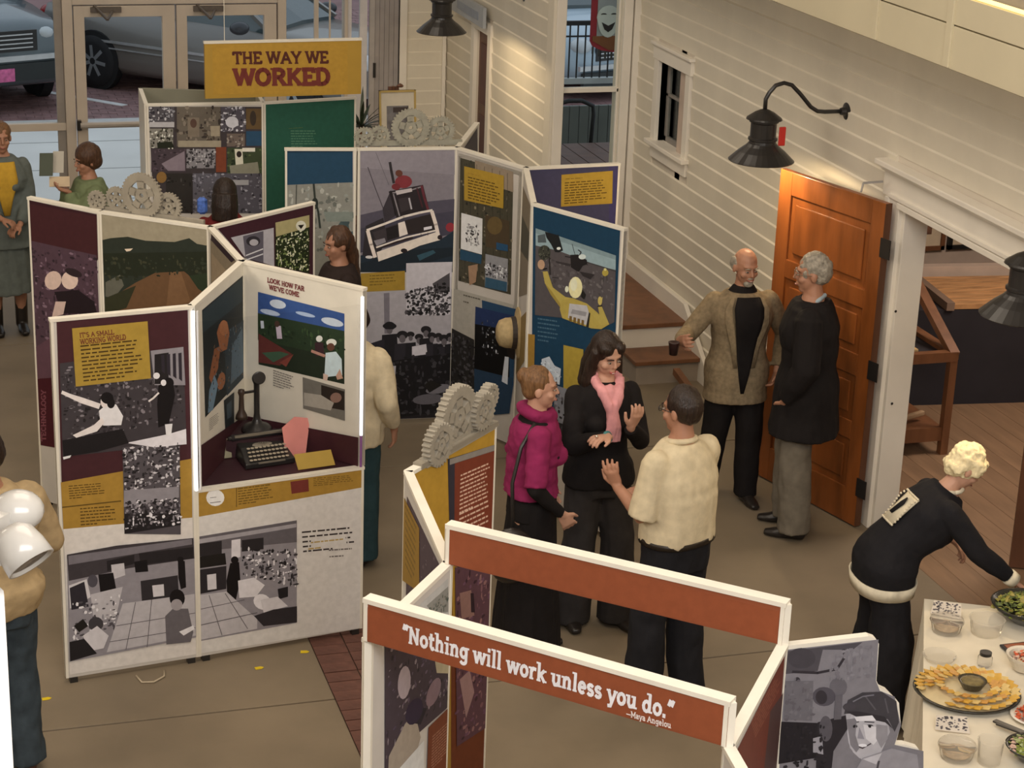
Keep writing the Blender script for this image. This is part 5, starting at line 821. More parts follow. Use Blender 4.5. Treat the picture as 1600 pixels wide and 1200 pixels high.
class Person:
    def __init__(s, label, pos, face, S=1.75, fem=False, lean=0.0, skin=SKIN, bulk=1.0):
        s.root = tag(empty('person', (pos[0], pos[1], 0)), label, 'person'); s.k = S / 1.75; s.fem = fem; s.lean = lean; s.skin = skin; s.bulk = bulk
        f = Vector((face[0], face[1], 0)).normalized(); a = atan2(-f.x, f.y); s.M = Matrix.Translation((pos[0], pos[1], 0)) @ Matrix.Rotation(a, 4, 'Z'); s.Mi = s.M.inverted()
        b = bulk; sw = .87 if fem else 1.0; s.sw = sw; hip = 1.06 if fem else 1.0
        s.prof = [(.80, .155 * hip, .115), (.88, .172 * hip, .125), (.97, .165 * hip * b, .118 * b), (1.08, .138 * sw * b + .004, .105 * b), (1.18, .150 * sw * b, .112 * b), (1.30, .172 * sw * b, .120 * b), (1.38, .170 * sw, .108), (1.43, .135 * sw, .088), (1.465, .075, .066), (1.50, .056, .056)]
    def loc(s, p): return s.Mi @ Vector(p)
    def bend(s, p):
        p = Vector(p)
        if not s.lean: return p
        zp = .93; t = min(max((p.z - .86) / .34, 0), 1); a = s.lean * (t * t * (3 - 2 * t)); y, z = p.y, p.z - zp
        return Vector((p.x, y * cos(a) + z * sin(a), zp - y * sin(a) + z * cos(a)))
    def sec(s, z):
        P = s.prof
        if z <= P[0][0]: return P[0][1], P[0][2]
        for a, b in zip(P, P[1:]):
            if z <= b[0]: t = (z - a[0]) / (b[0] - a[0]); return a[1] + (b[1] - a[1]) * t, a[2] + (b[2] - a[2]) * t
        return P[-1][1], P[-1][2]
    def torso(s, m, e=0.0, z0=.80, z1=1.50, flare=None, n=20, yoff=0.0):
        zs = []; z = z0
        while z < z1 - 1e-6: zs.append(z); z += .035
        zs.append(z1); vs = []; 
        for z in zs:
            rx, ry = s.sec(z)
            if flare:
                for (fz0, fr0, fz1, fr1) in flare:
                    if fz0 <= z <= fz1: t = (z - fz0) / (fz1 - fz0); q = fr0 + (fr1 - fr0) * t; rx += q; ry += q
            rx += e; ry += e
            for k in range(n):
                a = 2 * pi * k / n; c_, s_ = cos(a), sin(a); q = abs(c_) ** .85 * (1 if c_ > 0 else -1), abs(s_) ** .9 * (1 if s_ > 0 else -1)
                vs.append(s.bend((rx * q[0], ry * q[1] + yoff - .005 + (.012 if z > 1.2 else 0), z)))
        fs = [tuple(range(n))[::-1], tuple((len(zs) - 1) * n + k for k in range(n))]
        for i in range(len(zs) - 1):
            for k in range(n): fs.append((i * n + k, i * n + (k + 1) % n, (i + 1) * n + (k + 1) % n, (i + 1) * n + k))
        m.add(vs, fs)
        if s.fem and z1 > 1.3 and z0 < 1.2:
            for x in (-.07, .07): m.ell(s.bend((x, .085 + e * .6, 1.25)), (.062, .055 + e, .062))
    def pose(s, R=None, L=None, fR=(.095, 0, 0), fL=(-.095, 0, 0)):
        # R/L: (wrist local, elbow hint, hand direction, palm normal, curl)
        sw = .178 * (.9 if s.fem else 1.0); s.arm = {}
        for sd, A in ((1, R), (-1, L)):
            sh = s.bend((sw * sd, .0, 1.39)); A = A or (Vector((.25 * sd, .06, .86)), (0.3 * sd, -1, 0), (0, .15, -1), (-sd, 0, 0), .5)
            wv = Vector(A[0]) / s.k; e, wv = ik(sh, wv, .285, .255, Vector(A[1])); s.arm[sd] = (sh, e, wv, Vector(A[2]).normalized(), Vector(A[3]).normalized(), A[4])
        s.leg = {}
        for sd, F in ((1, fR), (-1, fL)):
            h = Vector((.088 * sd, 0, .90)); an = Vector((F[0], F[1], .085)); kn = h.lerp(an, .5) + Vector((0, .035 + (F[3] if len(F) > 3 else 0), .03)); s.leg[sd] = (h, kn, an, radians(F[2]))
        return s
    def T(s, me):     # to world scale and place
        me.transform(s.M @ Matrix.Scale(s.k, 4)); return me
    def put(s, me, name, m, label=None):
        if me.name != name: me.name = name
        me.materials.clear(); me.materials.append(m)
        return link(name, s.T(me), None, s.root, label)
    def hand(s, m, wv, d, n, curl, sd):
        d = d.normalized(); n = (n - d * n.dot(d)).normalized(); lat = d.cross(n).normalized() * (1)
        th = lat if (lat.dot(Vector((0, 1, 0)) + Vector((-sd, 0, 0)) * .6) > 0) else -lat     # thumb side: forward / inward
        c = wv + d * .045
        m.tube([wv - d * .01, wv + d * .03, wv + d * .088], [(.024, .017), (.038, .016), (.040, .014)], 12, side=lat)
        for i, (o_, L) in enumerate(((.034, .066), (.0115, .074), (-.0115, .069), (-.034, .054))):
            p = wv + d * .08 + th * o_; dd_ = (d + th * o_ * 3.2).normalized(); pts = [p]; a = 0
            for seg in (.45, .32, .27):
                a += curl * (.75 if seg > .4 else .9); v = dd_ * cos(a) + n * sin(a); p = p + v * L * seg; pts.append(p)
            m.tube(pts, [.0098, .0092, .0086, .0072], 8)
        p = wv + d * .025 + th * .028; v1 = (d * .75 + th * .8 + n * .25).normalized(); v2 = (d * .95 + th * .25 + n * .45).normalized()
        m.tube([p, p + v1 * .035, p + v1 * .035 + v2 * .028, p + v1 * .035 + v2 * .05], [.0125, .0115, .010, .008], 8)
    def headframe(s, yaw=0, pitch=0, roll=0):
        nb = s.bend((0, .0, 1.485)); lb = s.lean * .45
        R = Matrix.Rotation(radians(yaw), 3, 'Z') @ Matrix.Rotation(-lb - radians(pitch), 3, 'X') @ Matrix.Rotation(radians(roll), 3, 'Y')
        # rotation about x: negative = looking down
        s.HR = R; s.HC = nb + s.bend(Vector((0, .02, 1.63))) * 0 + (Matrix.Rotation(-s.lean * .8, 3, 'X') @ Vector((0, .022, .145))); s.NB = nb
    def H(s, x, y, z): return s.HC + s.HR @ Vector((x, y, z))
    def body(s, yaw=0, pitch=0, roll=0, voxel=.0068):
        s.headframe(yaw, pitch, roll); m = MB(); f = s.fem
        s.torso(m)
        for sd in (1, -1):
            h, kn, an, ty_ = s.leg[sd]; m.tube([h + Vector((0, 0, .02)), h.lerp(kn, .5), kn, kn.lerp(an, .35), an], [.088, .075, .053, .055, .034], 12)
            fd = Vector((sin(-ty_), cos(ty_), 0)); m.tube([an + Vector((0, 0, .0)) - fd * .03, an + fd * .06 - Vector((0, 0, .045)), an + fd * .14 - Vector((0, 0, .062))], [(.032, .034), (.037, .028), (.03, .015)], 10, side=(cos(ty_), sin(ty_), 0))
            sh, e, wv, d, n, cu = s.arm[sd]; q = .88 if f else 1
            m.ell(sh, (.055 * q, .055 * q, .055 * q)); m.tube([sh, sh.lerp(e, .5), e], [.052 * q, .046 * q, .038 * q], 12); m.tube([e, e.lerp(wv, .35), wv, wv + d * .02], [.038 * q, .038 * q, .026 * q, .024 * q], 12)
            s.hand(m, wv, d, n, cu, sd)
        m.tube([s.NB - (s.HC - s.NB).normalized() * .04, s.NB + (s.HC - s.NB) * .35, s.H(0, -.01, -.06)], [.066, .054 * (.9 if f else 1), .05], 14)
        m.ell(s.H(0, -.012, .016), (.074, .092, .094), s.HR); m.ell(s.H(0, .022, -.045), (.060, .068, .075), s.HR); m.ell(s.H(0, .055, -.098), (.028 if f else .034, .026, .022), s.HR)
        m.ell(s.H(0, .062, .022), (.052, .026, .014), s.HR)
        for x in (-1, 1): m.ell(s.H(.036 * x, .058, -.035), (.026, .024, .022), s.HR); m.ell(s.H(.076 * x, -.008, -.018), (.010, .020, .030), s.HR)
        m.tube([s.H(0, .082, .012), s.H(0, .098, -.018), s.H(0, .104, -.034)], [.009, .0105, .013], 8); m.ell(s.H(0, .086, -.063), (.021, .012, .011), s.HR)
        me = remesh(m, voxel, 2, 'body'); s.put(me, 'body', s.skin)
        dark = mat('dark_iris', (.02, .012, .01), .2); 
        for x in (-1, 1):
            MB_ = MB().ell(s.H(.031 * x, .081, -.004), (.012, .008, .0042), s.HR, 10, 6); s.put(MB_.mesh('eye', True), 'eye', mat('eye_white', (.33, .27, .22), .3))
            MB_ = MB().ell(s.H(.031 * x, .088, -.004), (.006, .003, .0040), s.HR, 8, 6); s.put(MB_.mesh('iris', True), 'iris', dark)
        return s
    def face(s, brow=(.05, .03, .02), lips=(.30, .08, .07), smile=False, lipw=.022):
        bm_ = mat('brow_%d' % int(brow[0] * 1000), brow, .8); lm = mat('lips_%d' % int(lips[0] * 1000), lips, .4)
        for x in (-1, 1): s.put(MB().tube([s.H(.014 * x, .092, .018), s.H(.033 * x, .090, .021), s.H(.050 * x, .078, .012)], [.003, .0042, .002], 8).mesh('eyebrow', True), 'eyebrow', bm_)
        u = .006 if smile else 0
        s.put(MB().tube([s.H(-lipw, .088, -.064 + u), s.H(-lipw * .5, .0965, -.066), s.H(0, .099, -.067), s.H(lipw * .5, .0965, -.066), s.H(lipw, .088, -.064 + u)], [(.002, .002), (.005, .004), (.0065, .004), (.005, .004), (.002, .002)], 8, side=(0, 0, 1)).mesh('mouth', True), 'mouth', lm)
        if smile: s.put(MB().ell(s.H(0, .0995, -.0655), (.013, .004, .0022), s.HR, 8, 6).mesh('teeth', True), 'teeth', mat('teeth', (.7, .66, .58), .4))
        return s
    def hair(s, parts, m_, wr=.006, wf=26, voxel=.008, name='hair', stretch=(1, 1, .35), smooth=1):
        m = MB()
        for p in parts:
            if p[0] == 'e': m.ell(s.H(*p[1]), p[2], s.HR)
            elif p[0] == 't': m.tube([s.H(*q) for q in p[1]], p[2], 10)
        s.put(remesh(m, voxel, smooth, name, wr, wf, 3, stretch), name, m_); return s
    def trousers(s, m_, ankle=.055, top=1.0, e=.016, knee=None, name='trousers', wr=.008, hem=.05):
        m = MB(); s.torso(m, e, .80, top)
        for sd in (1, -1):
            h, kn, an, _ = s.leg[sd]; k2 = knee or (.068 + ankle * .2); b = an.copy(); b.z = hem + .0; b = b + (an - kn).normalized() * 0
            m.tube([h + Vector((0, 0, .06)), h + Vector((0, 0, -.08)), h.lerp(kn, .55), kn, kn.lerp(an, .5), Vector((an.x, an.y, hem))], [.098 + e * .6, .100 + e * .5, .084 + e, k2 + e * .6, (k2 + ankle) / 2 + e * .8, ankle + e], 14)
        s.put(remesh(m, .011, 3, name, wr, 8, 5, (1.4, 1.4, .7)), name, m_); return s
    def skirt(s, m_, hem=.12, r=.20, top=1.0, e=.014, name='skirt', wr=.014, ry=None, yoff=0):
        m = MB(); zs = [hem + (top - hem) * i / 14 for i in range(15)]; vs = []; n = 28
        for z in zs:
            if z > .86: rx, r2 = s.sec(z); rx += e; r2 += e
            else:
                t = (.86 - z) / (.86 - hem); a, b = s.sec(.86); rx = (a + e) * (1 - t) + r * t; r2 = (b + e) * (1 - t) + (ry or r * .85) * t
            for k in range(n):
                a = 2 * pi * k / n; vs.append(s.bend((rx * cos(a), r2 * sin(a) + (yoff * (1 - (z - hem) / (top - hem))), z)))
        fs = [tuple(range(n))[::-1], tuple(14 * n + k for k in range(n))] + [(i * n + k, i * n + (k + 1) % n, (i + 1) * n + (k + 1) % n, (i + 1) * n + k) for i in range(14) for k in range(n)]
        m.add(vs, fs); s.put(remesh(m, .012, 2, name, wr, 9, 2, (1.6, 1.6, .15)), name, m_); return s
    def top(s, m_, hem=.92, e=.018, sleeve=1.0, flare=None, name='shirt', wr=.007, cuff=None, neck=1.475, sl=.018, voxel=.0105, stretch=(1, 1, 1), wf=9):
        m = MB(); s.torso(m, e, hem, neck, flare)
        for sd in (1, -1):
            sh, e_, wv, d, n, cu = s.arm[sd]; q = .9 if s.fem else 1
            m.ell(sh, (.056 * q + sl * .55,) * 3)
            L1 = min(sleeve / .5, 1); m.tube([sh, sh.lerp(e_, .5 * L1), sh.lerp(e_, L1)], [(.052 + sl) * q, (.050 + sl) * q, ((.044 if sleeve > .5 else .054) + sl) * q], 14)
            if sleeve > .5:
                t = (sleeve - .5) / .5; m.ell(e_, ((.043 + sl) * q,) * 3); m.tube([e_, e_.lerp(wv, .5 * t), e_.lerp(wv, t)], [(.043 + sl) * q, (.039 + sl) * q, (cuff or (.030 + sl * .7)) * q], 14)
        s.put(remesh(m, voxel, 2, name, wr, wf, 7, stretch), name, m_); return s
    def patch(s, m_, pts, e=.03, name='front', label=None, t=.006, n=6, cyl=False):
        # pts: rows of (z, phi0, phi1) in degrees, 90 = front
        vs = []; rows = []
        for z, a0, a1 in pts:
            rx, ry = s.sec(z); r = []
            for lay in (0, 1):
                for k in range(n + 1):
                    a = radians(a0 + (a1 - a0) * k / n); c_, s_ = cos(a), sin(a); q = abs(c_) ** .85 * (1 if c_ > 0 else -1), abs(s_) ** .9 * (1 if s_ > 0 else -1); ee = e + (t if lay else 0)
                    vs.append(s.bend(((rx + ee) * q[0], (ry + ee) * q[1] - .005 + (.012 if z > 1.2 else 0), z)))
        w_ = 2 * (n + 1); fs = []
        for i in range(len(pts) - 1):
            for k in range(n):
                a = i * w_ + k; fs.append((a, a + 1, a + 1 + w_, a + w_)); a += n + 1; fs.append((a, a + w_, a + 1 + w_, a + 1))
            for k in (0, n): a = i * w_ + k; b = a + n + 1; fs.append((a, b, b + w_, a + w_))
        for i in (0, len(pts) - 1):
            for k in range(n): a = i * w_ + k; fs.append((a, a + 1, a + n + 2, a + n + 1))
        m = MB(); m.add(vs, fs); s.put(m.mesh(name, True), name, m_, label); return s
    def shoes(s, m_, L=.15, name='shoe', heel=0, up=.0):
        for sd in (1, -1):
            h, kn, an, ty_ = s.leg[sd]; fd = Vector((-sin(ty_), cos(ty_), 0)); sdv = Vector((cos(ty_), sin(ty_), 0)); b = Vector((an.x, an.y, 0)); m = MB()
            m.tube([b - fd * .065 + Vector((0, 0, .035)), b - fd * .03 + Vector((0, 0, .045)), b + fd * .05 + Vector((0, 0, .04)), b + fd * .12 + Vector((0, 0, .028)), b + fd * (L + .035) + Vector((0, 0, .022))], [(.024, .030), (.038, .045), (.043, .040), (.046, .027), (.028, .016)], 12, side=sdv)
            if up: m.tube([b + Vector((0, 0, .05)), b + Vector((0, 0, up))], [.05, .055], 12)
            s.put(remesh(m, .008, 2, name), name, m_)
        return s
def fabric(n, col, rough=.85, var=.12, scale=20, **k): return mat(n, col, rough, var, scale, .12, 200, spec=.2, **k)
DKFAB = fabric('black_knit', (.011, .009, .009)); NAVY = fabric('navy_wool', (.012, .0115, .014)); CHAR = fabric('charcoal_cloth', (.035, .031, .030)); 
TAN = fabric('tan_tweed', (.235, .18, .11), .9, .22, 40); CREAMF = fabric('cream_cotton', (.62, .53, .36)); MAG = fabric('magenta_knit', (.24, .020, .085), .9, .15, 12)
PINK = fabric('pink_scarf', (.72, .33, .34)); GREYP = fabric('grey_slacks', (.155, .135, .105)); WHITEF = fabric('cream_knit', (.66, .60, .46)); SUIT = fabric('grey_green_suit', (.125, .145, .135))
YELF = fabric('yellow_blouse', (.55, .33, .04)); GRNF = fabric('sage_blouse', (.17, .21, .11)); DENIM = fabric('blue_denim', (.042, .058, .072), .85, .25, 14); KHAKI = fabric('khaki_jacket', (.42, .31, .17))
BROWNH = mat('brown_hair', (.075, .035, .018), .45, .4, 30, .5, 60, stretch=(3, 3, .5)); DARKH = mat('dark_hair', (.022, .012, .008), .4, .4, 30, .5, 60, stretch=(3, 3, .5)); LBROWN = mat('light_brown_hair', (.17, .085, .035), .45, .4, 30, .5, 60, stretch=(3, 3, .5))
GREYH = mat('grey_hair', (.30, .27, .22), .6, .35, 40, .6, 70); WHITEH = mat('white_hair', (.86, .74, .46), .7, .12, 40, .6, 50); LEATHER = mat('black_leather', (.02, .016, .014), .3, .1, 9)
CAP = ('e', (0, -.02, .026), (.082, .094, .099))
def locd(p, q): return tuple(p.loc(q))
# 1. man in tan blazer
p = Person('smiling balding man in a tan blazer over black, standing before the white siding wall', (4.99, 11.12), (-.10, -1), 1.70, bulk=1.08)
p.pose(R=(p.loc((4.509, 10.936, 1.172)), (.5, -.4, -1), (-.1, 1, .25), (-1, 0, .2), .55), L=((-.25, .06, .90), (-.8, -.6, 0), (.35, .25, -.9), (.9, 0, 0), .6), fR=(.13, -.10, -12), fL=(-.10, .06, 8))
p.body(12, 12).face((.35, .3, .22), (.30, .10, .08), True, .026)
p.hair([('e', (-.064, -.038, .004), (.018, .052, .05)), ('e', (.064, -.038, .004), (.018, .052, .05)), ('e', (0, -.078, -.005), (.062, .032, .05))], GREYH)
p.put(remesh(MB().ell(p.H(0, .072, -.094), (.036, .026, .026), p.HR).ell(p.H(0, .088, -.052), (.026, .011, .007), p.HR), .006, 1, 'beard', .002, 60), 'beard', GREYH)
p.top(DKFAB, .9, .008, .25, name='black_sweater', neck=1.50, sl=.0); p.trousers(DKFAB, .062); p.shoes(LEATHER)
p.top(TAN, .72, .026, .96, flare=[(.72, .035, 1.0, .008)], name='blazer', wr=.004, neck=1.46, sl=.018)
p.patch(DKFAB, [(.80, 87, 91), (.93, 82, 95), (1.02, 79, 99), (1.10, 76, 103), (1.18, 74, 106), (1.25, 72, 109), (1.32, 70, 112), (1.38, 68, 114), (1.445, 66, 116)], .040, 'sweater_front', 'black sweater showing between the lapels', t=.012)
p.patch(TAN, [(.98, 73, 79), (1.12, 64, 75), (1.28, 52, 69), (1.37, 50, 64), (1.44, 52, 62)], .042, 'lapel'); p.patch(TAN, [(.98, 98, 104), (1.12, 103, 114), (1.28, 110, 127), (1.37, 115, 129), (1.44, 118, 127)], .042, 'lapel')
cup = p.M @ (p.arm[1][2] * p.k); cup = (4.439, 10.853, 1.162)
tag(MB().lathe([(.026, 0), (.034, .075), (.036, .08), (.028, .078), (.0, .07)], (cup[0], cup[1], cup[2] - .05), 16).build('cup', mat('dark_cup', (.03, .012, .012), .3), None, smooth=True), 'small dark cup held by the man in the tan blazer', 'cup')
# 2. man in long dark coat
p = Person('grey haired man in a long dark coat and grey slacks by the oak door', (5.19, 10.52), (-.82, .50), 1.82, bulk=1.12)
p.pose(R=((.20, .10, .93), (.8, -.8, 0), (-.55, .05, -.8), (-1, 0, 0), .5), L=((-.20, .10, .93), (-.8, -.8, 0), (.55, .05, -.8), (1, 0, 0), .5), fR=(.12, .05, 4), fL=(-.11, -.02, -2))
p.body(8, 6).face((.3, .27, .22)); p.hair([CAP, ('e', (0, -.045, .01), (.084, .078, .088)), ('e', (0, -.07, -.04), (.062, .03, .035))], GREYH, .008, 24, stretch=(1, 1, 1))
gl = MB()
for x in (-1, 1):
    gl.tube([p.H(.032 * x + .018 * cos(a), .100, -.004 + .014 * sin(a)) for a in [2 * pi * i / 12 for i in range(13)]], .0018, 6); gl.tube([p.H(.05 * x, .098, 0), p.H(.078 * x, .04, .002), p.H(.08 * x, -.01, -.004)], .0018, 6)
p.put(gl.mesh('glasses', True), 'glasses', mat('thin_metal', (.25, .2, .14), .3, metal=.6))
p.trousers(GREYP, .085, knee=.09, wr=.012); p.shoes(LEATHER)
p.top(DKFAB, .66, .042, .98, flare=[(.66, .055, 1.05, .0)], name='long_coat', wr=.008, neck=1.47, sl=.034, cuff=.048, stretch=(1.5, 1.5, .5))
p.put(remesh(MB().tube([p.NB + Vector((-.06, .0, -.03)), p.NB + Vector((-.05, -.04, -.0)), p.NB + Vector((0, -.062, .015)), p.NB + Vector((.05, -.04, .0)), p.NB + Vector((.06, .0, -.03)), p.NB + Vector((.03, .06, -.045))], .014, 8), .006, 1, 'collar'), 'collar', mat('pale_blue_shirt', (.34, .42, .47), .8), 'pale blue shirt collar')
# 3. woman in pink scarf
p = Person('woman with long dark hair, black cardigan and pink scarf gesturing with both hands', (3.54, 9.62), (.02, -1), 1.71, True, skin=SKINP)
p.pose(R=(p.loc((3.479, 9.325, 1.221)), (.6, -.2, -1), (.85, .35, .1), (0, 0, -1), .5), L=(p.loc((3.583, 9.292, 1.277)), (-.5, -.3, -1), (-.25, .35, .9), (.3, -1, 0), .4), fR=(.13, 0, -8), fL=(-.13, .06, 10))
p.body(14, 18).face((.03, .015, .01), (.40, .09, .09), True)
p.hair([('e', (0, -.022, .026), (.086, .094, .102)), ('t', [(.074, .0, .03), (.086, -.005, -.06), (.092, .015, -.16), (.085, .04, -.27)], [.03, .034, .04, .026]), ('t', [(-.074, .0, .03), (-.086, -.005, -.06), (-.092, .015, -.16), (-.085, .04, -.27)], [.03, .034, .04, .026]), ('t', [(0, -.06, 0), (0, -.075, -.12), (0, -.08, -.26)], [.07, .08, .07]), ('e', (.042, .028, .058), (.042, .052, .042)), ('e', (-.042, .028, .058), (.042, .052, .042))], DARKH, .004, 22, smooth=3)
p.trousers(CHAR, .105, knee=.085, wr=.01, hem=.03); p.shoes(LEATHER)
p.top(DKFAB, .86, .022, .97, flare=[(.86, .010, 1.0, .0)], name='cardigan')
sm = MB(); SO = p.NB + Vector((0, .022, .004))
sm.tube([SO + Vector(q) for q in ((-.075, .03, -.0), (-.05, .085, -.05), (-.015, .125, -.12), (0, .13, -.16))], [.026, .03, .034, .03], 12); sm.tube([SO + Vector(q) for q in ((.075, .03, .0), (.05, .085, -.05), (.015, .125, -.12), (0, .13, -.16))], [.026, .03, .034, .03], 12)
sm.tube([SO + Vector(q) for q in ((-.075, .03, 0), (-.05, -.05, .02), (.05, -.05, .02), (.075, .03, 0))], .026, 12); sm.tube([SO + Vector(q) for q in ((0, .13, -.15), (-.01, .145, -.24), (-.005, .14, -.33))], [(.035, .026), (.045, .022), (.05, .015)], 12, side=(1, 0, 0))
sm.ell(SO + Vector((0, .08, -.07)), (.055, .04, .06))
p.put(remesh(sm, .007, 1, 'scarf', .006, 26, 1, (1.5, 1.5, .4)), 'scarf', PINK, 'pink scarf knotted at the chest')
a_ = p.arm[1]; p.put(MB().lathe([(.030, -.014), (.034, -.012), (.034, .012), (.030, .014)], a_[2] - (a_[2] - a_[1]).normalized() * .015, 16, Vector((0, 0, 1)).rotation_difference(a_[2] - a_[1]).to_matrix()).mesh('wristwatch', True), 'wristwatch', mat('teal_band', (.06, .22, .22), .4), 'teal wristwatch')
p.put(MB().ell(a_[2] + a_[3] * .095 + Vector((0, 0, .012)), (.008, .008, .007)).mesh('ring', True), 'ring', mat('bright_ring', (.85, .8, .7), .15, metal=.8))
# 4. woman in magenta
p = Person('woman in a magenta shawl and long black skirt with brown hair pinned in a bun', (3.05, 9.30), (.93, -.12), 1.655, True, skin=SKINP)
p.pose(R=((.19, .13, .90), (.7, -.9, -.1), (-.2, .5, -.8), (-1, 0, 0), .5), L=((-.20, .10, .90), (-.7, -.9, -.1), (.2, .5, -.8), (1, 0, 0), .5), fR=(.09, 0, 0), fL=(-.09, .05, 0))
p.body(-8, 4).face((.10, .05, .03), (.42, .16, .13))
p.hair([('e', (0, -.022, .024), (.080, .09, .097)), ('e', (0, -.095, .055), (.045, .04, .045)), ('e', (0, -.05, -.02), (.07, .05, .06))], LBROWN, .004, 30)
p.skirt(DKFAB, .05, .235, 1.0, name='long_skirt', wr=.016); p.shoes(LEATHER)
p.top(DKFAB, .88, .010, .98, name='black_sweater', sl=.008)
m = MB(); p.torso(m, .030, 1.02, 1.44, [(1.02, .015, 1.2, .0)])
for sd in (1, -1):
    sh, e_, wv, d, n, cu = p.arm[sd]; m.ell(sh, (.068,) * 3); m.tube([sh, sh.lerp(e_, .5), sh.lerp(e_, .98)], [.066, .066, .062], 14)
m.tube([p.NB + Vector((.085 * cos(a), .085 * sin(a) + .012, .0 - .02 * sin(a))) for a in [2 * pi * i / 10 for i in range(11)]], .036, 10)
p.put(remesh(m, .010, 2, 'shawl', .006, 13, 4, (1, 1, 1.6)), 'shawl', MAG, 'magenta knitted shawl with a rolled collar')
p.put(MB().tube([(.12, -.02, 1.46), (.17, -.10, 1.34), (.215, -.15, 1.15), (.29, -.15, .88)], [.011] * 4, 8).mesh('bag_strap', True), 'bag_strap', BLACK)
bg_ = tag(empty('shoulder_bag', (2.9, 9.2, .7)), 'black shoulder bag hanging behind the woman in the magenta shawl', 'bag')
m = MB(); m.ell((.295, -.15, .72), (.055, .13, .16), None, 14, 9); me = remesh(m, .012, 1, 'bag'); me.transform(p.M); me.materials.append(LEATHER); link('bag_body', me, None, bg_)
bw = p.M @ Vector((.34, -.16, .84)); MB().lathe([(.018, -.008), (.024, 0), (.018, .008)], bw, 12, Matrix.Rotation(pi / 2, 3, 'Y')).build('brass_ring', mat('brass', (.6, .45, .18), .25, metal=.8), bg_)
# 5. man in cream polo
p = Person('dark haired man in a cream polo shirt seen from behind with one hand raised', (3.58, 8.56), (-.42, .9), 1.765, bulk=1.12)
p.pose(L=(p.loc((3.305, 8.709, 1.199)), (-.3, -.6, -1), (-.35, .2, 1), (.9, .3, 0), .25), R=((.10, .30, 1.10), (1, -.6, -.2), (-1, .3, 0), (0, 0, -1), .5), fR=(.13, -.03, -6), fL=(-.13, .04, 6))
p.body(10, 6).face((.03, .02, .015)); p.hair([CAP, ('e', (0, -.035, .012), (.083, .082, .088)), ('e', (0, -.062, -.04), (.066, .034, .035))], DARKH, .004, 30)
gl = MB()
for x in (-1, 1): gl.tube([p.H(.032 * x + .018 * cos(a), .100, -.004 + .014 * sin(a)) for a in [2 * pi * i / 12 for i in range(13)]], .002, 6); gl.tube([p.H(.05 * x, .098, 0), p.H(.078 * x, .04, .002), p.H(.08 * x, -.01, -.004)], .002, 6)
p.put(gl.mesh('glasses', True), 'glasses', BLACK)
p.trousers(fabric('dark_navy_denim', (.014, .014, .017)), .078, knee=.085, top=1.0, e=.018, wr=.012); p.shoes(LEATHER)
p.top(CREAMF, .955, .022, .50, flare=[(.95, .004, 1.08, .022), (1.08, .022, 1.3, .006)], name='polo_shirt', wr=.006, neck=1.47, sl=.024, stretch=(1.6, 1.6, .5), wf=7)
p.put(remesh(MB().tube([p.NB + Vector((.066 * cos(a), .062 * sin(a) + .008, -.012 - .012 * sin(a))) for a in [2 * pi * i / 12 for i in range(13)]], [(.016, .022)] * 13, 8, side=(0, 0, 1)), .007, 1, 'collar'), 'collar', CREAMF)
p.patch(mat('belt_leather', (.02, .014, .01), .4), [(.955, 0, 360), (.985, 0, 360)], .022, 'belt', n=30)
# 6. white haired woman
WP = Vector((4.59, 8.24))
p = Person('white haired woman in a navy cream trimmed sweater bending over the buffet table', WP, (.97, -.10), 1.60, True, lean=.62, skin=SKINP, bulk=1.16)
p.pose(R=(p.loc((5.140, 7.931, 0.855)), (.3, -.9, .1), (.0, .75, -.65), (0, -.4, -1), .4), L=(p.loc((5.08, 8.42, .86)), (-.5, -.4, -.6), (0, .6, -.8), (0, -.4, -1), .5), fR=(.12, 0, 0), fL=(-.12, .03, 0))
p.body(0, 20).face((.4, .35, .3))
p.hair([('e', (0, -.018, .03), (.098, .105, .104)), ('e', (0, -.06, -.02), (.088, .062, .072)), ('e', (.06, .02, .03), (.045, .05, .055)), ('e', (-.06, .02, .03), (.045, .05, .055)), ('e', (0, .05, .07), (.06, .04, .035))], WHITEH, .016, 26, stretch=(1, 1, 1))
p.trousers(NAVY, .125, knee=.115, top=.98, e=.026, wr=.012); p.shoes(LEATHER)
p.top(NAVY, .82, .030, .93, flare=[(.82, .010, 1.0, .0)], name='sweater', wr=.005, sl=.024)
p.patch(WHITEF, [(.80, 0, 360), (.875, 0, 360)], .040, 'hem_band', 'cream knitted hem band', n=36, t=.01)
m = MB(); m.tube([p.NB + Vector((.072 * cos(a), .068 * sin(a) + .008, -.006)) for a in [2 * pi * i / 12 for i in range(13)]], .012, 8); p.put(m.mesh('collar', True), 'collar', WHITEF, 'thin cream collar edge')
a_ = p.arm[1]; q0 = a_[1].lerp(a_[2], .86); p.put(MB().tube([q0, a_[2] + (a_[2] - a_[1]).normalized() * .012], [.046, .044], 14).mesh('cuff', True), 'cuff', WHITEF, 'cream cuff')
p.patch(WHITEF, [(1.15, 258, 289), (1.34, 262, 293)], .036, 'appliques', 'cream scalloped rectangular patch on the back', n=8, t=.008)
p.patch(NAVY, [(1.19, 266, 272), (1.27, 270, 278), (1.31, 274, 276)], .045, 'patch_motif', n=3, t=.004)
m = MB(); dots = []
for (z0, a0, z1, a1) in ((1.15, 258, 1.34, 262), (1.15, 289, 1.34, 293), (1.15, 258, 1.15, 289), (1.34, 262, 1.34, 293)):
    for i in range(11):
        z = z0 + (z1 - z0) * i / 10; a = radians(a0 + (a1 - a0) * i / 10); rx, ry = p.sec(z); c_, s_ = cos(a), sin(a); v = p.bend(((rx + .046) * abs(c_) ** .85 * (1 if c_ > 0 else -1), (ry + .046) * abs(s_) ** .9 * (1 if s_ > 0 else -1), z)); m.ell(v, (.007, .007, .007), None, 6, 4)
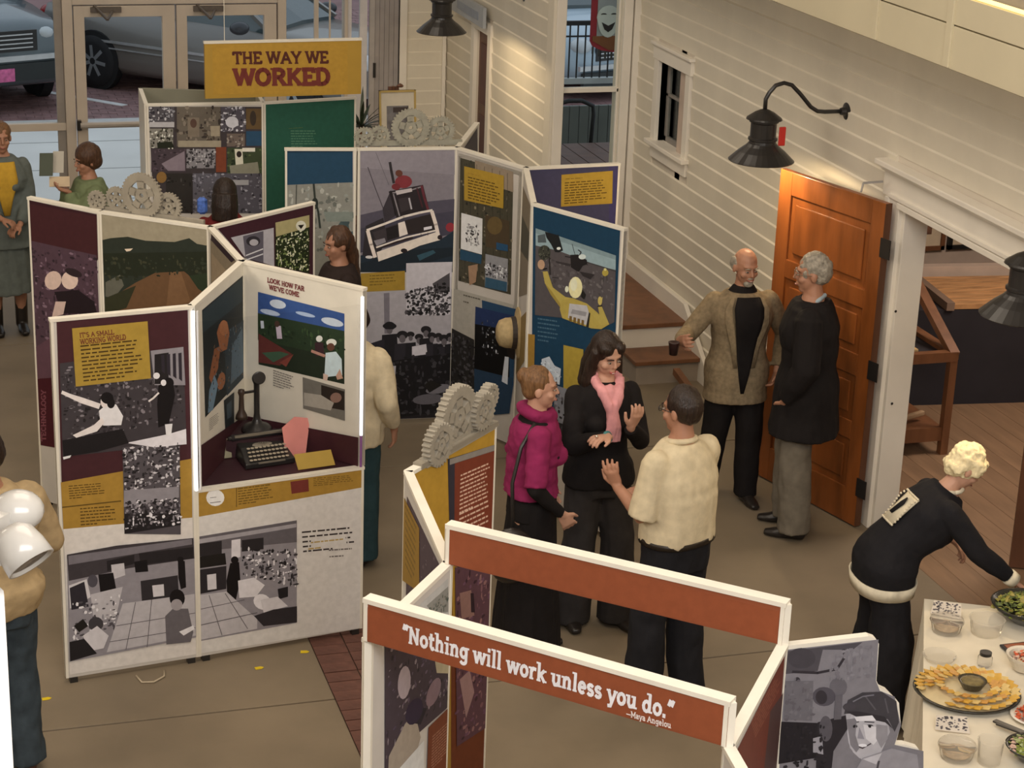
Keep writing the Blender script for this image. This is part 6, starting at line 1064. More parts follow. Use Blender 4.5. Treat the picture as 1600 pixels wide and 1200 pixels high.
p.put(m.mesh('scalloped_edge', True), 'scalloped_edge', WHITEF)
# 7. khaki jacket, bottom left
p = Person('person in a khaki jacket and blue jeans cut off by the left edge, standing nearest', (.26, 8.66), (-.35, 1), 1.76, bulk=1.15)
p.pose(R=((.16, .22, 1.02), (1, -.7, -.3), (-.7, .6, 0), (0, 0, -1), .6), fR=(.11, -.02, -5), fL=(-.11, .03, 5)); p.body(0, 5)
p.hair([CAP, ('e', (0, -.035, .0), (.082, .08, .085))], DARKH); p.trousers(DENIM, .075, knee=.08, wr=.012); p.shoes(mat('red_brown_leather', (.07, .03, .025), .4))
p.top(KHAKI, .86, .032, .97, flare=[(.86, .0, 1.0, .02)], name='jacket', wr=.009, sl=.028)
# 8. woman in grey-green suit far left
p = Person('woman in a grey green skirt suit and yellow blouse at the far left window', (.70, 15.5), (.10, -1), 1.68, True, bulk=1.15)
p.pose(R=((.06, .26, .98), (.6, -.5, -.4), (-.8, .5, -.2), (0, 0, -1), .7), L=((-.08, .24, .92), (-.6, -.5, -.4), (.8, .5, -.3), (0, 0, -1), .7), fR=(.10, 0, 0), fL=(-.10, 0, 0)); p.body(0, 5).face((.2, .12, .08))
p.hair([('e', (0, -.02, .026), (.086, .094, .1)), ('e', (0, -.04, -.01), (.085, .07, .08))], LBROWN, .008, 24, stretch=(1, 1, 1)); p.skirt(SUIT, .36, .25, 1.0, name='skirt', wr=.02); p.shoes(LEATHER, name='boot', up=.38)
p.top(SUIT, .74, .036, .95, flare=[(.74, .05, 1.0, .0)], name='suit_jacket', wr=.008, sl=.026)
p.patch(YELF, [(1.02, 86, 94), (1.15, 78, 102), (1.30, 68, 112), (1.445, 60, 120)], .040, 'blouse_front', 'yellow blouse showing in the jacket opening', t=.01)
# 9. woman in sage green
p = Person('woman with a dark brown bob in a sage green top reading printed cards', (1.30, 14.80), (-.9, -.15), 1.64, True)
p.pose(R=(p.loc((1.130, 14.833, 1.296)), (.6, -.4, -1), (0, .9, .35), (0, .2, 1), .5), L=(p.loc((1.136, 14.684, 1.313)), (-.6, -.4, -1), (0, .9, .35), (0, .2, 1), .5)); p.body(10, 10).face((.05, .03, .02))
p.hair([('e', (0, -.022, .03), (.100, .108, .108)), ('e', (0, -.045, -.02), (.098, .082, .075))], BROWNH, .004, 24); p.trousers(CHAR, .06); p.shoes(LEATHER)
p.top(GRNF, .88, .035, .97, name='loose_top', wr=.014, sl=.034)
for i, (o_, wd, hg, lb) in enumerate((((0.981, 14.774, 1.417), .10, .17, 'dark printed card with a pale flower held up by the woman in sage green'), ((1.072, 14.809, 1.430), .08, .16, 'blank pale card held beside the dark printed card'), ((1.070, 14.705, 1.349), .15, .10, 'open cream leaflet held low by the woman in sage green'))):
    up_ = Vector((.08, .35 if i < 2 else .8, .93 if i < 2 else .55)).normalized(); sd_ = Vector((.957, -.288, .05)).normalized()
    ob = MB().poly([(-wd / 2, 0), (wd / 2, 0), (wd / 2, hg), (-wd / 2, hg)], o_, sd_, up_, sd_.cross(up_), .003).build('card', mat(('dark_card', 'pale_card', 'cream_card')[i], ((.07, .085, .06), (.50, .47, .40), (.6, .48, .33))[i], .6), None)
    tag(ob, lb, 'card')
# 10. dark haired visitor behind the gears
p = Person('person with smooth dark hair and a dark red top behind the landscape panel', (2.14, 13.75), (.2, 1), 1.60, True)
p.pose(); p.body(0, 8, voxel=.01); p.hair([('e', (0, -.015, .02), (.095, .105, .11)), ('t', [(0, -.05, 0), (0, -.06, -.1), (0, -.06, -.2)], [.10, .105, .10])], DARKH, .003, 24)
p.trousers(CHAR, .06); p.shoes(LEATHER); p.top(fabric('dark_red_cloth', (.16, .02, .02)), .9, .03, .97, name='jacket')
o = MB().box(1.93, 13.62, 1.38, 2.0, 13.68, 1.50).build('bag', mat('bright_blue_cloth', (.08, .17, .55), .6, .5, 30)); tag(o, 'small bright blue patterned pouch beside the dark haired visitor', 'bag')
bpy.data.objects[o.name].modifiers.new('bevel', 'BEVEL').width = .02
# 11. woman with long brown braid behind purple panel
p = Person('woman with long brown hair in dark clothes looking at the chain photo', (2.66, 12.30), (-.95, -.1), 1.62, True)
p.pose(); p.body(10, 8, voxel=.01).face((.06, .03, .02)); p.hair([('e', (0, -.022, .026), (.086, .095, .1)), ('t', [(0, -.07, .02), (.02, -.10, -.1), (.03, -.11, -.24), (.02, -.12, -.42)], [.06, .06, .055, .03])], BROWNH, .010, 30)
p.trousers(CHAR, .06); p.shoes(LEATHER); p.top(fabric('dark_brown_cloth', (.03, .02, .018)), .85, .034, .97, name='coat')
# 12. person in cream shirt half hidden by kiosk
p = Person('person in a cream shirt and teal trousers half hidden behind the white kiosk', (2.37, 10.66), (.5, .85), 1.64, bulk=1.12)
p.pose(); p.body(0, 8, voxel=.01); p.hair([CAP, ('e', (0, -.035, .0), (.082, .08, .085))], BROWNH)
p.trousers(fabric('teal_trousers', (.03, .065, .075)), .08); p.shoes(LEATHER); p.top(CREAMF, .84, .032, .9, flare=[(.84, .02, 1.0, .0)], name='shirt', wr=.007, sl=.026, stretch=(1.6, 1.6, .5))
# ------------------------------------------------------------ buffet table and food
tv = Vector((-.470, -.883, 0)).normalized(); tw = Vector((.883, -.470, 0)).normalized(); t0 = Vector((4.70, 8.01, .76))
tb = tag(empty('buffet_table', (4.6, 7, 0)), 'long buffet table at the lower right', 'table')
def tpt(a, b, z=0): return t0 + tw * a + tv * b + Vector((0, 0, z))
m = MB(); m.hexa([(tpt(.02, .02).x, tpt(.02, .02).y), (tpt(.9, .02).x, tpt(.9, .02).y), (tpt(.9, 3).x, tpt(.9, 3).y), (tpt(.02, 3).x, tpt(.02, 3).y)], .715, .748); m.build('tabletop', BRWOOD, tb)
for a, b in ((.08, .1), (.84, .1), (.08, 2.9), (.84, 2.9)):
    q = tpt(a, b); MB().box(q.x - .02, q.y - .02, 0, q.x + .02, q.y + .02, .715).build('leg', BLACK, tb)
cl = MB(); per = []; N = 160
def per_pt(u):
    W_, L_ = .92, 3.02; P = 2 * (W_ + L_); s = u * P
    if s < L_: return (0, s, (-1, 0))
    s -= L_
    if s < W_: return (s, L_, (0, 1))
    s -= W_
    if s < L_: return (W_, L_ - s, (1, 0))
    return (W_ - (s - L_), 0, (0, -1))
vs = []; rows = 8
for r in range(rows):
    f = r / (rows - 1)
    for i in range(N):
        a, b, (nx, ny) = per_pt(i / N); wv_ = (.018 + .02 * sin(i * .9) + .012 * sin(i * 2.3)) * f
        vs.append(tpt(a + nx * wv_, b + ny * wv_, -.70 * f + .0))
fs = [(r * N + i, r * N + (i + 1) % N, (r + 1) * N + (i + 1) % N, (r + 1) * N + i) for r in range(rows - 1) for i in range(N)] + [tuple(range(N))[::-1]]
cl.add(vs, fs); o = cl.build('tablecloth', CLOTHW, None, smooth=False); tag(o, 'cream tablecloth draped to the floor over the buffet table', 'tablecloth')
def onT(x, y, z=.762): return Vector((x, y, z))
# oval platter of pale slices round a dark dip
pc = Vector((4.406, 7.052, 0.765)); pl = tag(empty('food_platter', pc), 'large oval dark rimmed platter of yellow cheese slices around a dark dip bowl', 'platter')
Rz = Matrix.Rotation(radians(-22), 3, 'Z')
def oval(c, rx, ry, prof, n=36):
    m = MB(); vs = []
    for (q, z) in prof:
        for k in range(n): v = Rz @ Vector((rx * q * cos(2 * pi * k / n), ry * q * sin(2 * pi * k / n), z)); vs.append(c + v)
    fs = [(i * n + k, i * n + (k + 1) % n, (i + 1) * n + (k + 1) % n, (i + 1) * n + k) for i in range(len(prof) - 1) for k in range(n)] + [tuple(range(n))[::-1], tuple((len(prof) - 1) * n + k for k in range(n))]
    return m.add(vs, fs)
oval(pc, .24, .215, [(.7, 0), (.98, .018), (1.0, .022), (.96, .022), (.7, .006)]).build('dish', mat('dark_dish', (.05, .05, .045), .25), pl, smooth=True)
oval(pc, .235, .21, [(.9, .012), (.93, .02), (.6, .03)]).build('clear_liner', mat('cream_liner', (.60, .50, .30), .3), pl)
SL = [mat('cheese_yellow', (.62, .36, .05), .5, .1, 30), mat('cheese_pale', (.66, .48, .18), .5, .1, 30), mat('orange_meat', (.58, .30, .07), .5, .15, 30)]
sme = {}
for ring, (q, n_, z) in enumerate(((.88, 34, .034), (.70, 28, .042), (.52, 22, .05))):
    for k in range(n_):
        a = 2 * pi * (k + .4 * ring) / n_
        if 3.35 < a < 4.25 and ring < 2: continue
        i = (k + ring) % 3 if ring else (0 if k % 3 else 1)
        if i not in sme: sme[i] = MB().poly([(-.022, -.016), (.024, -.014), (.022, .018), (-.018, .016)], (0, 0, 0), (1, 0, 0), (0, 1, 0), (0, 0, 1), .004).mesh('slice'); sme[i].materials.append(SL[i])
        o = link('slice', sme[i], None, pl); o.matrix_parent_inverse = WI(pl); v = pc + Rz @ Vector((.24 * q * cos(a), .215 * q * sin(a), z)); o.location = v; o.rotation_euler = (.12 * sin(k), -.22, a + .4)
dc = pc + Rz @ Vector((.02, -.0, .04)); MB().lathe([(.045, 0), (.062, .03), (.065, .035), (.055, .03), (.0, .024)], dc, 20).build('dip_bowl', mat('dark_bowl', (.06, .05, .03), .3), pl); MB().ell(dc + Vector((0, 0, .028)), (.052, .052, .012)).build('dip', mat('olive_dip', (.17, .13, .05), .6, .4, 40), pl, smooth=True)
def tub(px, lab, r=.075, h=.05, lid=True, food=None, tall=0):
    c = Vector(px); t = tag(empty('plastic_tub', c), lab, 'container', 'clear plastic containers on the buffet')
    m = MB(); m.lathe([(r * .85, 0), (r, h), (r * 1.06, h), (r * 1.06, h + .004), (r * .95, h + .004), (r * .8, .004), (.0, .004)], c, 24); m.build('bowl', CLEAR, t, smooth=False)
    if lid: MB().lathe([(r * 1.06, h + .004), (r * 1.0, h + .014), (r * .7, h + .024), (.0, h + .028)], c, 24).build('domed_lid', CLEAR, t, smooth=True)
    if food: MB().ell(c + Vector((0, 0, h * .45)), (r * .8, r * .8, h * .4)).build('food', food, t, smooth=True)
    return t
tub((4.630, 7.657, 0.765), 'round clear lidded tub at the far end of the buffet', .078, .05, food=mat('tan_food', (.5, .36, .22), .6, .3, 40))
tub((4.089, 6.564, 0.765), 'round clear lidded tub at the near edge of the buffet', .078, .05, food=mat('tan_food', (.5, .36, .22)))
tub((4.809, 7.596, 0.765), 'clear bowl without lid between the lidded tub and the salad', .082, .07, False)
tub((4.453, 7.392, 0.765), 'flat clear tray beside the yellow cheese platter', .075, .02, False)
tub((4.204, 6.493, 0.765), 'tall clear tumbler near the lower right of the buffet', .055, .10, False)
j = tag(empty('glass_jar', (0, 0, 0)), 'small glass jar with a black lid behind the cheese platter', 'jar'); jc = Vector((4.628, 7.286, 0.765))
MB().lathe([(.03, 0), (.034, .01), (.034, .045), (.026, .055), (.0, .055)], jc, 18).build('glass', CLEAR, j, smooth=True); MB().lathe([(.028, .055), (.028, .07), (.0, .07)], jc, 18).build('lid', BLACK, j)
def cardp(c, w_, h_, a, lab, seed):
    t = tag(empty('patterned_card', c), lab, 'card', 'patterned folded cards on the buffet'); c = Vector(c); R = Matrix.Rotation(a, 3, 'Z'); o0 = c
    ax, ay = R @ Vector((1, 0, 0)), R @ Vector((0, .8, .6)); MB().poly([(-w_ / 2, 0), (w_ / 2, -.01), (w_ / 2 - .01, h_), (-w_ / 2 + .01, h_)], c, ax, ay, ax.cross(ay), .002).build('sheet', mat('patterned_paper', (.62, .56, .48), .6), t)
    Rn = random.Random(seed); m = MB(); an = ax.cross(ay)
    for k in range(70):
        u, v = Rn.uniform(-w_ / 2 + .008, w_ / 2 - .012), Rn.uniform(.004, h_ - .006); r = Rn.uniform(.002, .005); q = o0 + ax * u + ay * v + an * .003
        m.add([q + ax * r * cos(b) * 1.6 + ay * r * sin(b) for b in (0, 1.2, 2.5, 3.8, 5)], [(0, 1, 2, 3, 4)])
    m.build('printed_pattern', mat('grey_ink', (.10, .09, .10), .6), t)
cardp((4.703, 7.794, 0.770), .15, .075, -.55, 'patterned grey card at the far end of the buffet', 1); cardp((4.176, 6.758, 0.770), .15, .07, -.35, 'patterned grey card in front of the cheese platter', 2)
sb = tag(empty('salad_bowl', (0, 0, 0)), 'large dark bowl heaped with green salad under the reaching hand', 'bowl'); c = Vector((5.063, 7.664, 0.800))
MB().lathe([(.07, -.03), (.15, .03), (.175, .06), (.165, .06), (.07, -.02)], c, 32).build('bowl', mat('black_glaze', (.03, .03, .025), .2), sb, smooth=True)
def leaves(c, r, h, n, cols, parent, name='salad', s=.018):
    m_ = [MB() for _ in cols]
    for k in range(n):
        a = random.uniform(0, 6.3); q = math.sqrt(random.random()) * r; z = h * (1 - (q / r) ** 2) + random.uniform(-.004, .008); v = c + Vector((q * cos(a), q * sin(a), z)); R = Matrix.Rotation(random.uniform(0, 6), 3, 'Z') @ Matrix.Rotation(random.uniform(-.8, .8), 3, 'X'); w_ = s * random.uniform(.5, 1.1)
        m_[k % len(cols)].add([v + R @ Vector(p) for p in ((-w_, -w_ * .5, 0), (0, -w_ * .7, .004), (w_, 0, 0), (0, w_ * .7, -.003), (-w_ * .8, w_ * .4, .003))], [(0, 1, 2, 3, 4)])
    for k, (mb, cc) in enumerate(zip(m_, cols)): o = mb.build(name, cc, parent); o['kind'] = 'stuff'
G1 = mat('leaf_green', (.20, .24, .04), .5, .2, 30); G2 = mat('olive_green', (.30, .26, .06), .5, .2, 30); G3 = mat('dark_green_leaf', (.08, .11, .03), .5); RD = mat('tomato_red', (.55, .09, .03), .4, .2, 20); PK = mat('pale_pink_food', (.62, .42, .34), .5, .2, 20)
leaves(c + Vector((0, 0, .035)), .155, .05, 420, [G1, G2, G3], sb)
b2 = tag(empty('salad_bowl', (0, 0, 0)), 'smaller bowl of pale green salad at the lower right corner', 'bowl'); c = Vector((4.386, 6.460, 0.790))
MB().lathe([(.05, -.02), (.10, .03), (.115, .045), (.105, .045), (.04, -.01)], c, 28).build('bowl', MATS['black_glaze'], b2, smooth=True); leaves(c + Vector((0, 0, .03)), .10, .03, 200, [mat('pale_green', (.35, .40, .18), .5), G1, PK], b2)
b3 = tag(empty('relish_plate', (0, 0, 0)), 'white plate of red and pink vegetables beside the tongs', 'plate'); c = Vector((4.585, 6.782, 0.768))
MB().lathe([(.06, 0), (.10, .012), (.10, .016), (.06, .006), (.0, .006)], c, 28).build('plate', mat('white_china', (.75, .70, .62), .3), b3, smooth=True); leaves(c + Vector((0, 0, .012)), .08, .02, 120, [RD, PK, RD], b3, 'vegetables')
b4 = tag(empty('napkin_basket', (0, 0, 0)), 'pale paper lined basket with pink slices at the right edge', 'basket'); c = Vector((4.789, 7.207, 0.770))
m = MB(); m.lathe([(.05, 0), (.085, .06), (.09, .075), (.075, .07), (.045, .01), (.0, .01)], c, 20); o = m.build('paper_lining', mat('white_paper', (.72, .66, .55), .7), b4); leaves(c + Vector((0, 0, .05)), .055, .03, 90, [PK, RD, mat('cream_food', (.7, .6, .4), .5)], b4, 'slices')
tg = tag(empty('serving_tongs', (0, 0, 0)), 'black serving tongs lying by the relish plate', 'tongs'); a, b = Vector((4.383, 6.754, 0.790)), Vector((4.462, 6.591, 0.800))
for s in (-1, 1): o = MB().bar(a + Vector((0, .012 * s, 0)), b, .026, .008).build('arm', BLACK, tg)
t2 = tag(empty('dark_tray', (0, 0, 0)), 'dark rectangular tray with red sauce next to the salad bowl', 'tray'); q = Vector((4.867, 7.397, 0.765))
MB().poly([(-.07, -.05), (.07, -.05), (.07, .05), (-.07, .05)], q, (1, 0, 0), (0, 1, 0), (0, 0, 1), .012).build('tray', mat('dark_tray', (.03, .03, .035), .3), t2, bevel=.004); MB().poly([(-.055, -.035), (.055, -.035), (.055, .035), (-.055, .035)], q + Vector((0, 0, .012)), (1, 0, 0), (0, 1, 0), (0, 0, 1), .003).build('sauce', mat('rust_sauce', (.30, .10, .05), .4, .3, 30), t2)
# ------------------------------------------------------------ side room
fr_ = structure(empty('floor_side_room', (7, 10, 0))); PL = mat('tan_floorboard', (.235, .145, .085), .5, .18, 4, stretch=(3, .5, 1)); pme = {}
for k in range(26):
    x = 5.72 + k * .16
    me = pme.get(0)
    if not me: me = MB().box(0, 0, -.05, .157, 15.6, 0).mesh('plank'); me.materials.append(PL); pme[0] = me
    o = link('plank', me, None, fr_); o.matrix_parent_inverse = WI(fr_); o.location = (x, -1, 0.0)
o = MB().box(5.72, 14.1, 0, 9.9, 14.2, 3.2).build('wall_side_far', mat('beige_wall', (.52, .42, .35), .8)); structure(o)
o = MB().box(9.8, -1, 0, 9.9, 14.2, 3.2).build('wall_side_right', MATS['beige_wall']); structure(o)
o = MB().box(5.84, -1, 3.2, 9.9, 14.2, 3.3).build('ceiling_side_room', MATS['beige_wall']); structure(o)
def picture(x0, x1, z0, z1, y, fm, lab, img):
    t = tag(empty('framed_picture', (x0, y, z0)), lab, 'picture'); f = MB(); w_ = .035
    for a in ((x0, z0, x1, z0 + w_), (x0, z1 - w_, x1, z1), (x0, z0, x0 + w_, z1), (x1 - w_, z0, x1, z1)): MB().box(a[0], y - .03, a[1], a[2], y, a[3]).build('frame_bar', fm, t)
    MB().box(x0 + w_, y - .012, z0 + w_, x1 - w_, y, z1 - w_).build('mat_board', mat('cream_mat', (.66, .55, .40)), t)
    MB().box(x0 + w_ + .09, y - .016, z0 + w_ + .10, x1 - w_ - .09, y - .012, z1 - w_ - .09).build('print', img, t)
qa = (7.759, 14.100, 0.697); qb = (8.070, 14.100, 0.720); qc = (8.105, 14.100, 0.718); qd = (8.422, 14.100, 0.731)
picture(qb[0] - .62, qb[0], qa[2] + .02, qa[2] + .9, 14.09, BRWOOD, 'brown framed print nearest the doorway in the side room', mat('sepia_print', (.20, .10, .06), .6, .6, 9))
picture(qc[0], qc[0] + .62, qc[2], qc[2] + .85, 14.09, BLACK, 'dark framed print further right in the side room', mat('tan_print', (.42, .26, .12), .6, .5, 9))
dt = tag(empty('draped_table', (8, 12.9, 0)), 'black draped table with a striped wooden display board in the side room', 'table')
A0_, A1_ = Vector((7.131, 12.562, 0.800)), Vector((7.171, 12.174, 0.800))
ux = Vector((.98, -.12, 0)).normalized(); uy = Vector((.12, .98, 0)).normalized(); cc = Vector((7.334, 12.463, 0.760))
def q4(a, b, c_, d_, z0, z1, nm, m_, par): pl_ = [cc + ux * i + uy * jj for i, jj in ((a, b), (c_, b), (c_, d_), (a, d_))]; return MB().hexa([(v.x, v.y) for v in pl_], z0, z1).build(nm, m_, par)
q4(-.35, 0, 2.2, .8, 0, .74, 'drape', DRAPE, dt)
WST = mat('striped_plank', (.50, .27, .12), .5, .35, 7, stretch=(.6, 5, 1))
for k in range(7): q4(-.05, .0 + k * .095, 2.2, .09 + k * .095, .745, .78 + k * .003, 'slat', WST, dt)
q4(-.11, -.02, -.05, .70, .74, .80, 'end_rail', mat('grey_brown_rail', (.22, .15, .11)), dt); q4(-.30, .72, 2.2, .80, .74, .86, 'back_rail', MATS['beige_wall'], dt)
dc = tag(empty('display_case', (6.8, 11.6, 0)), 'brown wooden display case with a slanted triangular side just inside the doorway', 'display case')
c0 = Vector((6.79, 11.56, 0)); ap = Vector((6.79, 12.25, 1.12)); bk_ = Vector((6.79, 12.35, .72))
for dx in (0, -.95):
    D = Vector((dx, 0, 0))
    MB().bar(c0 + D + Vector((0, 0, .0)), c0 + D + Vector((0, 0, .70)), .055).build('leg', BRWOOD, dc); MB().bar(bk_ + D - Vector((0, 0, .72)), bk_ + D, .055).build('leg', BRWOOD, dc)
    MB().bar(c0 + D + Vector((0, -.02, .73)), ap + D + Vector((0, .03, 0)), .05, .07, (1, 0, 0)).build('slanted_rail', BRWOOD, dc); MB().bar(c0 + D + Vector((0, -.02, .72)), bk_ + D + Vector((0, .03, 0)), .05, .07, (1, 0, 0)).build('side_rail', BRWOOD, dc); MB().bar(bk_ + D, ap + D + Vector((0, .08, 0)), .05).build('upright', BRWOOD, dc)
MB().bar(c0 + Vector((-.97, -.0, .72)), c0 + Vector((.02, 0, .72)), .06, .07).build('front_rail', BRWOOD, dc)
MB().box(5.88, 11.6, .70, 6.77, 12.35, .715).build('case_floor', DRAPE, dc); MB().box(5.95, 11.7, .716, 6.60, 12.2, .73).build('document', mat('yellow_paper', (.55, .38, .18), .7), dc)
MB().poly([(-.42, 0), (.33, 0), (.33, .42), (-.42, .42)], (6.35, 11.95, .74), (1, 0, 0), (0, .45, .89), (0, -.89, .45), .01).build('document', mat('pale_document', (.50, .42, .32), .7), dc)
MB().box(5.88, 11.58, .14, 6.80, 12.35, .18).build('lower_shelf', BRWOOD, dc); MB().box(5.88, 11.55, .10, 6.81, 11.58, .2).build('shelf_rail', BRWOOD, dc)
rp = tag(MB().tube([Vector((6.42 + .16 * cos(a * .52), 11.85 + .13 * sin(a * .52), .205 + .004 * a)) for a in range(30)], .018, 8).build('rope_coil', mat('pale_rope', (.38, .29, .19), .8, .2, 40), None, smooth=True), 'pale rope coil on the lower shelf of the display case', 'rope')
hr_ = tag(MB().bar((6.35, 11.66, .21), (6.72, 11.75, .24), .035).build('wooden_handle', mat('worn_wood', (.36, .24, .14), .6), None, bevel=.008), 'worn wooden tool handle in front of the rope coil', 'tool'); hr_.name = 'wooden_tool'
lm_ = tag(empty('yellow_box', (6.5, 12.5, 1.1)), 'yellow paper covered box top beside the display case', 'box'); bq = Vector((6.700, 12.126, 1.144)); MB().box(bq.x - .3, bq.y + .10, 1.13, bq.x + .03, bq.y + .26, 1.20).build('box', mat('yellow_box', (.55, .36, .10)), lm_)
pst = structure(empty('door_6', (6.26, 9.7, 0))); dd2 = Vector((.9, -.45, 0)).normalized(); nn2 = Vector((.45, .9, 0)).normalized()
def dl(s0, s1, z0, z1, t0_, t1_, nm, m_): b_ = Vector((6.26, 9.72, 0)); pl_ = [b_ + dd2 * s0 + nn2 * t0_, b_ + dd2 * s1 + nn2 * t0_, b_ + dd2 * s1 + nn2 * t1_, b_ + dd2 * s0 + nn2 * t1_]; MB().hexa([(v.x, v.y) for v in pl_], z0, z1).build(nm, m_, pst)
dl(0, .1, .01, 2.1, 0, .045, 'stile', DKWOOD); dl(.1, .8, .01, 2.1, .01, .035, 'panel', DKWOOD); dl(.8, .9, .01, 2.1, 0, .045, 'stile', DKWOOD); dl(.1, .8, .9, 1.05, 0, .045, 'rail', DKWOOD)
MB().box(5.70, 10.05, 0, 5.92, 10.47, .012).build('door_mat', mat('dark_mat', (.03, .028, .026), .9)); tag(bpy.data.objects['door_mat'], 'dark mat at the foot of the white door jamb', 'mat')
# ------------------------------------------------------------ white spotlights on a stand near the viewer
sl = tag(empty('spotlight_stand', (0, 4, 0)), 'tall white stand with two white spotlight heads at the lower left edge', 'lamp')
WENA = mat('gloss_white', (.42, .40, .365), .25, .03, 5, coat=.3)
pa, pb = Vector((0.128, 3.816, 3.251)), Vector((0.126, 3.640, 2.909))
r = .06; base = Vector((pb.x - r * .95, pb.y + .02, 0)); pole_x = base
MB().tube([(base.x, base.y, .02), (base.x, base.y, (0.131, 3.832, 3.286)[2])], r, 20).build('pole', mat('pole_white', (.88, .88, .88), .3), sl, smooth=True)
MB().lathe([(.22, 0), (.22, .015), (.07, .03), (.06, .04), (.0, .04)], (base.x, base.y, 0), 28).build('base', WENA, sl)
h1_, h2_ = Vector((0.168, 3.775, 3.408)), Vector((0.168, 3.651, 3.374))
MB().bar((base.x, base.y, h2_.z - .02), h2_ + Vector((-.02, 0, 0)), .03).build('bracket', WENA, sl); MB().bar((base.x, base.y, h2_.z - .05), (base.x, base.y, h1_.z + .02), .03).build('bracket', WENA, sl); MB().bar((base.x, base.y, h1_.z), h1_, .03).build('bracket', WENA, sl)
MB().ell(h1_, (.052, .05, .042)).build('spot_head', WENA, sl, smooth=True)
ax_ = (Vector((.42, -.50, -.62))).normalized(); R = Vector((0, 0, 1)).rotation_difference(ax_).to_matrix()
MB().lathe([(.0, -.05), (.025, -.048), (.042, -.03), (.048, 0), (.05, .035), (.043, .035), (.040, .02)], h2_ - ax_ * .005, 28, R).build('spot_head', WENA, sl, smooth=True)
MB().lathe([(.042, .028), (.0, .028)], h2_ - ax_ * .005, 28, R).build('grille', mat('grey_grille', (.30, .25, .20), .5, .4, 60), sl)
# ------------------------------------------------------------ outside
gs = structure(empty('ground', (5, 25, 0)))
MB().box(-8, 18.5, -.2, 5.0, 23.05, -.01).build('sidewalk', SIDEWALK, gs)
for y in (19.6, 20.9, 22.2): MB().box(-8, y, -.01, 5, y + .02, -.008).build('joint', mat('pavement_joint', (.3, .3, .29)), gs)
MB().box(-8, 23.05, -.2, 14, 23.25, .02).build('kerb', mat('pale_kerb', (.58, .56, .54)), gs)
m = MB(); m.box(-20, 23.25, -.2, 30, 60, -.02); m.build('street', STREET, gs)
m = MB()
for yy in range(60):
    y = 23.27 + yy * .13
    for xx in range(70):
        x = -1.0 + xx * .19 + (yy % 2) * .095; m.box(x, y, -.02, x + .182, y + .122, -.012 + random.uniform(-.002, .002))
o = m.build('paving_bricks', mat('paving_brick', (.27, .155, .15), .7, .25, 7), gs); o['kind'] = 'stuff'
p1, p2 = Vector((1.634, 25.099, -0.010)), Vector((2.559, 24.090, -0.010)); o = MB().obox((p1.x, p1.y), (p2.x, p2.y), .10, -.012, -.004).build('parking_line', mat('line_white', (.75, .73, .72)), gs)
MB().lathe([(.24, -.009), (.0, -.008)], (2.098, 21.963, -0.010), 24).build('cover_plate', mat('grey_cover', (.28, .29, .28)), gs); MB().lathe([(.16, -.009), (.0, -.008)], (2.228, 22.399, -0.010), 24).build('cover_plate', MATS['grey_cover'], gs)
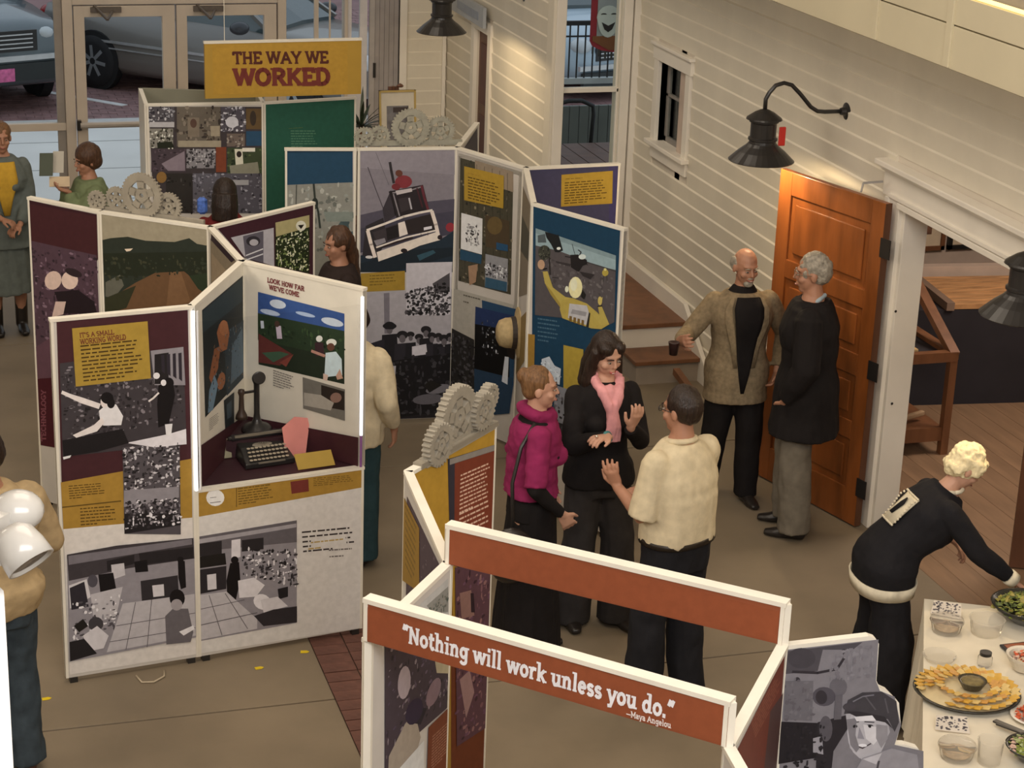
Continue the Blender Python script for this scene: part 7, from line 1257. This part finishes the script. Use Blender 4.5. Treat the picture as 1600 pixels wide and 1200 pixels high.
def car(name, lab, loc, head, body, L=4.7, Wd=1.8, H=1.45, wr_=.33, kind='sedan', plate=None, bx=.95, fx=3.75):
    t = tag(empty('car', (loc[0], loc[1], 0)), lab, 'car'); hd = Vector((head[0], head[1], 0)).normalized(); sd = Vector((hd.y, -hd.x, 0)); O = Vector((loc[0], loc[1], 0))
    def W3(x, y, z): return O + hd * x + sd * y + Vector((0, 0, z))
    n = 14
    if kind == 'sedan': sec = [(0, .70, .34, .85), (.12, .80, .24, .96), (.8, .88, .20, 1.0), (1.6, .9, .2, .97), (3.0, .9, .2, .94), (3.6, .88, .2, .90), (4.3, .82, .22, .82), (4.62, .72, .28, .70), (4.7, .6, .36, .6)]
    else: sec = [(0, .78, .40, 1.05), (.15, .9, .28, 1.15), (1, .95, .25, 1.18), (3.3, .95, .25, 1.15), (3.8, .94, .25, 1.12), (4.4, .90, .27, 1.05), (4.62, .84, .30, .98), (4.7, .75, .36, .85)]
    vs = []
    for x, w_, z0, z1 in sec:
        pr = [(-1, .12), (-1, .45), (-.97, .75), (-.85, .97), (-.5, 1.0), (0, 1.02), (.5, 1.0), (.85, .97), (.97, .75), (1, .45), (1, .12), (.9, 0), (0, 0), (-.9, 0)]
        for a, b in pr: vs.append(W3(x * L / 4.7, a * w_ * Wd / 1.8, z0 + (z1 - z0) * b))
    m = MB(); m.add(vs, [(i * n + k, i * n + (k + 1) % n, (i + 1) * n + (k + 1) % n, (i + 1) * n + k) for i in range(len(sec) - 1) for k in range(n)] + [tuple(range(n)), tuple((len(sec) - 1) * n + k for k in range(n))])
    m.build('body', body, t, smooth=True)
    if kind == 'sedan': g = [(.35, .95, .60), (1.05, 1.40, .56), (1.9, H, .58), (2.6, 1.40, .58), (3.35, .95, .66)]
    else: g = [(.1, 1.15, .74), (.4, 1.62, .66), (1.9, 1.70, .68), (2.5, 1.65, .68), (3.4, 1.14, .78)]
    vs = []
    for x, z, w_ in g:
        base_w = .74 * Wd / 1.8 * (1 if kind == 'sedan' else 1.12); zb_ = .90 if kind == 'sedan' else 1.1
        for a, zz in ((-base_w, zb_), (-w_ * Wd / 1.8, z), (0, z + .03), (w_ * Wd / 1.8, z), (base_w, zb_)): vs.append(W3(x * L / 4.7, a, zz))
    m = MB(); m.add(vs, [(i * 5 + k, i * 5 + (k + 1) % 5, (i + 1) * 5 + (k + 1) % 5, (i + 1) * 5 + k) for i in range(len(g) - 1) for k in range(5)] + [(0, 1, 2, 3, 4), tuple(len(g) * 5 - 5 + k for k in range(5))])
    m.build('cabin', mat('car_window', (.06, .08, .085), .08, .05, 3, spec=.9), t, smooth=False)
    # roof skin and pillars
    m = MB(); rv = []
    for x, z, w_ in g[1:-1]:
        for a in (-w_ * Wd / 1.8, 0, w_ * Wd / 1.8): rv.append(W3(x * L / 4.7, a * 1.01, z + (.035 if a == 0 else .012)))
    m.add(rv, [(i * 3 + k, i * 3 + k + 1, i * 3 + k + 4, i * 3 + k + 3) for i in range(len(g) - 3) for k in range(2)]); m.build('roof', body, t)
    for s in (-1, 1):
        for (i, jx) in ((0, 1), (4, 3)):
            x, z, w_ = g[i]; x2, z2, w2 = g[jx]; bw_ = .74 * Wd / 1.8 * (1 if kind == 'sedan' else 1.12)
            MB().bar(W3(x * L / 4.7, s * bw_, .94 if kind == 'sedan' else 1.14), W3(x2 * L / 4.7, s * w2 * Wd / 1.8, z2 + .01), .06, .05).build('pillar', body, t)
        MB().bar(W3(2.05 * L / 4.7, s * .75 * Wd / 1.8, .95), W3(2.0 * L / 4.7, s * .60 * Wd / 1.8, 1.43 if kind == 'sedan' else 1.66), .07, .03).build('pillar', body, t)
        MB().ell(W3(3.1 * L / 4.7, s * (.98 * Wd / 1.8), .98 if kind == 'sedan' else 1.2), (.12, .10, .08)).build('mirror', mat('mirror_black', (.05, .05, .055), .25), t, smooth=True)
        for x in (bx, fx):
            c_ = W3(x * L / 4.7, s * (.83 * Wd / 1.8), wr_); R = Vector((0, 0, 1)).rotation_difference(sd * s).to_matrix()
            ar = MB().lathe([(wr_ * 1.16, -.05), (wr_ * 1.16, .075), (.0, .076)], c_, 26, R); ar.build('wheel_arch', mat('arch_dark', (.015, .015, .016), .8), t)
            wh = MB().lathe([(wr_ * .6, -.1), (wr_ * .95, -.1), (wr_, -.06), (wr_, .05), (wr_ * .95, .088), (wr_ * .66, .092)], c_, 28, R).build('tyre', mat('tyre_rubber', (.02, .02, .022), .8), t, smooth=True)
            MB().lathe([(wr_ * .66, .084), (wr_ * .60, .086), (wr_ * .58, .07), (wr_ * .2, .08), (.0, .09)], c_, 28, R).build('hubcap', mat('alloy', (.38, .40, .42), .3, metal=.4), wh)
            for k in range(7):
                a = 2 * pi * k / 7; v = R @ Vector((cos(a), sin(a), 0)); MB().bar(c_ + sd * s * .085 + v * wr_ * .12, c_ + sd * s * .085 + v * wr_ * .60, .045, .015, sd).build('spoke', MATS['alloy'], wh)
        MB().bar(W3(.5 * L / 4.7, s * (.905 * Wd / 1.8), .60), W3(4.0 * L / 4.7, s * (.90 * Wd / 1.8), .58), .02, .03, (0, 0, 1)).build('side_moulding', mat('chrome', (.62, .62, .62), .2, metal=.5), t)
        MB().bar(W3(.5 * L / 4.7, s * (.905 * Wd / 1.8), .52), W3(4.0 * L / 4.7, s * (.90 * Wd / 1.8), .50), .02, .015, (0, 0, 1)).build('side_moulding', MATS['chrome'], t)
        MB().ell(W3(.06, s * .62 * Wd / 1.8, .78 if kind == 'sedan' else .95), (.10, .14, .12)).build('tail_light', mat('tail_red', (.35, .02, .02), .2), t, smooth=True)
        MB().ell(W3(L - .16, s * .60 * Wd / 1.8, .68 if kind == 'sedan' else .88), (.14, .17, .10)).build('headlight', mat('headlight_glass', (.55, .58, .6), .1), t, smooth=True)
    zf = .55 if kind == 'sedan' else .76
    for k in range(4): MB().bar(W3(L + .02, -.42, zf + .05 * k), W3(L + .02, .42, zf + .05 * k), .02, .014).build('grille_bar', MATS['chrome'], t)
    MB().bar(W3(L + .0, -.48, zf + .075), W3(L + .0, .48, zf + .075), .03, .24).build('grille', BLACK, t); MB().bar(W3(L + .02, -.75, zf - .12), W3(L + .02, .75, zf - .12), .05, .06).build('bumper_trim', MATS['chrome'], t)
    MB().bar(W3(L + .03, -.7, zf - .28), W3(L + .03, .7, zf - .28), .06, .2).build('bumper', mat('bumper_dark', (.03, .035, .035), .4), t)
    if plate: MB().bar(W3(L + .07, -.16, zf - .30), W3(L + .07, .16, zf - .30), .01, .15).build('licence_plate', mat('pink_plate', (.70, .16, .36), .5, .3, 20), t)
    return t
TAUPE = mat('taupe_paint', (.17, .155, .14), .3, .03, 2, coat=.4, spec=.6); DKB = mat('dark_blue_grey_paint', (.10, .125, .14), .25, .03, 2, coat=.5, spec=.6); PALEB = mat('pale_blue_paint', (.42, .52, .60), .3, .03, 2, coat=.4)
hd1 = Vector((.72, -.69, 0)).normalized(); sd1 = Vector((hd1.y, -hd1.x, 0)); rw = Vector((2.353, 25.209, 0.000)); o1 = rw + sd1 * 0 
# near side is the +sd or -sd side facing the viewer
sgn = 1 if sd1.dot(Vector((0, -1, 0))) > 0 else -1
org = rw - hd1 * (.98 * 4.9 / 4.7) - sd1 * sgn * .87
car('a', 'taupe sedan parked beyond the glass entry doors', (org.x, org.y), (hd1.x, hd1.y), TAUPE, L=4.9)
hd2 = Vector((.35, -.94, 0)).normalized(); fc = Vector((1.114, 23.527, 0.000)); org = fc - hd2 * 4.75
car('b', 'dark blue grey vehicle with chrome grille and pink plate at the far left', (org.x, org.y + .15), (hd2.x, hd2.y), DKB, kind='suv', Wd=1.9, plate=True)
car('c', 'pale blue car beyond the iron railing outside the tall window', (7.3, 28.2), (.32, -.95), PALEB)
# deck, railing, chair and banner outside the tall window
MB().box(4.9, 15.3, .30, 7.6, 18.3, .38).build('deck', DKWOOD, gs)
kw = structure(empty('trim_3', (6, 18.3, .38)))
for k in range(28): MB().box(5.1 + k * .1, 18.2, .38, 5.192 + k * .1, 18.24, 1.10).build('board', mat('grey_green_board', (.15, .17, .15), .6, .1, 4), kw)
rl = tag(empty('railing', (6, 16.6, .4)), 'black iron railing with thin bars outside the tall window', 'railing')
IR = mat('dark_iron', (.025, .028, .03), .5)
zt3, zb3 = (5.879, 17.200, 2.076)[2], (5.905, 17.200, 1.551)[2]; xa = (5.678, 17.200, 1.940)[0]
MB().bar((xa - .3, 17.2, zt3), (xa + 1.2, 17.2, zt3), .04).build('top_rail', IR, rl); MB().bar((xa - .3, 17.2, zt3 - .12), (xa + 1.2, 17.2, zt3 - .12), .015).build('middle_rail', IR, rl); MB().bar((xa - .3, 17.2, zb3), (xa + 1.2, 17.2, zb3), .07, .05).build('bottom_rail', mat('pale_rail', (.45, .5, .5), .5), rl)
bme = MB().box(-.006, -.006, zb3, .006, .006, zt3).mesh('bar'); bme.materials.append(IR)
for x_ in (xa - .28, xa + 1.15): MB().box(x_ - .02, 17.18, .38, x_ + .02, 17.22, zt3).build('post', IR, rl)
for k in range(22): o = link('bar', bme, None, rl); o.matrix_parent_inverse = WI(rl); o.location = (xa - .3 + k * .075, 17.2, 0)
tb2 = tag(empty('plank_table', (5.6, 16.2, .38)), 'dark plank table outside below the window', 'table'); zt4 = 1.12
for k in range(6): MB().box(5.13 + k * .15, 15.45, zt4 - .03, 5.272 + k * .15, 16.55, zt4).build('plank', DKWOOD, tb2)
for x, y in ((5.2, 15.5), (5.9, 15.5), (5.2, 16.5), (5.9, 16.5)): MB().box(x - .03, y - .03, .38, x + .03, y + .03, zt4 - .03).build('leg', DKWOOD, tb2)
ch = tag(empty('bentwood_chair', (5.45, 16.8, .38)), 'dark bentwood chair behind the plank table outside', 'chair'); cq = Vector((5.786, 16.900, 1.297))
cpts = [cq + Vector((-.20, 0, -.5)), cq + Vector((-.20, 0, .0)), cq + Vector((-.17, 0, .10)), cq + Vector((-.05, 0, .13)), cq + Vector((.08, 0, .13)), cq + Vector((.19, 0, .08)), cq + Vector((.20, 0, 0)), cq + Vector((.17, 0, -.5))]
MB().tube(cpts, .02, 10).build('bent_back', IR, ch, smooth=True); sz_ = .38 + .45
MB().lathe([(.0, -.02), (.2, -.02), (.21, 0), (.0, .005)], (cq.x, cq.y + .22, sz_), 24).build('seat', DKWOOD, ch)
for dx, dy in ((-.15, .37), (.15, .37), (-.17, .05), (.17, .05)): MB().tube([(cq.x + dx, cq.y + dy, .38), (cq.x + dx * .9, cq.y + dy * .95, sz_)], .016, 8).build('leg', IR, ch)
bn = tag(empty('theatre_banner', (5.9, 16.2, 2)), 'red edged grey banner with a pale comedy mask hanging outside the window', 'banner')
b0, b1_ = Vector((5.601, 16.000, 2.148)), Vector((5.865, 16.000, 2.144)); zb5 = (5.739, 16.000, 2.027)[2]; W5 = .46; RDB = mat('banner_red', (.30, .03, .04), .8)
ol5 = [(0, zb5 + .1), (0, 3.2), (W5, 3.2), (W5, zb5 + .1)] + [(W5 / 2 + W5 / 2 * cos(a), zb5 + .1 - .1 * sin(a)) for a in (.4, .9, 1.57, 2.2, 2.7)]
MB().poly(ol5, (b0.x, 16.0, 0), (1, 0, 0), (0, 0, 1), (0, 1, 0), .012).build('cloth', RDB, bn)
zq = (5.732, 16.000, 2.168)[2]; MB().poly([(.055, zq), (.055, 3.2), (W5 - .02, 3.2), (W5 - .02, zq)], (b0.x, 15.994, 0), (1, 0, 0), (0, 0, 1), (0, 1, 0), .006).build('grey_field', mat('banner_grey', (.30, .32, .31), .8), bn)
MB().poly([(.02, zq), (W5 - .01, zq), (W5 - .01, zb5 + .1), (W5 / 2 + .1, zb5 + .02), (W5 / 2 - .06, zb5 + .02), (.02, zb5 + .1)], (b0.x, 15.994, 0), (1, 0, 0), (0, 0, 1), (0, 1, 0), .006).build('brown_field', mat('banner_brown', (.20, .08, .03), .8), bn)
mc = Vector((5.754, 15.990, 2.326)); x0 = mc.x - b0.x
MK = mat('mask_pale', (.52, .56, .50), .7); mp_ = [(x0 + .105 * cos(a) * (1 if sin(a) > 0 else .92), mc.z + (.10 if sin(a) > 0 else .17) * sin(a)) for a in [2 * pi * i / 20 for i in range(20)]]
mk = MB().poly(mp_, (b0.x, 15.985, 0), (1, 0, 0), (0, 0, 1), (0, 1, 0), .008).build('mask', MK, bn)
for s in (-1, 1): MB().poly([(x0 + s * .045 + .026 * cos(a), mc.z + .025 + .011 * sin(a)) for a in [pi * i / 6 for i in range(7)]], (b0.x, 15.982, 0), (1, 0, 0), (0, 0, 1), (0, 1, 0), .004).build('mask_eye', BLACK, mk)
MB().poly([(x0 - .06, mc.z - .04), (x0, mc.z - .07), (x0 + .06, mc.z - .04), (x0 + .035, mc.z - .10), (x0, mc.z - .125), (x0 - .035, mc.z - .10)], (b0.x, 15.982, 0), (1, 0, 0), (0, 0, 1), (0, 1, 0), .004).build('mask_mouth', BLACK, mk)
for k in range(8): MB().bar((b0.x + .03 + k * .057, 16.005, zb5 + .06 - .06 * sin(pi * (k + .5) / 8)), (b0.x + .03 + k * .057, 16.005, zb5 + .0 - .06 * sin(pi * (k + .5) / 8)), .014).build('fringe', mat('fringe_dark', (.05, .05, .045)), bn)
# hanging wires and far street building so that the sky is not directly behind the glass
o = structure(MB().box(-20, 46, 0, 30, 47, 7).build('wall_street', mat('street_facade', (.30, .20, .17), .8, .2, .5)))
